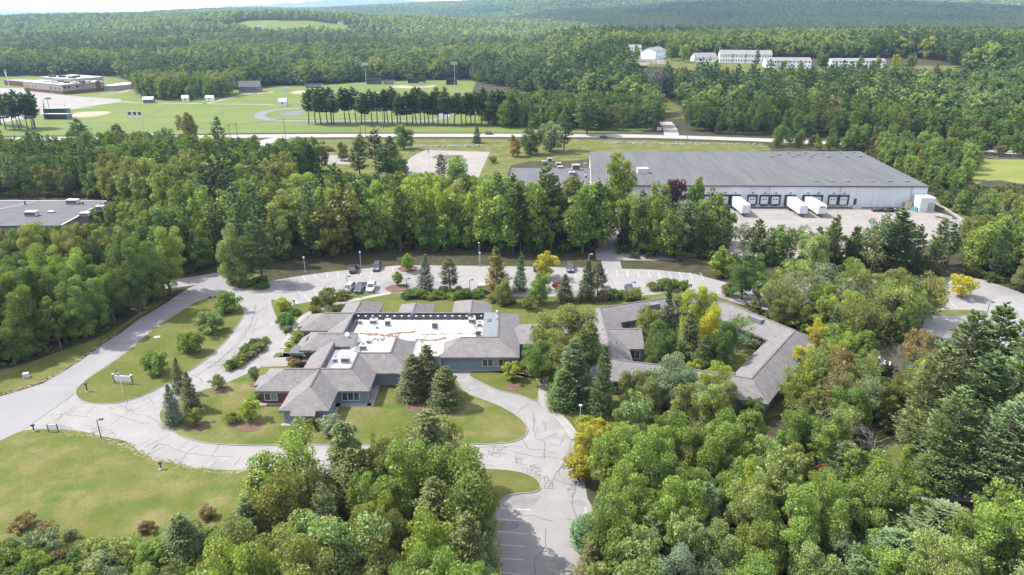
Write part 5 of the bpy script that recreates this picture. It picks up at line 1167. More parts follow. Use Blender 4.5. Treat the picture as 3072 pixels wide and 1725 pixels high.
def bollard(p, h, label, mat='black', stone=False):
    o = tag(empty('bollard_light', (p[0], p[1], .08)), label, 'bollard', 'bollard lights along the drive')
    MB().cyl(0, 0, 0, h, .1, 8).build('post', M[mat], o); MB().box(-.2, .2, -.2, .2, h, h + .3).build('head', M[mat], o)
    MB().box(-.22, .22, -.22, .22, 0, .06).build('base', M['walk'], o)
bollard((-69.78,162.65), 1.3, 'dark bollard light on the entrance tree island'); bollard((-76.11,96.45), .9, 'squat black bollard light left of the double post sign')
bollard((-74.79,109.17), 1.3, 'black bollard at the left tip of the teardrop lawn'); bollard((-70.05,151.54), .7, 'black bollard at the top end of the teardrop lawn')
bollard((-51.22,86.41), .9, 'black bollard light at the edge of the large sunny lawn'); bollard((-49.75,148.81), .8, 'black bollard light below the painted stalls'); bollard((-35.94,153.08), .8, 'small black bollard beside the path near the parked cars')
st = tag(mesh_obj('stone', [(-.3, -.25, 0), (.3, -.3, 0), (.35, .2, 0), (-.25, .3, 0), (-.2, -.15, .2), (.2, -.2, .22), (.22, .12, .2), (-.18, .18, .18)], [(4, 5, 6, 7), (0, 1, 5, 4), (1, 2, 6, 5), (2, 3, 7, 6), (3, 0, 4, 7)], M['kerb']), 'pale stone at the foot of the lawn bollard', 'stone'); st.location = (*(-51.25,86.1), .1)
sg = tag(empty('entrance_sign', (*(-69.73,111.85), .1), -.12), 'long white entrance sign between two posts on the teardrop lawn', 'sign')
MB().box(-1.6, 1.6, -.06, .06, .55, 1.6).build('board', M['white'], sg)
for s in (-1, 1): MB().box(s * 1.72 - .1, s * 1.72 + .1, -.1, .1, 0, 1.75).build('post', M['fascia'], sg); MB().box(s * 1.72 - .16, s * 1.72 + .16, -.16, .16, 1.75, 1.9).build('cap', M['white'], sg)
MB().box(-1.3, 1.3, -.075, -.061, .75, 1.4).build('face', M['frame'], sg)
sg2 = tag(empty('road_sign', (*(-72.87,96.22), .08), .1), 'white sign on two dark posts at the entrance loop', 'sign')
MB().box(-.62, .62, -.04, .04, .45, 1.35).build('board', M['white'], sg2)
for s in (-1, 1): MB().cyl(s * .72, 0, 0, 1.4, .07, 8).build('post', M['black'], sg2)
sg3 = tag(empty('road_sign', (*(-82.46,154.02), .05), .4), 'small white sign under the trees at the side road', 'sign')
MB().box(-.45, .45, -.03, .03, 1.0, 1.7).build('board', M['white'], sg3); MB().cyl(0, .06, 0, 1.7, .05, 6).build('post', M['metal'], sg3); MB().cyl(.9, .1, 0, 2.6, .06, 6).build('pole', M['white'], sg3)
for p, lab in (((-75.96,406.16), 'small grey sign at the main road below the pine row'), ((82.84,402.52), 'small green sign at the mouth of the wooded side road'), ((-112.27,364.76), 'grey entrance marker at the main road drive')):
    s_ = tag(empty('road_sign', (p[0], p[1], .02)), lab, 'sign'); MB().box(-1.2, 1.2, -.1, .1, .8, 2.6).build('board', M['metal'], s_); MB().box(-1.0, -.8, 0, .2, 0, .8).box(.8, 1.0, 0, .2, 0, .8).build('post', M['black'], s_)
for p, sx, lab in (((-88.77,114.27), .9, 'grey electrical box on the left road verge'), ((-72.9,131.39), 1.0, 'low white utility pad on the teardrop lawn')):
    b_ = tag(empty('utility_box', (p[0], p[1], .08), .3), lab, 'utility box'); hh = .85 if sx < 1 else .12
    MB().box(-sx / 2, sx / 2, -.35, .35, .06, hh).build('casing', M['frame'], b_); MB().box(-sx / 2 - .1, sx / 2 + .1, -.45, .45, 0, .06).build('pad', M['walk'], b_); MB().box(-sx / 2 + .05, sx / 2 - .05, -.37, -.35, .1, hh - .04).build('door', M['metal'], b_)
def flagpole(p, h, label, rz=0, s=1.0):
    o = tag(empty('flagpole', (p[0], p[1], .08), rz), label, 'flagpole'); MB().cyl(0, 0, 0, h, .06 * s, 8, .03 * s).build('pole', M['white'], o); MB().cyl(0, 0, h, h + .14 * s, .07 * s, 8).build('finial', M['sand'], o)
    fl = loft([[(-.02 - .06 * (k % 2) - .1, .03, h - .2 - k * .28 * s), (-.02, .05, h - .2 - k * .28 * s), (-.32 * s + .05 * (k % 2), -.08, h - .25 - k * .28 * s), (-.3 * s, -.1, h - .25 - k * .28 * s)] for k in range(6)])
    fo = fl.build('flag', M['white'], o)
    for k in (1, 3): MB().box(-.34 * s, -.04, -.12, -.05, h - .25 - k * .28 * s - .12, h - .25 - k * .28 * s).build('stripe', M['red'], fo)
    MB().box(-.3 * s, -.04, -.13, .0, h - .45 * s, h - .2 * s).build('canton', CARP['blue'], fo)
flagpole((-68.05,108.4), 4.9, 'white flagpole with a limp flag before the entrance sign')
flagpole((-438.68,637.02), 17, 'tall white flagpole with a flag before the school', s=3.5)
flagpole((-33.47,284.82), 12, 'flagpole with a limp dark flag in the pale parking lot', s=1.6)

# utility poles and wires
def pole(p, h, label, arms=1, box=False, lamp_=False):
    o = tag(empty('utility_pole', (p[0], p[1], 0)), label, 'utility pole', 'utility poles along the main road')
    MB().cyl(0, 0, -.1, h, .17, 8, .12).build('pole', M['wood_pole'], o)
    for k in range(arms): MB().box(-1.2, 1.2, -.08, .08, h - .5 - k * .9, h - .35 - k * .9).build('crossarm', M['wood_pole'], o)
    if box: MB().cyl(.35, -.2, h - 2.6, h - 1.6, .28, 10).build('transformer', M['metal'], o)
    if lamp_: MB().tube([(0, 0, h - 1.5), (1.6, -.3, h - 1.1)], .05, 6).build('arm', M['metal'], o)
    return Vector((p[0], p[1], h))
WP = []
for p, h, lab, a, b in (((-140.95,355.98), 11, 'pair of poles at the left trees, left one', 1, False), ((-137.3,355.98), 11.5, 'pair of poles at the left trees, right one', 1, False), ((-117.6,369.61), 12, 'utility pole right of the entrance drive', 1, False), ((-81.05,382.28), 11, 'utility pole below the pine row, left of two', 1, False), ((-78.12,380.97), 12, 'utility pole below the pine row, right of two', 1, False), ((-73.82,410.22), 12.5, 'utility pole in the middle before the pine row', 1, False),
                   ((-21,411.72), 11.5, 'utility pole with a dark transformer near the lone spruce', 1, True), ((16.07,411.72), 13, 'utility pole with white transformer behind the round tree', 1, True), ((25.92,423.3), 12, 'utility pole behind the maple by the road', 1, False), ((90.89,369.3), 14, 'tall pale pole at the junction of the side road', 1, False), ((100.98,431.37), 12, 'pole standing in the woods beside the side road', 2, False), ((235.5,358.86), 10, 'pole standing alone in the woods at right', 1, False)):
    WP.append((pole(p, h, lab, a, b)))
for k, (p, h) in enumerate((((-269.38,435.51), 11), ((-215.08,417.44), 14), ((-166.74,416.28), 15), ((-120.99,412.48), 13))):
    o = tag(empty('field_pole', (p[0], p[1], 0)), ['thin pole beside the softball dugouts', 'thin tall pole beside the three panel board', 'thin pole on the playing field near the left trees', 'thin pole beside the running track'][k], 'pole', 'thin poles on the playing field')
    MB().cyl(0, 0, 0, h, .13, 6, .08).build('pole', M['metal'], o); MB().box(-.4, .4, -.15, .15, h - .3, h).build('fixture', M['metal'], o)
wires = ((0, 2), (2, 3), (4, 5), (5, 6), (6, 7), (7, 8), (8, 9), (9, 11))
WN = ['left trees to entrance drive', 'entrance drive to pine row', 'right pine row pole to middle pole', 'middle pole to transformer pole', 'transformer pole to white transformer', 'white transformer to maple', 'maple to junction pole', 'junction pole to right woods']
for wi_, (a, b) in enumerate(wires):
    for off in (-.9, .9):
        pa, pb = WP[a] + Vector((off * .2, off, -.3)), WP[b] + Vector((off * .2, off, -.3))
        pts = []
        for k in range(13):
            t = k / 12; q = pa.lerp(pb, t); q.z -= 4 * 1.0 * t * (1 - t) * (pb - pa).length / 60; pts.append(tuple(q))
        w_ = tag(MB().tube(pts, .035, 4).build('power_line', M['wire']), '%s power line from %s' % ('near' if off < 0 else 'far', WN[wi_]), 'wire', 'power lines along the main road')
def flood(p, h, label):
    o = tag(empty('floodlight_mast', (p[0], p[1], 0)), label, 'floodlight', 'floodlight masts')
    MB().cyl(0, 0, 0, h, .25, 8, .15).build('pole', M['metal'], o)
    for r in range(2):
        MB().box(-2.6, 2.6, -.1, .1, h - .2 - r * 1.2, h - r * 1.2).build('crossarm', M['metal'], o)
        for k in range(5): MB().box(-2.5 + k * 1.1, -1.8 + k * 1.1, -.5, .1, h - r * 1.2 + .01, h - r * 1.2 + .7).build('lamp_head', M['frame'], o)
flood((-120.43,604.13), 24, 'tall floodlight mast left of the far baseball infield'); flood((-47.52,608.06), 24.5, 'tall floodlight mast right of the far baseball infield'); flood((-73.16,592.62), 10, 'short floodlight mast behind the pine row'); flood((112.33,596.41), 16, 'floodlight mast half hidden among the dead trees'); 
flood((-163.03,525.52), 12, 'floodlight mast beside the white shed')

# backstop and fences of the ball fields
def fence(pts, h, label, step=6.0, mat='metal', rail='metal'):
    o = tag(empty('chain_fence', (pts[0][0], pts[0][1], 0)), label, 'fence', 'fences of the playing fields')
    d = o.location
    L = 0
    m = MB()
    for a, b in zip(pts[:-1], pts[1:]):
        n = max(1, int(math.dist(a, b) / step))
        for k in range(n):
            q = lerp2(a, b, k / n); shift_q = (q[0] - d[0], q[1] - d[1])
            MB().cyl(*shift_q, 0, h, .05, 5).build('post', M[mat], o)
        for zz in (.1, h / 2, h): 
            r = ribbon([(a[0] - d[0], a[1] - d[1]), (b[0] - d[0], b[1] - d[1])], .05, zz - .03, zz + .03); m.add(r.v, r.f)
    m.build('rail', M[rail], o)
fence([(-160.79,650.26),(-107.68,645.78),(-43.59,650.26)], 2.2, 'long chain fence before the far baseball field', 12)
fence([(-245.51,415.52),(-199.21,415.52),(-164.48,415.52)], 1.6, 'low fence before the playing field at left', 14)
fence([(-153.47,429.33),(-120.38,417.44),(-96.71,415.52)], 1.6, 'fence below the running track', 12)
fence([(-298.12,459.6),(-327.6,506.38),(-325.96,508.96),(-311.99,486.62)], 7.0, 'tall dark backstop fence behind the dugouts', 4, 'curb_metal', 'curb_metal')
fence([(-237.58,462.05),(-239.77,481.51),(-244.22,502.6),(-253.54,519.61)], 1.6, 'yellow topped outfield fence curving round the softball field', 7, 'metal', 'sand')
fence([(209.94,327.86),(218.59,328.36),(222.6,323.03),(234.18,321.84)], 1.5, 'low fence along the top of the bright meadow', 8)

# boulders along the road bank
def boulder_mesh(seed):
    r = random.Random(seed); m = MB(); n, rings = 9, 5
    v = [(0, 0, .62 + r.uniform(-.05, .1))]
    for i in range(1, rings):
        ph = math.pi * .55 * i / (rings - 1)
        for k in range(n):
            a = 2 * math.pi * k / n; rad = math.sin(ph) * r.uniform(.82, 1.12)
            v.append((rad * math.cos(a), rad * .8 * math.sin(a), .62 * math.cos(ph) + r.uniform(-.06, .06) + .02))
    f = [(0, 1 + k, 1 + (k + 1) % n) for k in range(n)]
    for i in range(rings - 2):
        for k in range(n):
            a, b = 1 + i * n + k, 1 + i * n + (k + 1) % n
            f.append((a, a + n, b + n, b))
    me = bpy.data.meshes.new('boulder'); me.from_pydata(v, [], f); me.materials.append(M['rock']); me.update()
    return me
BM = [boulder_mesh(s) for s in range(5)]
rb = random.Random(5)
ORD = 'first second third fourth fifth sixth seventh eighth ninth tenth eleventh twelfth thirteenth fourteenth fifteenth sixteenth'.split()
def boulder_row(a, b, n, label, spread=.6, smin=.7, smax=1.4, gap=0.0):
    kept = [i for i in range(n) if rb.random() >= gap]
    for c, i in enumerate(kept):
        q = lerp2(a, b, (i + .5) / n)
        o = bpy.data.objects.new('boulder', rb.choice(BM)); link(o)
        s = rb.uniform(smin, smax)
        o.location = (q[0] + rb.gauss(0, .2), q[1] + rb.gauss(0, spread), -.08); o.rotation_euler = (0, 0, rb.random() * 6.28); o.scale = (s, s * rb.uniform(.8, 1.1), s * rb.uniform(.75, 1.1))
        pos = ORD[c] + ' from left' if c < len(kept) / 2 else ORD[len(kept) - 1 - c] + ' from right'
        tag(o, label[:-4] if False else label.replace('boulders', ('large' if s > (smin + smax) / 2 else 'small') + ' boulder') + ', ' + pos, 'boulder', label)
boulder_row((-50.18,354.79), (-11.57,356.5), 30, 'boulders in the row above the pale parking lot', .3, .9, 1.5)
boulder_row((47.9,367.17), (88.26,361.2), 26, 'boulders along the road bank left of the junction pole', .6, .8, 1.5, .1)
boulder_row((91.12,364.76), (129.85,361.2), 24, 'boulders along the road bank right of the junction pole', .6, .7, 1.3, .1)
boulder_row((29,369.3), (37.29,369.3), 5, 'boulders at the foot of the big roadside pine', .4, .7, 1.1)
# ---------------------------------------------------------------- tree prototypes
def leaf_quads(P, Nn, size, asp, rg, name, mat, flop=.55, clump=None):
    """Kite-shaped leaf clumps at points P facing Nn (jittered)."""
    n = len(P)
    N0 = Nn / (np.linalg.norm(Nn, axis=1, keepdims=True) + 1e-9)
    Nn = Nn + rg.normal(0, flop, (n, 3)); Nn /= np.linalg.norm(Nn, axis=1, keepdims=True) + 1e-9
    t = np.cross(Nn, rg.normal(0, 1, (n, 3)))
    spray = rg.random(n) < .45
    out_ = N0 * .8 + np.array([0, 0, .55]) + rg.normal(0, .45, (n, 3))
    t = np.where(spray[:, None], out_, t); t /= np.linalg.norm(t, axis=1, keepdims=True) + 1e-9
    b = np.cross(Nn, t); b /= np.linalg.norm(b, axis=1, keepdims=True) + 1e-9
    s = (size * np.exp(rg.normal(0, .32, n)) * np.where(spray, 1.35, 1.0))[:, None]
    a = np.where(spray, asp * .62, asp)[:, None]
    bend = Nn * s * .18
    v = np.stack([P - t * s * .5, P + b * s * .5 * a + bend * .4, P + t * s * .5 - bend * .6, P - b * s * .5 * a + bend * .4], 1).reshape(-1, 3)
    return np_mesh(name, v, np.arange(4 * n).reshape(-1, 4), mat, rg.random(n) if clump is None else .5 * rg.random(n) + .5 * clump)

def dir_quads(P, D, Up, ln, wd, rg, name, mat):
    """Needle sprays: quads long along D, lying roughly in the plane of D and a side vector."""
    n = len(P)
    D = D + rg.normal(0, .22, (n, 3)); D /= np.linalg.norm(D, axis=1, keepdims=True)
    Up = Up + rg.normal(0, .38, (n, 3))
    S_ = np.cross(D, Up); S_ /= np.linalg.norm(S_, axis=1, keepdims=True) + 1e-9
    l = (ln * rg.uniform(.7, 1.3, n))[:, None]; w = (wd * rg.uniform(.7, 1.3, n))[:, None]
    v = np.stack([P - D * l * .5, P + S_ * w * .5, P + D * l * .55, P - S_ * w * .5], 1).reshape(-1, 3)
    return np_mesh(name, v, np.arange(4 * n).reshape(-1, 4), mat, rg.random(n))

def trunk_mesh(name, pts_list, mat, seg=6):
    m = MB()
    for pts, rr in pts_list: m.tube(pts, rr, seg, cap=False)
    me = bpy.data.meshes.new(name); me.from_pydata(m.v, [], m.f); me.materials.append(mat)
    me.polygons.foreach_set('use_smooth', [True] * len(me.polygons)); me.update()
    return me

PROTO = {}
MID = {}
def add_proto(kind, crown, trunk, h, r): PROTO.setdefault(kind, []).append((crown, trunk, h, r))

def broadleaf(kind, seed, h, r, base, nclump, nleaf, size, mat='leaf', gap=.0, squash=1.0, top=.5, twigs=True, bark='bark', leaders=0):
    rg = np.random.default_rng(seed)
    zc, hz = (base + h) / 2, (h - base) / 2
    C, Rr = [], []
    lean = rg.normal(0, .04, 2)
    LD = []
    for i in range(leaders):
        a_ = 6.283 * (i + rg.uniform(-.3, .3)) / max(1, leaders); d_ = r * (0 if i == 0 else rg.uniform(.38, .68))
        LD.append((d_ * math.cos(a_), d_ * math.sin(a_), h * (1.0 if i == 0 else rg.uniform(.68, .97)), r * rg.uniform(.42, .62)))
    k = 0
    while len(C) < nclump and k < 3000:
        k += 1
        d = rg.normal(0, 1, 3); d /= np.linalg.norm(d)
        q = d * rg.uniform(.35, 1) ** .6
        prof = 1 - top * max(0, q[2]) ** 2 * .7 - .25 * max(0, -q[2])
        a = math.atan2(q[1], q[0])
        lob = 1 + .2 * math.sin(3 * a + seed) + .15 * math.sin(5 * a + seed * 2.1 + q[2] * 4)
        p = np.array([q[0] * r * prof * lob, q[1] * r * prof * lob, zc + q[2] * hz])
        if leaders:                                   # several upright leaders of unequal height instead of one dome
            lx, ly, lh, lr = LD[int(rg.integers(0, leaders))]
            tz = rg.random() ** .8
            wr = lr * (.30 + .70 * math.sin(math.pi * min(1, .18 + .82 * tz) ) ** .8) * (1.05 - .55 * tz)
            rad_ = wr * math.sqrt(rg.uniform(.25, 1))
            p = np.array([lx * (.55 + .55 * tz) + rad_ * math.cos(a), ly * (.55 + .55 * tz) + rad_ * math.sin(a), base + (lh - base) * tz])
        cr = r * (rg.uniform(.12, .25) if leaders else rg.uniform(.15, .29))
        if any(np.linalg.norm(p - c) < (cr + c2) * .46 for c, c2 in zip(C, Rr)): continue
        C.append(p); Rr.append(cr)
    P, N_, K = [], [], []
    Rr = np.array(Rr); wts = Rr ** 2 / (Rr ** 2).sum()
    for c, cr, w in zip(C, Rr, wts):
        n = max(6, int(nleaf * w))
        d = rg.normal(0, 1, (n, 3)); d[:, 2] = d[:, 2] * .8 + .35; d /= np.linalg.norm(d, axis=1, keepdims=True)
        rad = cr * (1 - .55 * rg.random(n) ** 2.2)
        P.append(c + d * rad[:, None] * np.array([1.12, 1.12, .78 * squash])); N_.append(d + np.array([0, 0, .35])); K.append(np.full(n, rg.random()))
    P = np.concatenate(P); N_ = np.concatenate(N_)
    crown = leaf_quads(P, N_, size, .72, rg, kind + '_crown', M[mat], .35 if kind.startswith('far') else .75, np.concatenate(K))
    tl = []
    b0 = r * .045 + .05
    zt = base + (h - base) * .72
    ax = [(lean[0] * z + .12 * math.sin(z * .5 + seed), lean[1] * z + .12 * math.cos(z * .4 + seed), z) for z in np.linspace(-.15, zt, 6)]
    tl.append((ax, list(np.linspace(b0 * 1.25, b0 * .3, 6))))
    if twigs:
        for i in np.argsort(-Rr)[:max(6, nclump // 3)]:
            c = C[i]; zs = max(base * .8, min(zt * .95, c[2] - np.hypot(c[0], c[1]) * .8))
            s = (lean[0] * zs, lean[1] * zs, zs)
            mid = ((s[0] + c[0]) * .5, (s[1] + c[1]) * .5, s[2] * .4 + c[2] * .6 - .1 * r)
            tl.append(([s, mid, tuple(c)], [b0 * .42, b0 * .28, b0 * .1]))
    add_proto(kind, crown, trunk_mesh(kind + '_trunk', tl, M[bark]), h, r)

def conifer(kind, seed, h, r, base, whorls, per, tufts, ln, wd, style, mat='needle', nspray=3):
    rg = np.random.default_rng(seed)
    P, D, U = [], [], []
    tl = [([(0.05 * math.sin(z + seed), .05 * math.cos(z), z) for z in np.linspace(-.15, h * .98, 6)], list(np.linspace(r * .055 + .06, .03, 6)))]
    for w in range(whorls):
        t = w / (whorls - 1)
        z = base + (h - base) * (t ** (.92 if style == 'pine' else 1.0))
        if style == 'pine':
            env = min(1.0, .55 + 1.8 * t) * (1 - t) ** .62 * rg.uniform(.62, 1.12)
            rise, droop, tip = .12 + .45 * t, .0, .22
        elif style == 'spruce':
            env = (1 - t) ** .85 * rg.uniform(.72, 1.15); rise, droop, tip = -.02 + .5 * t, .42, .38
        else:
            env = min(1, .85 + 1.2 * t) * (1 - t) ** .55 * rg.uniform(.62, 1.2); rise, droop, tip = .25 + .35 * t, .5, .0
        k = max(3, int(round(per * (1 - .45 * t))))
        a0 = rg.random() * 6.28
        for i in range(k):
            if style == 'pine' and rg.random() < .12: continue
            a = a0 + 2 * math.pi * i / k + rg.normal(0, .22)
            L = r * env * rg.uniform(.72, 1.15) + .15
            rad = np.array([math.cos(a), math.sin(a), 0])
            zz = z + rg.normal(0, (h - base) / whorls * .35)
            nt = max(2, int(tufts * (.35 + .65 * L / r)))
            f = rg.uniform(.22 if style != 'pine' else .38, 1, nt) ** .75
            side = np.array([-math.sin(a), math.cos(a), 0])
            spread = L * (.34 if style == 'pine' else .24)
            for ff in f:
                for _ in range(nspray):
                    off = rg.normal(0, spread * (.25 + .75 * (1 - abs(ff - .6))), 1)[0]
                    pz = zz + L * (rise * ff - droop * ff * ff * .55 + tip * ff ** 3) + rg.normal(0, .06 * L + .03)
                    P.append(rad * L * ff + side * off + np.array([0, 0, pz])); 
                    dd = rad * 1.0 + side * (off / (spread + .01)) * .9 + np.array([0, 0, rise - droop * ff + tip * ff * 1.5])
                    D.append(dd); U.append(np.array([0, 0, 1.0]) + rad * .25)
            if i % 2 == 0 or style == 'pine':
                e = rad * L * .85 + np.array([0, 0, zz + L * .85 * (rise - droop * .45)])
                tl.append(([(0, 0, zz), tuple(e)], [.02 + .012 * L, .012]))
    P, D, U = np.array(P), np.array(D), np.array(U)
    crown = dir_quads(P, D, U, ln, wd, rg, kind + '_crown', M[mat])
    add_proto(kind, crown, trunk_mesh(kind + '_trunk', tl, M['bark_pine'], 5), h, r)

def snag(kind, seed, h, n, mat='dead_wood'):
    rg = np.random.default_rng(seed)
    tl = [([(.1 * math.sin(z * .6 + seed), .1 * math.cos(z * .5), z) for z in np.linspace(-.1, h, 6)], list(np.linspace(.17, .03, 6)))]
    tw = []
    for i in range(n):
        z = h * rg.uniform(.3, .97); a = rg.random() * 6.28; L = (h - z) * .5 + h * .12 * rg.uniform(.6, 1.4)
        d = np.array([math.cos(a), math.sin(a), rg.uniform(.3, .9)]); s = np.array([0, 0, z]); m = s + d * L * .5; e = s + d * L + np.array([0, 0, .1 * L])
        tw.append(([tuple(s), tuple(m), tuple(e)], [.07, .045, .015]))
        for _ in range(4):
            f = rg.uniform(.35, .95); q = s + d * L * f; d2 = d + rg.normal(0, .7, 3); e2 = q + d2 * L * .35
            tw.append(([tuple(q), tuple(e2)], [.03, .01]))
    add_proto(kind, trunk_mesh(kind + '_branches', tw, M[mat], 4), trunk_mesh(kind + '_trunk', tl, M[mat]), h, h * .3)

for s in range(5): broadleaf('oak', 10 + s, 17, 5.4, 2.4 + .4 * s, 100, 27000, .235, squash=1.4, leaders=4 + s % 3)
for s in range(6): broadleaf('maple', 30 + s, 11, 4.6, .9 + .2 * s, 90, 23000, .20, squash=1.4, leaders=3 + s % 4)
for s in range(3): broadleaf('slim', 50 + s, 14, 3.0, 3.4, 50, 6500, .29, top=.5, squash=1.5)
for s in range(4): broadleaf('small', 60 + s, 5.5, 2.3, .7, 52, 5600, .22, squash=1.3)
for s in range(4): broadleaf('bush', 70 + s, 2.6, 1.75, -.1, 46, 4200, .18, twigs=False, top=.4, squash=1.3)
for s in range(3): broadleaf('thin', 80 + s, 12, 3.6, 2.8, 50, 3800, .25, top=.3, squash=1.4)
for s in range(5): broadleaf('oak_mid', 10 + s, 17, 6.5, 1.8 + .3 * s, 84, 6400, .56, squash=1.4, leaders=4 + s % 3)
for s in range(5): broadleaf('maple_mid', 30 + s, 11, 4.4, 1.0 + .2 * s, 60, 3600, .46, squash=1.4, leaders=3 + s % 3)
for s in range(3): broadleaf('slim_mid', 50 + s, 14, 3.0, 3.0, 40, 2000, .52, top=.5, squash=1.5)
for s in range(3): broadleaf('thin_mid', 80 + s, 12, 3.6, 2.8, 44, 1500, .42, top=.3, squash=1.4)
for s in range(5): conifer('pine', 100 + s, 21, 4.3, 4.0 + .5 * s, 24, 7, 18, .42, .17, 'pine', nspray=9)
for s in range(5): conifer('pine_mid', 100 + s, 21, 4.3, 4.0 + .5 * s, 20, 6, 11, .85, .42, 'pine', nspray=4)
for s in range(3): conifer('row_pine', 110 + s, 19, 3.6, 6.5 + .6 * s, 16, 7, 11, .95, .46, 'pine', nspray=4)
for s in range(5): conifer('spruce', 120 + s, 11, 2.7, .4, 24, 10, 14, .40, .14, 'spruce', nspray=4)
for s in range(5): conifer('hemlock', 130 + s, 14, 3.7, .8, 30, 11, 13, .40, .18, 'hemlock', nspray=5)
for s in range(3): snag('snag', 150 + s, 11, 16)
for s in range(3): conifer('far_pine', 160 + s, 18, 4.8, 3, 12, 7, 6, 1.4, .75, 'pine', 'far_needle', nspray=3)
for s in range(5): broadleaf('far_oak', 170 + s, 15.5, 6.0, 1.5, 34, 1500, 1.0, 'far_leaf', squash=1.2)
for k_ in ('oak', 'maple', 'slim', 'thin', 'pine'): MID[k_] = k_ + '_mid'

# leaf colours
COLORS = dict(
    green=(0.119, 0.174, 0.036), bright=(0.156, 0.224, 0.044), dark=(0.083, 0.130, 0.032), olive=(0.138, 0.160, 0.041), lime=(0.219, 0.275, 0.039), yellow=(0.304, 0.288, 0.032), gold=(0.299, 0.273, 0.038),
    rust=(0.173, 0.136, 0.054), red=(0.194, 0.069, 0.041), purple=(0.059, 0.024, 0.026), silver=(0.192, 0.248, 0.160), pale=(0.170, 0.222, 0.068), sage=(0.146, 0.186, 0.092),
    pine=(0.092, 0.140, 0.048), darkpine=(0.063, 0.099, 0.036), palepine=(0.124, 0.174, 0.072), hemlock=(0.107, 0.135, 0.044), spruce=(0.089, 0.123, 0.051), blue=(0.124, 0.160, 0.118), olivespruce=(0.116, 0.123, 0.053), dead=(1, 1, 1), bronze=(0.177, 0.147, 0.046))
WORDS = dict(green='mid green', bright='bright green', dark='dark green', olive='olive green', lime='vivid yellow green', yellow='yellow', gold='golden', rust='rust tinged', red='reddish', purple='dark purple', silver='silvery', pale='pale green', sage='grey green',
             pine='green', darkpine='dark green', palepine='pale blue green', hemlock='olive', spruce='dark green', blue='blue green', olivespruce='olive brown', dead='bare grey', bronze='bronze')
KIND = dict(oak=('spreading_tree', 'broadleaf tree', 'tree'), maple=('rounded_tree', 'rounded broadleaf tree', 'tree'), slim=('slender_tree', 'slender broadleaf tree', 'tree'), small=('small_tree', 'small round tree', 'tree'), bush=('shrub', 'shrub', 'shrub'), thin=('sparse_tree', 'thin sparse tree', 'tree'),
            pine=('pine_tree', 'white pine', 'pine tree'), row_pine=('pine_tree', 'bare stemmed pine', 'pine tree'), spruce=('spruce_tree', 'conical spruce', 'spruce tree'), hemlock=('hemlock_tree', 'shaggy hemlock', 'hemlock tree'), snag=('dead_tree', 'dead leafless tree', 'dead tree'))
tree_rng = random.Random(77)
TREES = []
FARTREES = []
LABELS = {}
def tree(kind, x, y, h, color, where, label=None, r=None, group=None, z=0.0):
    crown, trunk, ph, pr = tree_rng.choice(PROTO[MID.get(kind, kind) if y > 168 else kind])
    s = h / ph
    sr = s * tree_rng.uniform(.9, 1.12) if r is None else r / pr
    nm, word, cat = KIND[kind]
    root = bpy.data.objects.new(nm, None); root.empty_display_size = .3
    root.location = (x, y, z); tl_ = .06 if kind in ('row_pine', 'slim', 'thin', 'snag') else .03
    root.rotation_euler = (tree_rng.gauss(0, tl_), tree_rng.gauss(0, tl_), tree_rng.random() * 6.283); root.scale = (sr, sr, s)
    COL.objects.link(root)
    t = bpy.data.objects.new('trunk', trunk); COL.objects.link(t); t.parent = root
    c = bpy.data.objects.new('crown' if kind != 'snag' else 'branches', crown); COL.objects.link(c); c.parent = root
    k = COLORS[color]; j = tree_rng.gauss(0, .10); w = tree_rng.gauss(0, .05)
    c.color = (max(.005, k[0] * (1 + j + w)), max(.005, k[1] * (1 + j)), max(.005, k[2] * (1 + j - w)), 1)
    TREES.append((root, kind, color, h, x, y, where, label, group, word, cat))
    return root

def at_top(p, kind, h, color, label, r=None, where=None):
    """p is the plan position under a crown whose top is h high."""
    return tree(kind, p[0], p[1], h, color, where, label, r)

SOLID = [pave, [(-44, 97), (-29, 97), (-23, 104), (-17, 110), (-13, 116), (2, 116), (2, 138), (-4, 145), (-37, 145), (-44, 137), (-42, 118), (-45, 112)], ring and offset_ring(ring, -4.0), fq, [w0, w1, w2, w3], q if False else [(-2, 277), (31, 277), (28, 226), (16, 226)]]
LAWNS = [[(-57.35,99.13),(-46.03,92.76),(-1.08,92.97),(2.49,95.86),(-8.51,109.11),(-28.8,117.3),(-51.87,111.54),(-59.04,102.45)], [(-79.67,93.63),(-67.69,96.54),(-39.73,85.85),(-36.44,76.74),(-40.45,73.63),(-55.43,72.88),(-65.12,72.14)]]
def blocked(x, y, pad=0.0):
    for s in SOLID:
        if inside((x, y), s): return True
    return False

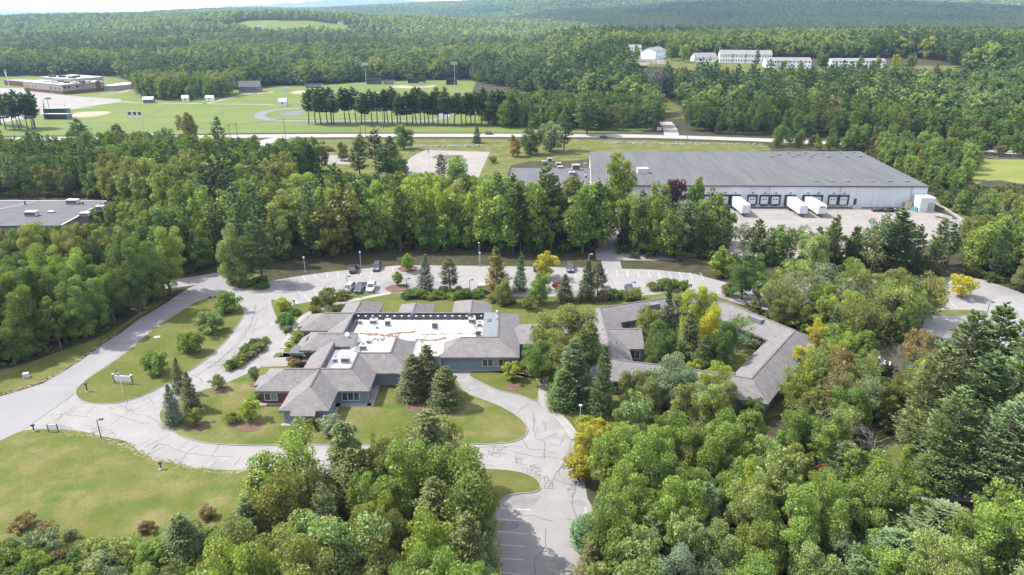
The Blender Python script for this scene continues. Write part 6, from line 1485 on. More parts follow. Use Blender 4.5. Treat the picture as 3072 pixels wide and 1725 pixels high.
def fill(poly, spacing, mix, hs, where, seed, avoid=True, skip=(), cap=None, far=1e9):
    """Poisson-like planting inside a plan polygon. mix: [(weight, kind, [colours])]."""
    rr = random.Random(seed)
    x0, x1 = min(p[0] for p in poly), max(p[0] for p in poly); y0, y1 = min(p[1] for p in poly), max(p[1] for p in poly)
    got = []
    tot = sum(m[0] for m in mix)
    tries = int((x1 - x0) * (y1 - y0) / spacing ** 2 * 9)
    for _ in range(tries):
        x, y = rr.uniform(x0, x1), rr.uniform(y0, y1)
        if not inside((x, y), poly) or (avoid and blocked(x, y)) or any(inside((x, y), s) for s in skip): continue
        if any((x - a) ** 2 + (y - b) ** 2 < spacing ** 2 for a, b in got): continue
        if any((x - t[4]) ** 2 + (y - t[5]) ** 2 < (spacing * .62) ** 2 for t in TREES[-600:]): continue
        got.append((x, y))
        u = rr.random() * tot
        for wgt, kind, cols in mix:
            u -= wgt
            if u <= 0: break
        lo, hi = hs if not isinstance(hs, dict) else hs[kind]
        h = rr.uniform(lo, hi)
        if cap: h = min(h, (62.0 - cap(x) * y) * rr.uniform(.8, 1.0))      # the stand gets lower away from the road
        if cap and h < 3.5: continue
        if y > far: FARTREES.append((x, y, h, kind)); continue
        tree(kind, x, y, h, rr.choice(cols), where)
    return got
# ---------------------------------------------------------------- individual trees of the campus
T = at_top
# blue spruce pair and dark spruces on the entrance loop
T((-54.84,98.7,7.2), 'spruce', 7.2, 'blue', 'blue spruce at the tip of the lawn beside the entrance loop', 1.9)
T((-53.76,103.08,7), 'spruce', 7.0, 'olivespruce', 'dark olive spruce right behind the blue spruce', 1.9)
T((-58.45,108.88,6.8), 'spruce', 6.8, 'olivespruce', 'dark pointed spruce behind the blue spruce, farthest of the three', 1.5)
# five round shrubs in a row on the teardrop lawn
for p, r, l in (((-63.55,145.06,4.2), 2.9, 'largest round shrub at the top of the row on the teardrop lawn'), ((-62.43,133.88,4), 2.7, 'yellowish round shrub second from the top of the lawn row'), ((-62.91,124.39,3.9), 2.35, 'round shrub third in the row on the teardrop lawn'), ((-65.48,115.6,4.1), 2.45, 'dark round shrub lowest in the row beside the entrance sign')):
    T(p, 'bush', 4.4, 'green' if 'yell' not in l else 'pale', l, r)
# small ornamentals before the building
T((-51.27,98.3,2.9), 'small', 2.9, 'olive', 'olive round shrub with mulch at the foot of the blue spruce', 1.5)
T((-52.06,110.03,2.7), 'small', 2.7, 'pale', 'thin pale young tree with a mulch ring beside the drive', 1.35)
T((-46.75,113.59,2.4), 'small', 2.5, 'sage', 'small grey green tree left of the brick wing', 1.0)
T((-42.64,99.92,3.6), 'small', 3.6, 'lime', 'bright lime green tree with a mulch ring on the dry lawn', 1.7)
T((-45.36,99.08,1.6), 'bush', 1.7, 'olive', 'olive shrub left of the lime green tree', 1.3)
T((-44.08,106.5,1.2), 'bush', 1.3, 'lime', 'low lime shrub at the brick wing corner', 1.1)
mulch_ring(*(-50.63,97.76), 1.7, 'mulch ring under the olive round shrub'); mulch_ring(*(-51.74,109.52), 1.5, 'mulch ring under the pale young tree'); mulch_ring(*(-42,97.61), 1.8, 'mulch ring under the lime green tree'); mulch_ring(*(-45.1,98.2), 1.1, 'mulch patch under the olive shrub'); mulch_ring(*(-46.02,111.49), 1.0, 'mulch under the small grey green tree')
# cluster of three spruces before the building
mulch_ring(*(-13.69,105.74), 5.2, 'large mulch bed under the three spruces')
T((-17.03,107.04,8.2), 'hemlock', 8.2, 'olivespruce', 'left one of the three spruces on the front lawn', 3.2)
T((-14.76,108.25,9.2), 'hemlock', 9.4, 'olivespruce', 'tallest of the three spruces on the front lawn', 3.2)
T((-11.39,104.06,7.4), 'hemlock', 7.4, 'spruce', 'right dark green one of the three spruces on the front lawn', 3.2)
T((-31.49,97.4,1.8), 'bush', 1.9, 'olive', 'olive shrub against the front wing corner', 1.3)
T((-28.48,95.39,3.4), 'small', 3.4, 'silver', 'silvery leaved small tree before the front wing', 2.0)
T((-0.18,113.41,3.6), 'small', 3.6, 'lime', 'lime tree on the small lawn before the long windowed wall', 1.7); mulch_ring(*(0.27,110.41), 1.5, 'mulch ring under the lime tree by the windowed wall')
T((2.75,116.35,2.6), 'bush', 2.6, 'rust', 'rust red shrub at the corner by the link building', 1.5); T((4.54,114.75,2), 'bush', 2.0, 'olive', 'olive shrub at the end of the concrete path', 1.3)
# entrance side shrubs
T((-40.56,118.52,2), 'bush', 2.0, 'rust', 'round russet shrub beside the entrance apron', 1.7)
T((-51.31,145.76,3), 'small', 3.0, 'lime', 'yellow green tree at the corner below the stalls', 1.6)
T((-48.22,137.53,2.8), 'bush', 2.8, 'green', 'green round shrub on the kerb of the entrance drive', 1.9)
T((-46.89,134.15,1.4), 'bush', 1.5, 'sage', 'low grey green shrub below the green round one', 1.2)
T((-47.92,143.15,1.2), 'bush', 1.3, 'dark', 'low dark shrub right of the green round one', 1.3)
T((-43.63,131.09,1.5), 'bush', 1.6, 'bright', 'leafy green shrub by the brick bay', 1.2); T((-43.96,129.27,1.2), 'bush', 1.3, 'bright', 'bright low shrub along the path by the bay', 1.0); T((-44.32,127.23,0.9), 'bush', 1.0, 'lime', 'low yellow green plants before the canopy', 1.0)
T((-41.39,147.53,4.6), 'small', 4.6, 'olive', 'olive tree with a clear stem behind the back left wing', 2.1)
T((-44.39,148.02,2.2), 'bush', 2.2, 'dark', 'dark shrub left of the olive clear stemmed tree', 1.6); T((-43.34,143.81,1.8), 'bush', 1.8, 'olive', 'brownish shrub by the path below the olive tree', 1.4)
T((-39.4,153.08,2), 'bush', 2.0, 'dark', 'dark shrub before the silver suv', 1.7); T((-39.6,151.4,1.2), 'bush', 1.2, 'rust', 'low red brown shrub before the parked cars', 1.3)
T((-40.06,144.71,1), 'bush', 1.1, 'dark', 'low dark hedge plant along the path', 1.5)
# planting bed island shrubs
for i, p in enumerate([(-50.15,128.77),(-50.75,127.89),(-51.14,126.89),(-51.65,126.22),(-49.75,126.22),(-50.19,124.92),(-51.01,123.95),(-52.18,125.24),(-52.05,123.63),(-50.89,122.37),(-51.77,122.06),(-51.51,120.52),(-52.41,120.83),(-52.29,119.19),(-52.45,118.12),(-51.53,119.01),(-52.78,117.53)]):
    tree('bush', p[0], p[1], 1.0 + .3 * (i % 3), ['green', 'sage', 'dark', 'olive'][i % 4], 'in the planting bed island', None, 1.25, 'shrubs in the planting bed island', .08)
for i, p in enumerate([(-68.74,166.81),(-68.89,164.19),(-63.24,163.67),(-61.62,163.16),(-63.82,161.64),(-65.27,160.14),(-60.46,159.65)]):
    tree('bush', p[0], p[1], 1.3 + .3 * (i % 2), ['dark', 'green', 'olive'][i % 3], 'on the entrance tree island', None, 1.5, 'shrubs on the entrance tree island')
# hedge between lot and back bays
for i, p in enumerate([(-24.61,152.94),(-23.18,154.38),(-21.44,153.37),(-19.2,152.52),(-17.39,153.09),(-15.89,154.38),(-14.12,152.52),(-12.95,154.82),(-11.21,152.94),(-8.55,153.37),(-7.47,155.7),(-3.66,150.83),(-1.01,149.45)]):
    tree('bush', p[0], p[1], 1.5 + .35 * (i % 3), ['dark', 'dark', 'green', 'olive'][i % 4], 'hedging the back of the office', None, 1.8, 'hedge shrubs behind the office')
for i, (p, c) in enumerate((((33.95,158.08), 'olive'), ((36.31,158.84), 'green'), ((37.66,157.33), 'green'), ((39.3,159.91), 'olive'), ((41.12,158.08), 'dark'), ((50.82,154.38), 'olive'), ((25.49,152.94), 'green'), ((23.49,151.95), 'dark'), ((28.81,151.95), 'pale'), ((27.13,151.39), 'green'), ((21.3,151.53), 'rust'))):
    tree('bush', p[0], p[1], 2.0 + .5 * (i % 3), c, 'behind the courtyard building', None, 1.6, 'shrubs behind the courtyard building')
# trees in the parking lot strip, left to right
T((-27.01,171.31,5), 'small', 4.6, 'bright', 'bright round tree at the back edge of the lot beside the mulch', 2.0)
T((-27.88,161.22,3.6), 'small', 3.4, 'green', 'young tree on the mulch circle', 1.3); mulch_ring(*(-27.78,159.15), 2.9, 'mulch circle under the young tree in the lot'); mulch_ring(*(-27.14,173.3), 2.6, 'orange mulch under the bright round tree')
T((-20.69,156.6,9.5), 'spruce', 9.5, 'blue', 'tall blue green spruce, left of the pair behind the office', 2.6)
T((-14.76,157.09,8.6), 'pine', 8.6, 'olivespruce', 'olive pine, right of the pair behind the office', 3.0)
T((-3.41,155.64,11.5), 'spruce', 11.5, 'bronze', 'tall bronze spruce between the lot and the back bay', 3.6)
T((1.76,157.49,9.6), 'spruce', 9.6, 'pine', 'narrow green spruce right of the bronze one', 2.0)
T((-1.4,148.43,6), 'maple', 6.4, 'pale', 'yellowish tree in front of the bronze spruce', 2.7)
T((8.57,166.38,7), 'small', 6.6, 'yellow', 'bright yellow tree standing in the shaded lot', 3.0)
T((6.33,149.25,8), 'maple', 7.6, 'green', 'green tree with a tall bare stem behind the link building', 3.2)
T((12.18,151.28,6.6), 'spruce', 6.6, 'olivespruce', 'dull brown spruce left of the dark conical one', 2.6)
T((17.3,151.4,9.6), 'spruce', 9.8, 'darkpine', 'dark conical spruce behind the courtyard building', 2.8)
T((20.2,155.21,8), 'pine', 8.0, 'olivespruce', 'ragged pine touching the dark conical spruce', 2.8)
T((3.61,145.92,3.4), 'small', 3.2, 'olive', 'small tree among the shrubs at the link building', 1.6); T((12.11,140.13,3.6), 'small', 3.4, 'olive', 'olive small tree left of the courtyard building', 2.0); T((11.04,158.5,2.2), 'bush', 2.2, 'red', 'red shrub behind the tall stemmed green tree', 1.3)
T((-67.41,162.78,14.5), 'maple', 14.5, 'pale', 'large yellow green maple on the entrance tree island', 5.4)
T((-61.32,162.63,17), 'pine', 17, 'pine', 'dark pine beside the yellow green maple on the island', 4.6)
# between the buildings: the big cluster with the tall spire
T((10.11,117.89,12.5), 'oak', 12.5, 'olive', 'large bronze tinged oak between the two buildings', 6.4)
T((13.49,115.05,11), 'pine', 11, 'pine', 'dark pine behind the large bronze oak', 3.2)
T((7.42,110.92,10), 'oak', 10.5, 'olive', 'olive oak left in the clump between the buildings', 4.6)
T((10.57,105.68,11), 'hemlock', 11.5, 'spruce', 'dark drooping hemlock in the middle of the clump', 3.8)
T((14.66,101.84,12.5), 'spruce', 12.5, 'pine', 'tall green spruce with a thin spire beside the front drive', 2.7)
T((8.57,103.77,7), 'hemlock', 7.0, 'pine', 'lower hemlock at the foot of the clump by the lamp', 3.0)
T((5.25,111.9,8), 'oak', 8.5, 'green', 'green broadleaf at the left of the clump by the link', 3.6)
T((11.72,97.05,2.2), 'bush', 2.3, 'lime', 'lime shrub right of the front drive lamp', 1.6); T((11.81,94.75,2), 'bush', 2.2, 'gold', 'orange yellow shrub beside the front drive', 1.8); T((13.97,95.9,2), 'bush', 2.4, 'gold', 'golden shrub at the foot of the tall spruce', 1.6)
T((11.02,88.49,6.2), 'maple', 6.4, 'gold', 'golden orange maple beside the drive at the lot corner', 2.7); T((9.51,83.88,4.4), 'small', 4.2, 'yellow', 'yellow small tree below the golden maple', 2.0)
# courtyard trees
T((27.31,129.12,8), 'maple', 8.0, 'olive', 'olive maple at the left of the courtyard', 3.4); T((26.98,119.27,9), 'maple', 9.0, 'dark', 'dark green maple in the left half of the courtyard', 3.8)
T((31.23,126.83,12), 'spruce', 12.5, 'darkpine', 'dark narrow spruce rising in the courtyard', 2.2); T((35.87,139.21,9), 'small', 6.0, 'olive', 'olive tree behind the dark courtyard spruce', 2.4)
T((37.74,128.76,12), 'oak', 12, 'lime', 'tall vivid yellow green maple at the back of the courtyard', 4.0); T((38.43,121.94,11), 'maple', 11, 'yellow', 'vivid yellow maple in the middle of the courtyard', 3.3)
T((33.55,119.86,10), 'hemlock', 10.5, 'hemlock', 'olive hemlock in front of the yellow maple', 3.0); T((38.63,117.22,9.5), 'maple', 9.5, 'dark', 'dark green maple right of the yellow courtyard maple', 3.3); T((44.02,124.47,8), 'thin', 8, 'green', 'thin leafy tree at the right of the courtyard', 2.6)
T((35.07,116.34,7), 'hemlock', 7.5, 'darkpine', 'small dark hemlock at the front of the courtyard', 2.4); T((28.46,116.34,7), 'maple', 7, 'dark', 'dark low maple at the front left of the courtyard', 2.8); T((48.2,126.38,1.8), 'bush', 1.8, 'sage', 'low shrub in the right corner of the courtyard', 1.4)
T((32.57,112.75,4.2), 'small', 4.4, 'lime', 'small lime tree in front of the courtyard', 1.5); T((36.31,109.81,5), 'small', 5.0, 'lime', 'round lime tree at the lower right of the courtyard', 2.4)
# in front of the courtyard building
T((26.19,104.51,9), 'maple', 9.0, 'sage', 'large grey green willow leaved tree before the courtyard building', 4.6); T((20.9,102.69,6.5), 'maple', 7.0, 'olive', 'yellowish maple below the left roof of the courtyard building', 3.0)
T((34.54,101.89,7.5), 'maple', 7.8, 'olive', 'olive gold maple before the right roof of the courtyard building', 3.4); T((31.68,96.7,7), 'oak', 8, 'pale', 'pale green spreading tree below the olive gold maple', 4.0)
T((58.51,123.13,7.5), 'maple', 7.6, 'gold', 'golden maple behind the right corner of the courtyard building', 3.3); T((53.56,114.96,6), 'maple', 6.2, 'yellow', 'yellow maple along the right roof, upper one', 2.7); T((47.89,103.76,6.5), 'maple', 6.8, 'lime', 'lime maple along the right roof, lower one', 3.2)
T((39.25,99.95,4), 'small', 4.0, 'dark', 'dark small tree at the lower right roof corner', 1.8)
# right lot tree, big right pines
T((105.24,153.3,5.6), 'small', 5.4, 'yellow', 'yellow tree alone in the far parking lot', 2.9); T((96.1,148.34,1.8), 'bush', 1.8, 'rust', 'rusty shrub at the edge of the far parking lot', 2.0)
for i, (p, h, r) in enumerate((((64.12,89.59,23), 23, 6.0), ((69.57,90.47,24), 24, 6.0), ((57.73,85.13,20), 20, 5.2), ((62.39,81.94,21), 21, 5.4), ((66.07,81.33,23), 23, 6), ((56.77,77.44,18), 18, 5), ((61.37,75.01,18), 18, 5), ((74.02,89.34,24), 24, 6), ((65.45,74.39,20), 20, 6))):
    T(p, 'pine', h, 'palepine' if i % 2 == 0 else 'pine', ['tall pale pine, leftmost of the big pines at right', 'tallest pine at the right edge', 'lower pale pine left of the big pines', 'pale pine in the middle of the big right pines', 'dark pine at the right edge of the big pines', 'front pale pine of the big right group', 'front dark pine at the right edge', 'tall pine cut by the right edge, the back one', 'pine cut by the right edge, the front one'][i], r)
T((45.85,82.17,7.5), 'pine', 7.5, 'palepine', 'pale blue green young pine beside the grass clearing', 3.2)
for p, l in (((42.66,81.36,5), 'leaning dead red pine in the lower right woods'),): T(p, 'small', 4.2, 'red', l, 1.6)
T((57.8,80.68,5), 'maple', 6, 'lime', 'lime maple beside the woodland road', 2.8); T((55.3,82.73,6), 'maple', 6.5, 'bright', 'bright maple at the right of the grass clearing', 2.4)
# lower left shrubs
for p, r, c, l in (((-63.24,73.88,1.9), 1.5, 'rust', 'round russet bush at the lower left lawn edge'), ((-59.84,73.15,1.4), 1.1, 'rust', 'smaller russet bush right of the round one'), ((-55.89,71.97,2.3), 1.0, 'sage', 'narrow grey shrub on the lawn edge'), ((-46.73,73.26,1.7), 1.1, 'rust', 'red tipped shrub at the lawn edge in the middle'), ((-40.25,75.92,2), 1.2, 'rust', 'rusty shrub at the lawn edge near the hemlocks'), ((-41.04,73.53,1.4), .9, 'rust', 'small rusty shrub left of the dark hemlock'), ((-57.54,69.35,3.2), 2.3, 'sage', 'round grey green bush in the lower left corner'), ((-59.8,68.3,2.6), 1.8, 'dark', 'dark bush left of the round grey green one')):
    T(p, 'bush', r * 1.25, c, l, r)
T((-39.75,67.85,6.8), 'hemlock', 7.0, 'hemlock', 'dark hemlock standing out at the lower left woods', 2.8)

# ---------------------------------------------------------------- woods
G3 = ['green', 'bright', 'dark', 'olive']
zone_front = [p[:2] for p in [(-32.62,69.15,11),(-31.49,72.71,11),(-28.09,72.71,11),(-24.75,74.81,11),(-23.84,79.32,11),(-20.62,78.85,11),(-17.36,75.25,11),(-14.91,78.85,11),(-11.23,80.76,11),(-8.13,78.38,11),(-5.84,74.81,11),(-4.15,70.31,11),(-2.93,65.16,11),(-2.6,60.57,11),(-2.54,53.96,11),(-2.78,48.45,11),(-26.1,48.45,11),(-29.06,52.22,11),(-29.76,56.45,11),(-31.47,62.47,11)]]
T((-21.56,76.19,14), 'hemlock', 14.5, 'hemlock', 'hemlock with the highest tip in the front clump, left peak', 4.2); T((-10.76,77.68,14), 'hemlock', 15, 'hemlock', 'broad hemlock at the right peak of the front clump', 4.6); T((-18.29,79.92,10), 'maple', 10, 'bright', 'green maple in the notch of the front clump', 2.4); T((-14.49,67.8,9.5), 'maple', 10, 'lime', 'yellow green maple in the middle of the front clump', 3.2)
fill(zone_front, 3.9, [(3.6, 'hemlock', ['hemlock', 'hemlock', 'spruce', 'hemlock']), (2.0, 'oak', ['green', 'olive', 'bright']), (3.6, 'maple', ['green', 'olive', 'bright', 'pale']), (.8, 'pine', ['pine', 'palepine'])], (10.5, 14.5), 'in the front clump left of the lower parking lot', 1, avoid=False)
zone_scrub = [p[:2] for p in [(-64.43,67.85,2.5),(-58.04,66.84,2.5),(-54.59,68.19,2.5),(-51.33,69.23,2.5),(-46.06,68.4,2.5),(-41.47,68.89,2.5),(-37.69,70.3,2.5),(-34.02,65.85,2.5),(-28.86,54.49,2.5),(-54.96,54.49,2.5)]]
fill(zone_scrub, 1.75, [(6, 'bush', ['green', 'bright', 'olive', 'pale', 'sage', 'dark']), (1.2, 'small', ['bright', 'green', 'pale']), (.3, 'bush', ['rust'])], {'bush': (1.8, 3.4), 'small': (3, 4.6)}, 'in the scrub at the lower left edge', 2, avoid=False)
clearing = [(56.48,97.43),(59.04,97.43),(60.29,94.86),(60.45,91.86),(58.9,87.75),(56.3,85.57),(53.59,85.33),(51.98,87.75),(53.06,91.07)]
wroad = [(43.35,84.07),(57.22,83.43),(76.05,82.88),(73.32,79.04),(55.34,79.89),(41.92,80.49)]
zone_right = [p[:2] for p in [(8.88,56.32,7),(10.15,67.37,7),(10.9,71.79,7),(13.63,79.31,7),(15.31,85.54,7),(18.35,90.33,7),(24.24,93.18,7),(30.86,93.18,7),(37.54,89.77,7),(43.41,85.54,7),(48.1,81.15,7),(48.15,75.82,7),(51.05,71.79,7),(53.15,69.53,7),(64.53,68.08,7),(52.5,50.36,7),(8.01,50.36,7)]]
fill(zone_right, 4.0, [(5, 'maple', ['bright', 'green', 'bright', 'pale', 'green']), (2.4, 'oak', ['green', 'bright', 'pale']), (1.8, 'slim', ['bright', 'green', 'pale']), (.6, 'hemlock', ['pine', 'palepine']), (.8, 'thin', ['sage', 'olive', 'pale'])], {'maple': (6, 11), 'oak': (8.5, 13), 'slim': (8, 13), 'hemlock': (7, 10), 'thin': (7, 10)}, 'in the dense woods at the lower right', 3, skip=(clearing, wroad))
T((30.27,74.25,8.5), 'maple', 9.5, 'lime', 'vivid lime maple crown in the middle of the lower right woods', 3.4); T((18.01,59.7,8.5), 'maple', 9.5, 'silver', 'silvery crowned tree at the bottom edge of the lower right woods', 3.6); T((8.93,67.69,6.5), 'pine', 7, 'palepine', 'pine bough leaning over the lower parking lot', 3.0); T((9.06,63.27,6), 'hemlock', 6.5, 'olivespruce', 'hemlock at the edge of the lower parking lot', 2.2)
T((49.05,65.66,9), 'pine', 10, 'palepine', 'spreading pale pine in the lower right corner woods', 5.5); T((42.39,62.04,7.5), 'pine', 9, 'palepine', 'pale pine near the bottom edge at right', 5.0)
zone_mid = [p[:2] for p in [(40.37,90.33,7),(46.98,104.06,7),(53.83,114.7,7),(59.57,119.83,7),(66.07,116.37,7),(74.57,114.7,7),(69.17,101.31,7),(60.59,88.15,7),(52.97,85.54,7),(43.41,85.54,7)]]
fill(zone_mid, 3.5, [(3, 'maple', ['olive', 'pale', 'lime', 'green', 'bright']), (3, 'thin', ['sage', 'olive', 'rust', 'pale', 'green']), (1.2, 'snag', ['dead']), (1.5, 'slim', ['olive', 'green'])], {'maple': (5.5, 8.5), 'thin': (7, 10), 'snag': (6, 9), 'slim': (7, 10)}, 'in the mixed autumn woods right of the courtyard building', 4, skip=(clearing,))
# belt behind the parking lot
belt = [(-74.01,177.74),(-65.95,175.83),(-57.07,181.68),(-43.04,187.18),(-32.04,187.89),(-15.27,187.18),(1.38,185.78),(23.37,185.09),(26.79,199.9),(13.86,210.27),(-11.09,216.97),(-36.79,219.29),(-61.79,216.97),(-77.32,210.27),(-82.14,199.9)]
fill(belt, 5.0, [(5.0, 'oak', ['green', 'bright', 'bright', 'olive', 'green', 'pale']), (2.8, 'pine', ['pine', 'darkpine', 'pine']), (1.5, 'slim', ['green', 'bright', 'olive']), (.5, 'thin', ['olive', 'gold', 'sage'])], {'oak': (14, 19), 'pine': (19, 24), 'slim': (11, 16), 'thin': (9, 13)}, 'in the tall tree belt behind the parking lot', 5, cap=lambda x: .212)
T((-21.14,191.55,17.5), 'oak', 18, 'lime', 'yellow crowned oak in the tall belt above the lot', 4.2); T((9.09,194.38,23), 'pine', 23, 'pine', 'tall pine before the warehouse office', 5); T((0.27,186.09,22), 'pine', 22, 'pine', 'tall pine left of the warehouse office', 4.6); T((-47.5,189.4,24), 'pine', 24, 'pine', 'tallest pine of the belt, in the left half', 5)
# trees before the warehouse
T((34.91,225.14,19), 'oak', 20, 'bright', 'broad green maple covering the left end of the warehouse', 6.4); T((42.27,202.31,15), 'oak', 16, 'green', 'round green tree before the warehouse, left of the purple one', 5.6); T((51.21,216.34,14), 'maple', 14, 'purple', 'dark purple maple against the warehouse', 4.2); T((60.61,224.95,13), 'maple', 13, 'green', 'green tree right of the purple maple', 4.2)
T((32.41,192.07,14), 'oak', 15, 'bright', 'light green tree in front of the broad maple', 4.2); T((47.98,187.2,13), 'pine', 14, 'palepine', 'blue green pine before the loading docks', 4.5); T((53.38,186.33,11), 'maple', 12, 'olive', 'olive tree at the left end of the loading yard', 4.4)
warebelt = [(28.18,181.68),(52.85,180.02),(59.39,183.37),(61.98,195.24),(47.4,199.9),(31.86,198.33)]
fill(warebelt, 4.8, [(4, 'oak', ['green', 'dark', 'bright']), (2.5, 'pine', ['pine', 'darkpine']), (1.5, 'thin', ['olive', 'sage'])], {'oak': (11, 15), 'pine': (13, 17), 'thin': (8, 12)}, 'between the lot and the warehouse docks', 6)
yardbelt = [(57.55,175.83),(73.6,175.2),(87.61,169.11),(100.99,165.64),(110.46,169.11),(118.43,178.39),(104.36,180.02),(88.19,182.36),(72.75,181.68),(59.29,180.02)]
fill(yardbelt, 4.5, [(2.6, 'thin', ['olive', 'green', 'sage']), (2.6, 'pine', ['pine', 'darkpine']), (1.8, 'maple', ['green', 'dark', 'bright'])], {'thin': (9, 12), 'pine': (11, 16), 'maple': (8, 12)}, 'along the near edge of the loading yard', 7, avoid=False)
T((96.35,168.09,17), 'pine', 17, 'darkpine', 'big dark pine before the right end of the loading yard', 5.8); T((95.2,173.47,14), 'oak', 14.5, 'sage', 'grey green broad tree left of the big dark pine', 4.8); T((120.76,171.2,11), 'oak', 12, 'bright', 'round bright maple at the right, above the far lot', 5.0); T((52.96,168.03,7.6), 'maple', 7.8, 'bright', 'bright round maple at the right end of the main lot', 3.8)
T((53.6,152.25,11), 'oak', 11.5, 'dark', 'dark spreading tree at the right end of the main lot', 4.6); T((76.3,167.66,10), 'oak', 11, 'pale', 'pale sparse tree right of the main lot', 5.2); T((60.6,150.02,7), 'maple', 7.5, 'lime', 'yellow green tree beyond the courtyard building', 3.4)
lotbelt = [(51.26,149.26),(60.71,147.61),(72.52,149.98),(82.37,147.61),(91.69,142.42),(83.26,129.3),(68.28,124.79),(61.57,131.56),(56.72,138.77)]
fill(lotbelt, 3.9, [(3, 'thin', ['olive', 'pale', 'sage', 'green']), (3, 'maple', ['bright', 'olive', 'green', 'lime']), (1, 'slim', ['green']), (.5, 'hemlock', ['darkpine'])], {'thin': (8, 12), 'maple': (6, 9), 'slim': (8, 11), 'hemlock': (7, 10)}, 'between the courtyard building and the far lot', 8, avoid=False)
rightw = [(122.69,178.39),(133.37,199.9),(146.14,216.06),(147,234.2),(157.43,259.06),(171.62,261.62),(204.67,261.62),(131.45,150.46),(121.25,154.9),(116.05,169.11)]
fill(rightw, 5.4, [(3, 'oak', ['green', 'bright', 'olive']), (2, 'maple', ['green', 'olive', 'sage']), (1.5, 'pine', ['pine', 'darkpine']), (.5, 'snag', ['dead'])], {'oak': (9, 13), 'maple': (6, 9), 'pine': (10, 15), 'snag': (8, 10)}, 'in the woods at the right of the loading yard', 9, cap=lambda x: .236 if x > 130 else .2)
flank = [(168.28,334.51),(186.77,344.97),(214.86,330.49),(171.62,261.62),(156.69,259.06),(161.58,279.44)]
fill(flank, 5.2, [(3, 'oak', ['green', 'dark', 'bright']), (3, 'maple', ['green', 'olive', 'bright'])], {'oak': (8, 11), 'maple': (5, 8)}, 'along the right flank of the warehouse', 10)
# left woods
leftw = [(-102.66,112.71),(-95.7,117.3),(-88.74,126.02),(-84.22,138.15),(-82.01,151.67),(-80.42,157.47),(-90.36,155.41),(-116.22,147.61),(-127.47,145.77)]
fill(leftw, 4.2, [(5, 'oak', ['green', 'dark', 'bright', 'dark']), (2, 'maple', ['green', 'dark', 'olive']), (1, 'slim', ['green']), (.5, 'thin', ['sage'])], {'oak': (12, 17), 'maple': (7, 11), 'slim': (10, 14), 'thin': (9, 12)}, 'in the left woods beside the access road', 11)
leftw2 = [(-132.45,152.4),(-121.5,155.41),(-95.08,164.79),(-77.89,171.5),(-78.16,181.68),(-71.21,185.09),(-81.49,208.12),(-98.58,208.12),(-118.39,203.94),(-130.77,213.35),(-159.53,211.58),(-175.89,210.27)]
fill(leftw2, 5.6, [(5, 'oak', ['green', 'dark', 'bright', 'olive']), (1.4, 'maple', ['olive', 'rust', 'green']), (1.2, 'pine', ['pine']), (1, 'slim', ['green', 'olive'])], {'oak': (13, 18), 'maple': (8, 12), 'pine': (16, 20), 'slim': (11, 15)}, 'in the left woods before the flat roofed building', 12, cap=lambda x: .288 if x < -92 else .232)
leftw3 = [(-146.75,248.09),(-135.48,236.86),(-99.5,210.27),(-79.78,210.27),(-62.26,218.82),(-37.15,221.66),(-11.31,221.66),(-12.52,248.09),(-40.41,252.86),(-59.28,266.87),(-70.25,288.44),(-93.43,300.47),(-101.96,300.47),(-111.93,304.68),(-139.95,322.71),(-160.38,327.53),(-162.27,288.44),(-155.66,266.87)]
fill(leftw3, 5.4, [(5, 'oak', ['green', 'bright', 'olive', 'dark']), (2.2, 'pine', ['pine', 'darkpine']), (1.2, 'maple', ['olive', 'lime', 'rust', 'bright'])], {'oak': (12, 17), 'pine': (17, 22), 'maple': (9, 13)}, 'in the woods left of the pale parking lots', 13, cap=lambda x: .211 if x > -80 else .156, far=255)
leftw4 = [(-207.14,248.09),(-185.44,249.86),(-147.67,249.27),(-155.96,266.87),(-166.38,296.36),(-161.73,330.49),(-175.29,351.55),(-187.14,351.55),(-191,322.71),(-215.45,315.27),(-238.03,327.53),(-263.94,322.71)]
fill(leftw4, 5.6, [(3, 'pine', ['pine', 'darkpine', 'palepine']), (3, 'oak', ['green', 'dark', 'olive'])], {'pine': (13, 19), 'oak': (10, 14)}, 'behind the flat roofed building at left', 14, cap=lambda x: .152, far=255)
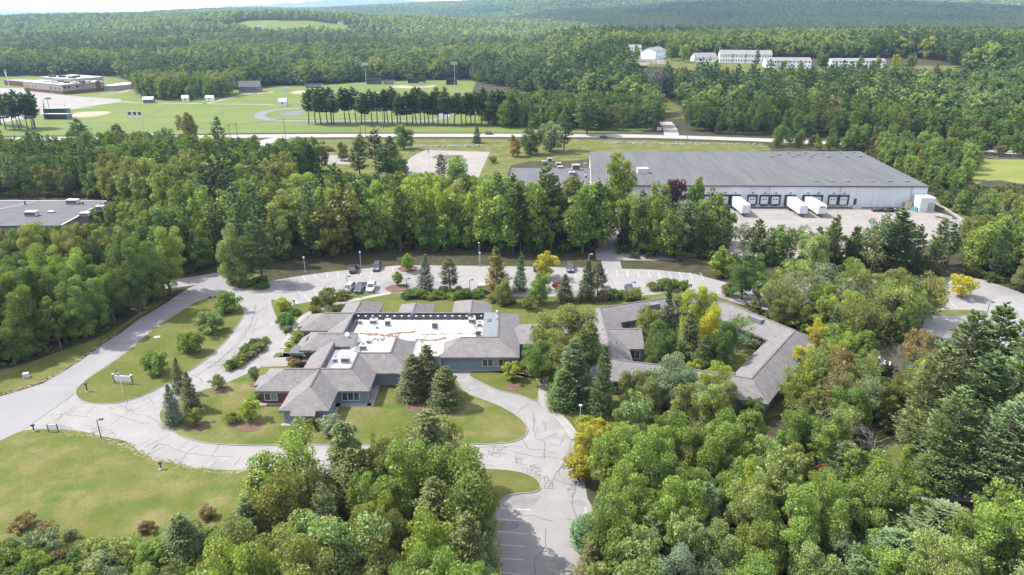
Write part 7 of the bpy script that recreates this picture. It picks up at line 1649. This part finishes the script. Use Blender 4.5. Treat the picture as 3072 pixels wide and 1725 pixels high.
# trees round the pale lots and the main road
for p, k, h, c, l, r in (((-210.11,347.12,14), 'pine', 15, 'pine', 'round pine at the main road, left of the white car', 6.5), ((-189.23,341.37,12), 'pine', 13, 'darkpine', 'dark pine between the round pine and the road gap', 5.5), ((-165.25,365.78,14), 'oak', 15, 'olive', 'olive crowned tree at the road right of the white car', 6.5), ((-145.39,351.26,14), 'pine', 15, 'pine', 'pine right of the olive crowned roadside tree', 4.5), ((-133.9,311.6,10), 'oak', 12, 'lime', 'yellow tinged tree below the roadside pine', 5.5),
                         ((-101.9,350.89,5), 'spruce', 5.5, 'darkpine', 'small dark spruce on the grass by the entrance drive', 2.3), ((-77.15,318.28,8), 'maple', 8.5, 'bronze', 'brown tinged tree beside the small pale lot', 4.0), ((-58.72,302.71,14), 'pine', 16, 'darkpine', 'dark pine left of the pale parking lot', 5.5), ((-50.31,292.49,14), 'hemlock', 15, 'darkpine', 'dark hemlock touching the pale parking lot', 5.5), ((-53.31,348.19,11), 'oak', 12, 'green', 'round green tree above the dark pines by the road', 5.8), ((-71.53,334.71,8), 'maple', 9, 'green', 'green tree left of the dark pines', 4.6),
                         ((-18.21,365.94,8), 'spruce', 8.5, 'spruce', 'lone spruce beside the main road', 3.0), ((8.26,333.21,11), 'oak', 12, 'dark', 'dark round tree before the main road', 6.0), ((18.5,341.37,12), 'oak', 14, 'sage', 'grey green spreading tree by the utility pole', 7.5), ((41.35,392.64,21), 'pine', 22, 'pine', 'huge spreading pine at the main road', 8.5), ((64.64,417.65,9), 'maple', 9.5, 'bright', 'small bright maple on the road bank', 4.0), ((-8.4,313.43,3.2), 'small', 3.2, 'olive', 'small dark tree on the grass right of the pale lot', 2.0), ((-21.03,270.66,10), 'oak', 11, 'bright', 'bright tree over the front edge of the pale lot', 6.0), ((-28.05,279.99,9), 'pine', 10, 'darkpine', 'dark narrow pine at the front edge of the pale lot', 3.2), ((-91.4,344.58,2), 'bush', 2.2, 'rust', 'reddish shrub by the small pale lot', 2.8), ((-87.97,342.38,2), 'bush', 2.0, 'rust', 'second reddish shrub by the small pale lot', 2.2),
                         ((227.86,329.46,5), 'maple', 5.0, 'rust', 'rusty tree at the top of the bright meadow', 3.0), ((207.38,317.53,6), 'maple', 7, 'green', 'green tree at the left corner of the bright meadow', 4.4)):
    T(p, k, h, c, l, r)
# pine row before the playing fields
prow = [(-122.73,429.33),(-119.15,429.33),(-116.69,431.37),(-114.27,428.92),(-112.19,431.37),(-109.6,429.33),(-106.6,430.55),(-100.8,431.37),(-98.28,432.19),(-95.53,433.43),(-90.52,426.5),(-87.57,428.11),(-84.31,431.37),(-81.61,431.37),(-77.36,429.33),(-75.61,431.37),(-72.62,431.37),(-68.89,430.55),(-66.62,431.37),(-62.91,430.55),(-60.35,429.33),(-57.37,429.33),(-55.23,431.37),(-52.13,430.55),(-49.77,428.11),(-47.22,426.5),(-44.35,430.55),(-40.65,429.33),(-38.16,428.11),(-34.76,426.5),(-30.37,427.3),(-27.52,429.33),(-24.38,426.5),(-22.09,428.11),(-18.45,426.5),(-14.32,427.3),(-11.33,426.5),(-8.34,425.29),(-4.78,424.1),(-1.24,424.1)]
for i, p in enumerate(prow):
    tree('row_pine', p[0], p[1] + tree_rng.uniform(-3, 8), tree_rng.uniform(17.5, 21.5), 'darkpine' if i % 3 else 'pine', 'in the long pine row before the playing field', None if i not in (0, len(prow) - 1) else ['leftmost leaning pine of the long row', 'rightmost pine of the long row'][i > 0], 5.6)
for i, p in enumerate([(-291.59,411.72),(-286.25,408),(-286.42,411.72),(-280.65,407.26),(-278.57,408),(-278.39,411.72),(-276.09,411.72),(-306.76,427.3),(-303.71,419.38),(-277.34,415.52)]):
    tree('row_pine', p[0], p[1] + (i % 3) * 3, 19 + (i % 3), 'darkpine', 'in the pine clump at the left end of the main road', None, 4.8)
# tree group on the playing field, woodland edge beyond
grove = [(-294.66,570.83),(-280.39,563.91),(-259.57,557.14),(-249.52,560.51),(-235.49,563.91),(-228.32,592.62),(-239.53,616.07),(-263.94,624.29),(-287.13,628.48),(-312.9,628.48),(-316.23,616.07)]
fill(grove, 7.5, [(5, 'oak', ['green', 'dark', 'olive', 'olive']), (1.5, 'maple', ['green'])], {'oak': (15, 19), 'maple': (10, 13)}, 'in the grove on the playing field left of the barn', 15, avoid=False)
# trees beyond the main road at right and round the junction
roadw = [(-7.54,417.05),(0.58,417.05),(25.74,410.98),(61.49,405.08),(79.27,403.63),(85.14,420.15),(89.92,461.04),(81.59,472.47),(44.16,492.76),(3.33,482.41),(-21.98,453.71)]
roade = [(102.11,405.08),(112.59,393.74),(144.59,390.99),(191.61,375.27),(242.36,356.06),(265.94,347.14),(286.1,375.27),(246.85,397.92),(189.78,420.15),(123.17,432.99),(107.55,432.99)]
nearroad = [(130.85,351.55),(164.49,338.62),(183.96,347.14),(217.3,334.51),(236.24,324.62),(246.62,322.71),(255.01,334.51),(223.64,344.97),(184.05,359.52),(135.68,365.43)]
for i, p in enumerate([(97,523.1,5.91),(98.7,519.77,5.53),(101.87,523.1,5.93),(103.62,518.63,5.39),(106.31,520.91,5.67),(99.33,530.04,6.8),(104.55,530.04,6.8)]):
    tree('snag', p[0], p[1], 21 + (i % 3) * 2, 'dead', 'standing dead in the far woods beside the side road clearing', None, 5.0, 'dead trees in the far woods', p[2])
for p, k, h, c, l, r in (((-166.07,317.86,13), 'oak', 13, 'green', 'green oak before the main road right of the dark pine', 6.0), ((-161.23,329.61,13), 'oak', 13, 'dark', 'dark oak before the white road car', 5.6), ((-215.18,320.9,12), 'pine', 12.5, 'pine', 'pine at the main road left of the round pine', 4.5), ((-218.62,309.91,12), 'oak', 12, 'green', 'green oak at the left edge by the main road', 5.5), ((-186.55,320.9,12), 'oak', 12, 'bright', 'bright oak between the two roadside pines', 5.0), ((-103.9,272.25,12), 'pine', 13, 'pine', 'pine left of the entrance drive', 4.6), ((-100.65,289.18,11), 'oak', 12, 'green', 'green oak right of the entrance drive', 5.0), ((-89.52,277.18,10), 'oak', 11, 'bright', 'bright oak left of the small pale lot', 5.0),
                         ((-61.72,283.51,12), 'pine', 14, 'darkpine', 'dark pine at the front of the small pale lot', 5.0), ((-50.22,272.25,12), 'pine', 14, 'darkpine', 'dark pine at the front left corner of the pale lot', 5.5), ((-44.81,275.87,9), 'oak', 10, 'green', 'green oak at the front left corner of the pale lot', 4.6), ((0.46,328.51,9), 'maple', 10, 'rust', 'rusty tree behind the main road right of the lone spruce', 4.5), ((25.23,343.94,15), 'pine', 16, 'pine', 'pine behind the grey green spreading tree', 5.0)):
    T(p, k, h, c, l, r)
fill([(-124, 188), (-104, 186), (-100, 226), (-124, 224)], 4.6, [(3, 'maple', ['green', 'olive', 'bright']), (1, 'oak', ['green'])], {'maple': (6, 8.5), 'oak': (8, 10)}, 'at the right end of the flat roofed building', 19, cap=lambda x: .25)
for p, h, c, k, l in (((204.41,617.28,18.29), 17, 'pine', 'pine', 'lone dark pine before the long townhouse row'), ((289.37,615.93,18.14), 11, 'green', 'maple', 'round tree before the rightmost townhouse row, left one'), ((304.2,615.93,18.14), 11, 'bright', 'maple', 'round tree before the rightmost townhouse row, right one'), ((261.17,623.96,19.03), 13, 'green', 'oak', 'tree between the two right townhouse rows'), ((264.81,622.59,18.89), 12, 'dark', 'oak', 'dark tree between the two right townhouse rows'), ((110.39,662.03,22.2), 14, 'green', 'oak', 'tree before the leftmost hilltop block'), ((97.13,674.56,22.67), 17, 'darkpine', 'pine', 'dark pine at the left of the hilltop blocks'), ((101.09,664.81,22.35), 17, 'darkpine', 'pine', 'dark pine covering the corner of the leftmost hilltop block'), ((144.75,670.4,22.6), 15, 'green', 'oak', 'tree right of the white gabled hilltop house'), ((152.38,656.51,21.87), 15, 'bright', 'oak', 'bright tree left of the low hilltop apartment'), ((227.57,615.93,18.14), 8, 'green', 'maple', 'low tree before the white townhouse row'), ((239.79,613.35,17.84), 8, 'bright', 'maple', 'low bright tree before the white townhouse row'), ((323.44,619.99,18.6), 12, 'lime', 'oak', 'yellow green tree right of the rightmost townhouse row'), ((334.38,618.63,18.45), 13, 'green', 'oak', 'green tree far right of the townhouse rows')):
    tree(k, p[0], p[1], h, c, None, l, None, 'trees among the hilltop apartments', p[2])
for p, h, c, k, l, r in (((35.9,185.87,15), 15.5, 'green', 'oak', 'green oak before the left half of the warehouse', 5.2), ((41.91,183.03,13), 14, 'bright', 'oak', 'bright oak below the purple maple', 4.8), ((61.72,211.03,11), 12, 'green', 'maple', 'green tree covering the leftmost loading docks', 4.2), ((26.36,197.35,15), 16, 'dark', 'oak', 'dark oak at the corner between the warehouse and its office', 4.6), ((64.38,178.48,11), 12, 'pine', 'pine', 'pine before the single trailer', 3.6), ((70.02,176.36,10), 11, 'green', 'oak', 'broad tree before the middle trailers', 4.2), ((84.54,176.11,9), 10, 'olive', 'thin', 'thin tree in the middle of the loading yard edge', 3.4)):
    T(p, k, h, c, l, r)
for p, h, c, k, l, r in (((27.77,102.74,8), 8.6, 'sage', 'maple', 'grey green tree before the middle of the courtyard building', 3.6), ((22.72,99.86,7), 7.5, 'olive', 'maple', 'olive tree below the front roof of the courtyard building', 3.2), ((31.92,103.61,6), 6.6, 'lime', 'maple', 'lime tree below the gap in the courtyard ring', 2.8), ((65.36,153.89,9), 9.5, 'pale', 'thin', 'pale thin tree over the drive right of the main lot', 4.0), ((71.2,149.23,9), 10, 'sage', 'thin', 'grey green thin tree over the drive', 4.2), ((77.4,148.54,10), 11, 'green', 'oak', 'green tree standing before the far drive', 4.4), ((83.14,144.57,9), 10, 'olive', 'oak', 'olive tree left of the far parking lot', 4.4), ((86.54,138.76,8), 9, 'green', 'oak', 'green tree at the left edge of the far parking lot', 4.2)):
    T(p, k, h, c, l, r)
# ---------------------------------------------------------------- labels of the trees: what they are and what they stand by
MARKS = [('the planting bed island', (-51.19,123.63)), ('the back bays of the office', (-14, 147)), ('the dark blue car', (27.88,154.65)), ('the flagpole', (-68.05,108.4)), ('the entrance sign', (-69.73,111.85)), ('the entrance tree island', (-65.97,164.19)), ('the access road bend', (-81.68,125.67)), ('the side road sign', (-82.46,154.02)), ('the flat roofed building', (-128, 203)), ('the left lamp post', (-53.19,170.6)), ('the shaded black suv', (-41.12,172.83)), ('the mulch circle', (-27.78,159.15)), ('the yellow tree in the lot', (8.98,172.77)), ('the short dark drive', (27.22,185.09)),
         ('the painted stalls at right', (40.23,170.57)), ('the loading docks', (76, 228)), ('the right trailers', (105, 225)), ('the green tarpaulin', (138.21,231.92)), ('the warehouse corner', (141, 235)), ('the far lot island', (99.06,144.23)), ('the yellow lot tree', (107.52,154.15)), ('the golden maple', (56, 131)), ('the courtyard roof corner', (42, 101)), ('the grass clearing', (56.85,91.07)), ('the woodland road', (64.38,81.28)),
         ('the big right pines', (71.14,89.4)), ('the front drive lamp', (10.83,96.89)), ('the golden maple by the drive', (10.78,83.7)), ('the lower parking lot', (3.05,68.62)), ('the lower stall lines', (-0.9,73.63)), ('the small lower lawn', (0.14,83.15)), ('the loop drive', (-34.74,88.39)), ('the big sunny lawn', (-54.06,80.06)), ('the lower left corner', (-57.03,67.28)), ('the pale parking lot', (-27.95,313.46)), ('the small pale lot', (-87.07,322.71)), ('the entrance drive', (-128.58,359.52)), ('the white road car', (-197.43,388.25)),
         ('the warehouse office', (10, 250)), ('the broad maple', (32.09,199.9)), ('the bright meadow', (204.29,296.36)), ('the grey barn', (-224.09,620.15)), ('the softball dugouts', (-289.91,459.6)), ('the junction pole', (90.89,369.3)), ('the side road mouth', (87.84,390.99)), ('the roadside boulders', (112.62,364.76)), ('the running track', (-146.76,466.78)), ('the far floodlights', (-93.83,641.37)), ('the black road car', (-12.57,393.01)), ('the transformer pole', (16.07,411.72))]
auto = {}
for root, kind, color, h, x, y, where, label, group, word, cat in TREES:
    if label:
        tag(root, label, cat, group or 'planted trees and shrubs of the campus'); continue
    size = 'tall' if h > 15 else ('small' if h < 6.5 else ('short' if h < 9 else 'medium'))
    if kind in ('bush', 'small'): size = 'low' if h < 2.4 else 'upright'
    nm, p = min(MARKS, key=lambda m: math.dist((x, y), m[1]))
    dx, dy = x - p[0], y - p[1]
    side = ('right of' if dx > 0 else 'left of') if abs(dx) > abs(dy) else ('beyond' if dy > 0 else 'before')
    auto.setdefault('%s %s %s %s %s' % (size, WORDS[color], word, side, nm), []).append((x / y, root, cat, 'trees ' + where))
NTH = ['leftmost', 'second from left', 'third from left', 'fourth from left', 'fifth from left', 'sixth from left', 'seventh from left', 'eighth from left', 'ninth from left', 'tenth from left', 'eleventh from left', 'twelfth from left']
for lab, items in auto.items():
    items.sort(key=lambda t: t[0])
    for i, (_, root, cat, group) in enumerate(items):
        n = len(items)
        full = lab if n == 1 else (lab + ', ' + ('rightmost' if i == n - 1 else (NTH[i] if i < 12 else 'towards the right')))
        if len(full.split()) > 16: full = full.replace('rounded broadleaf tree', 'round tree')
        tag(root, full, cat, items[0][3])

# ---------------------------------------------------------------- far woods: one mass, trees instanced on points
def far_proto(name, kind_list, n, extent, seed, hs, quads=None):
    """A patch of woods as one light mesh."""
    rg = np.random.default_rng(seed)
    V, T_ = [], []
    for i in range(n):
        x, y = rg.uniform(-extent / 2, extent / 2, 2)
        h = rg.uniform(*hs); r = h * rg.uniform(.2, .32)
        m = quads
        con = rg.random() < .45
        t = rg.random(m) ** (.8 if con else .6)
        a = rg.random(m) * 6.283
        prof = (1 - t) * 1.05 + .12 if con else np.sqrt(np.maximum(.05, 1 - (2 * t - .75) ** 2 / 1.6)) * .95
        rr = r * prof * rg.uniform(.75, 1.05, m) * (.75 if con else 1)
        P = np.stack([x + rr * np.cos(a), y + rr * np.sin(a), h * (.25 + .75 * t)], 1)
        N_ = np.stack([np.cos(a), np.sin(a), .55 + .5 * t], 1)
        V.append((P, N_, r)); T_.append(np.full(m, rg.random() * .75) + rg.random(m) * .25)
    P = np.concatenate([v[0] for v in V]); N_ = np.concatenate([v[1] for v in V]); R0 = np.concatenate([np.full(len(v[0]), v[2]) for v in V])
    n_ = len(P)
    N_ = N_ + rg.normal(0, .28, (n_, 3)); N_ /= np.linalg.norm(N_, axis=1, keepdims=True)
    t = np.cross(N_, rg.normal(0, 1, (n_, 3))); t /= np.linalg.norm(t, axis=1, keepdims=True); b = np.cross(N_, t)
    s = (R0 * 4.8 / math.sqrt(quads) * rg.uniform(.7, 1.3, n_))[:, None]
    v = np.stack([P - t * s * .5, P + b * s * .42, P + t * s * .5, P - b * s * .42], 1).reshape(-1, 3)
    return np_mesh(name, v, np.arange(4 * n_).reshape(-1, 4), M['patch_leaf'], np.concatenate(T_))
def patch_leaf():
    m, N, L, out = node_mat('distant canopy')
    at = N.new('ShaderNodeAttribute'); at.attribute_name = 'tint'
    oi = N.new('ShaderNodeObjectInfo')
    rp = N.new('ShaderNodeValToRGB'); els = rp.color_ramp.elements
    cols = [(0, (0.0686, 0.12, 0.0498)), (.3, (0.0901, 0.142, 0.048)), (.5, (0.12, 0.176, 0.048)), (.72, (0.154, 0.215, 0.0549)), (.9, (0.193, 0.24, 0.0601)), (1, (0.146, 0.197, 0.0515))]
    while len(els) < len(cols): els.new(.5)
    for e, (p, c) in zip(els, cols): e.position = p; e.color = rgb(c)
    nz = N.new('ShaderNodeTexNoise'); nz.inputs['Scale'].default_value = .0022; nz.inputs['Detail'].default_value = 4.0
    L.new(oi.outputs['Location'], nz.inputs['Vector'])
    m3 = N.new('ShaderNodeMapRange'); m3.inputs['From Min'].default_value = .3; m3.inputs['From Max'].default_value = .7; m3.inputs['To Min'].default_value = -.4; m3.inputs['To Max'].default_value = .4
    L.new(nz.outputs['Fac'], m3.inputs['Value'])
    ad = N.new('ShaderNodeMath'); ad.operation = 'ADD'; ad.use_clamp = True
    L.new(at.outputs['Fac'], ad.inputs[0]); L.new(m3.outputs[0], ad.inputs[1]); L.new(ad.outputs[0], rp.inputs['Fac'])
    d = N.new('ShaderNodeBsdfDiffuse'); t = N.new('ShaderNodeBsdfTranslucent'); mx = N.new('ShaderNodeMixShader'); mx.inputs[0].default_value = .18
    L.new(rp.outputs[0], d.inputs['Color']); L.new(rp.outputs[0], t.inputs['Color']); L.new(d.outputs[0], mx.inputs[1]); L.new(t.outputs[0], mx.inputs[2]); L.new(mx.outputs[0], out.inputs['Surface'])
    return m
M['patch_leaf'] = patch_leaf()

CLEAR = [[(-495.91,503.54),(-377.67,533.8),(-367.66,618.88),(-344.74,660.65),(-315.76,668.14),(-239.74,639.1),(-224.81,679.7),(-187.81,679.7),(-150.96,716.8),(-133.83,730.05),(-41.39,743.79),(-31.4,699.84),(7.68,625.48),(62.33,533.8),(89.92,461.04),(108.66,453.71),(105.9,402.19),(264.82,332.49),(232.1,288.44),(-293.72,288.44)],
         [p[:2] for p in [(162.42,662.03,22.2),(186.1,664.81,22.35),(234.75,662.03,22.2),(258.27,636.02,20.25),(252.98,619.99,18.6),(227.57,615.93,18.14),(211.51,617.28,18.29),(202.87,605.4,16.88),(180.14,593.75,15.4),(166.57,609.33,17.36),(166.56,636.02,20.25)]], [p[:2] for p in [(106.26,739.59,23),(133.79,762.53,23),(162.14,762.53,23),(145.62,674.56,22.75),(133.4,640.15,20.62),(107.34,637.41,20.38),(100.72,674.56,22.75)]], [p[:2] for p in [(269.15,629.33,19.59),(319.59,629.33,19.59),(314.72,617.28,18.29),(264.35,617.28,18.29)]], hill_field, row_clear, [(-459.59,526.51),(-656.93,762.9),(-527.66,793.42),(-424.49,793.42),(-352.48,679.7),(-311.06,593.75),(-364.8,514.78)]]
def in_view(x, y, pad=40): return abs(x) < .78 * y + pad
def scatter(y0, y1, sp, seed, chance=1.0):
    rr = np.random.default_rng(seed); pts = []
    y = y0
    while y < y1:
        n = int(2 * (.78 * y + 40) / sp)
        for i in range(n):
            px_ = -(.78 * y + 40) + i * sp + rr.uniform(-.45, .45) * sp; py_ = y + rr.uniform(-.45, .45) * sp
            if rr.random() > chance or any(inside((px_, py_), c) for c in CLEAR): continue
            pts.append((px_, py_, terrain(px_, py_) - .1))
        y += sp
    return pts

def pick_kind(pts, m, rr):
    """Kinds drift over the land: stands of conifers, stands of broadleaves."""
    p = np.array(pts); n = len(p)
    s = np.sin(p[:, 0] / 61 + 1.7 * np.sin(p[:, 1] / 97)) + np.sin(p[:, 1] / 83 + 1.3 * np.sin(p[:, 0] / 120)) + rr.normal(0, .9, n)
    con = s > 1.0
    k = rr.integers(0, m, n)
    if m > 6: k = np.where(con, rr.integers(0, 3, n), rr.integers(3, m, n))
    return k.astype(np.int32)
def gn_forest(name, label, pts, meshes, smin, smax, seed, sizes=None, picks=None):
    """One object: points, each carrying one of the prototype meshes (shared geometry)."""
    me = bpy.data.meshes.new(name)
    me.from_pydata(pts, [], [])
    rr = np.random.default_rng(seed); n = len(pts)
    a = me.attributes.new('pick', 'INT', 'POINT'); a.data.foreach_set('value', pick_kind(pts, len(meshes), rr) if picks is None else np.array(picks, dtype=np.int32))
    a = me.attributes.new('size', 'FLOAT', 'POINT'); a.data.foreach_set('value', rr.uniform(smin, smax, n).astype(np.float32) if sizes is None else np.array(sizes, dtype=np.float32))
    a = me.attributes.new('turn', 'FLOAT', 'POINT'); a.data.foreach_set('value', (rr.random(n) * 6.283).astype(np.float32))
    o = link(bpy.data.objects.new(name, me)); tag(o, label, 'forest', kind='stuff')
    ng = bpy.data.node_groups.new(name + ' planting', 'GeometryNodeTree')
    ng.interface.new_socket('Geometry', in_out='INPUT', socket_type='NodeSocketGeometry'); ng.interface.new_socket('Geometry', in_out='OUTPUT', socket_type='NodeSocketGeometry')
    N, L = ng.nodes, ng.links
    gi, go = N.new('NodeGroupInput'), N.new('NodeGroupOutput')
    g2i = N.new('GeometryNodeGeometryToInstance')
    for k, m in enumerate(reversed(meshes)):
        po = bpy.data.objects.new(name + ' kind', m)
        inf = N.new('GeometryNodeObjectInfo'); inf.inputs['Object'].default_value = po; inf.inputs['As Instance'].default_value = False
        L.new(inf.outputs['Geometry'], g2i.inputs[0])
    iop = N.new('GeometryNodeInstanceOnPoints'); iop.inputs['Pick Instance'].default_value = True
    def attr(nm, t):
        x = N.new('GeometryNodeInputNamedAttribute'); x.data_type = t; x.inputs['Name'].default_value = nm; return x.outputs['Attribute']
    cx = N.new('ShaderNodeCombineXYZ'); L.new(attr('turn', 'FLOAT'), cx.inputs['Z'])
    L.new(gi.outputs[0], iop.inputs['Points']); L.new(g2i.outputs[0], iop.inputs['Instance']); L.new(attr('pick', 'INT'), iop.inputs['Instance Index'])
    L.new(cx.outputs[0], iop.inputs['Rotation']); L.new(attr('size', 'FLOAT'), iop.inputs['Scale'])
    L.new(iop.outputs[0], go.inputs[0])
    md = o.modifiers.new('planting', 'NODES'); md.node_group = ng
    return o
prot = [p[0] for p in PROTO['far_pine']] + [p[0] for p in PROTO['far_oak']] + [PROTO['far_oak'][0][0], PROTO['far_oak'][2][0]]
pts1 = scatter(425, 800, 7.2, 21)
low_pts = [p for p in pts1 if 95 < p[0] < 380 and 520 < p[1] < 660 and p[2] + 17 > 62 - .0675 * p[1] and p[2] + 8.5 < 62 - .0675 * p[1]]
pts1 = [p for p in pts1 if not (95 < p[0] < 380 and 520 < p[1] < 700 and p[2] + 17 > 62 - .0675 * p[1])]      # open ground below the apartments
gn_forest('forest', 'mixed green woods rising behind the playing fields and apartments', pts1, prot, .65, 1.3, 31)
# woods along the main road, the same trees nearer by
mid = [p[0] for p in PROTO['pine_mid'][:3]] + [p[0] for p in PROTO['oak_mid']] + [PROTO['maple_mid'][0][0], PROTO['maple_mid'][3][0]]
def zone_points(poly, sp, seed):
    rr = np.random.default_rng(seed); out = []
    x0, x1 = min(p[0] for p in poly), max(p[0] for p in poly); y0, y1 = min(p[1] for p in poly), max(p[1] for p in poly)
    for _ in range(int((x1 - x0) * (y1 - y0) / sp ** 2 * 4)):
        x, y = rr.uniform(x0, x1), rr.uniform(y0, y1)
        if inside((x, y), poly) and all((x - a) ** 2 + (y - b) ** 2 > (sp * .8) ** 2 for a, b, _ in out): out.append((x, y, terrain(x, y) - .1))
    return out
pts0 = zone_points(roadw, 7, 61) + zone_points(roade, 7, 62)
M['road_leaf'] = leaf_mat('roadside leaves', .34, base=[(0.0627, 0.1056, 0.02376), (0.0858, 0.1386, 0.0264), (0.1089, 0.1716, 0.02904), (0.0528, 0.0891, 0.02376), (0.1056, 0.1254, 0.03036)], spread=.5)
rm = []
for m_ in mid:
    c_ = m_.copy(); c_.materials.clear(); c_.materials.append(M['road_leaf']); rm.append(c_)
PH = dict(oak=17, maple=11, pine=21)
ft = [t for t in FARTREES if t[3] in PH]
gn_forest('woods', 'dense mixed trees between the flat roofed building and the main road', [(t[0], t[1], -.1) for t in ft], rm, 0, 0, 39, [t[2] / PH[t[3]] for t in ft], [dict(pine=0, oak=3, maple=8)[t[3]] + (i % dict(pine=3, oak=5, maple=2)[t[3]]) for i, t in enumerate(ft)])
gn_forest('woods', 'green trees lining the far side of the main road', pts0, rm, .72, 1.0, 36)
gn_forest('woods', 'lower trees between the main road and the warehouse corner', zone_points(nearroad, 6.5, 63), rm[3:], .5, .75, 37)
gn_forest('young_forest', 'lower young trees on the slope below the hilltop apartments', low_pts, prot, .42, .6, 38)
pts2 = scatter(800, 1500, 9.5, 22)
gn_forest('forest', 'dense woods on the middle distance slopes', pts2, prot, .65, 1.4, 32)
P1 = [far_proto('woods patch', None, 34, 52, 300 + k, (13, 21), 60) for k in range(4)]
gn_forest('far_forest', 'wooded hills in the far distance', scatter(1500, 3100, 42, 23), P1, .95, 1.15, 33)
P2 = [far_proto('woods patch', None, 150, 130, 310 + k, (13, 23), 22) for k in range(4)]
gn_forest('far_forest', 'hazy wooded ridges along the horizon', scatter(3100, 8200, 100, 25), P2, 1.0, 1.15, 34)

# understory in the near woods
def shrubs_under(polys_, sp, seed):
    rr = np.random.default_rng(seed); pts = []
    for poly in polys_:
        x0, x1 = min(p[0] for p in poly), max(p[0] for p in poly); y0, y1 = min(p[1] for p in poly), max(p[1] for p in poly)
        for _ in range(int((x1 - x0) * (y1 - y0) / sp ** 2)):
            x, y = rr.uniform(x0, x1), rr.uniform(y0, y1)
            if inside((x, y), poly) and not blocked(x, y) and not inside((x, y), clearing) and not inside((x, y), wroad): pts.append((x, y, -.1))
    return pts
M['under'] = leaf_mat('understory leaves', .3, base=[(0.0594, 0.0891, 0.02244), (0.0924, 0.1188, 0.0264), (0.0462, 0.0726, 0.0198), (0.1122, 0.1155, 0.0363), (0.0726, 0.1056, 0.02376)])
ub = []
for s in range(3):
    broadleaf('under', 200 + s, 1.9, 1.3, .0, 14, 420, .30, 'under', twigs=False)
ub = [p[0] for p in PROTO['under']]
gn_forest('undergrowth', 'low leafy undergrowth beneath the near woods', shrubs_under([zone_front, zone_right, zone_mid, leftw, leftw2, leftw3, leftw4, belt, lotbelt, rightw, flank, warebelt, yardbelt], 2.3, 41), ub, .6, 1.5, 35)

# ---------------------------------------------------------------- drifting cloud off to the left whose shadow darkens the far right hills
SHX, SHY = 1500.0, 2450.0
ch = 1900.0
cxs, cys = SHX + sun_from.x / sun_from.z * ch, SHY + sun_from.y / sun_from.z * ch
rgc = np.random.default_rng(9)
cm = MB()
for i in range(300):
    an_, ra_ = rgc.random() * 6.283, math.sqrt(rgc.random())
    u = (ra_ * math.cos(an_), ra_ * math.sin(an_))
    px_, py_ = cxs + u[0] * 1450, cys + u[1] * 1050 - .35 * u[0] * 1450
    r = rgc.uniform(110, 260)
    v = []
    for a in range(4):
        for b in range(8):
            th, ph = math.pi * (a + .5) / 4, 2 * math.pi * b / 8
            v.append((px_ + r * math.sin(th) * math.cos(ph), py_ + r * math.sin(th) * math.sin(ph), ch + r * .55 * math.cos(th) + 60 * (i % 3)))
    f = [(a * 8 + b, (a + 1) * 8 + b, (a + 1) * 8 + (b + 1) % 8, a * 8 + (b + 1) % 8) for a in range(3) for b in range(8)] + [tuple(range(8)), tuple(range(31, 23, -1))]
    cm.add(v, f)
M['cloud'] = surf('cloud', (.8, .81, .83), rough=1.0, spec=0)
tag(cm.build('cloud', M['cloud'], smooth=True), 'fair weather cloud drifting over the hills', 'cloud', kind='stuff')

# ---------------------------------------------------------------- the air
hz = MB().box(-9100, 9100, -1000, 13100, -1.5, 460).build('haze', None or M['wire'])
hm, HN, HL, hout = node_mat('haze air')
pv = HN.new('ShaderNodeVolumePrincipled')
pv.inputs['Color'].default_value = (.46, .69, 1.0, 1); pv.inputs['Density'].default_value = .000065; pv.inputs['Anisotropy'].default_value = .25
HL.new(pv.outputs[0], hout.inputs['Volume'])
hz.data.materials.clear(); hz.data.materials.append(hm)
tag(hz, 'thin blue summer haze filling the valley', kind='stuff')
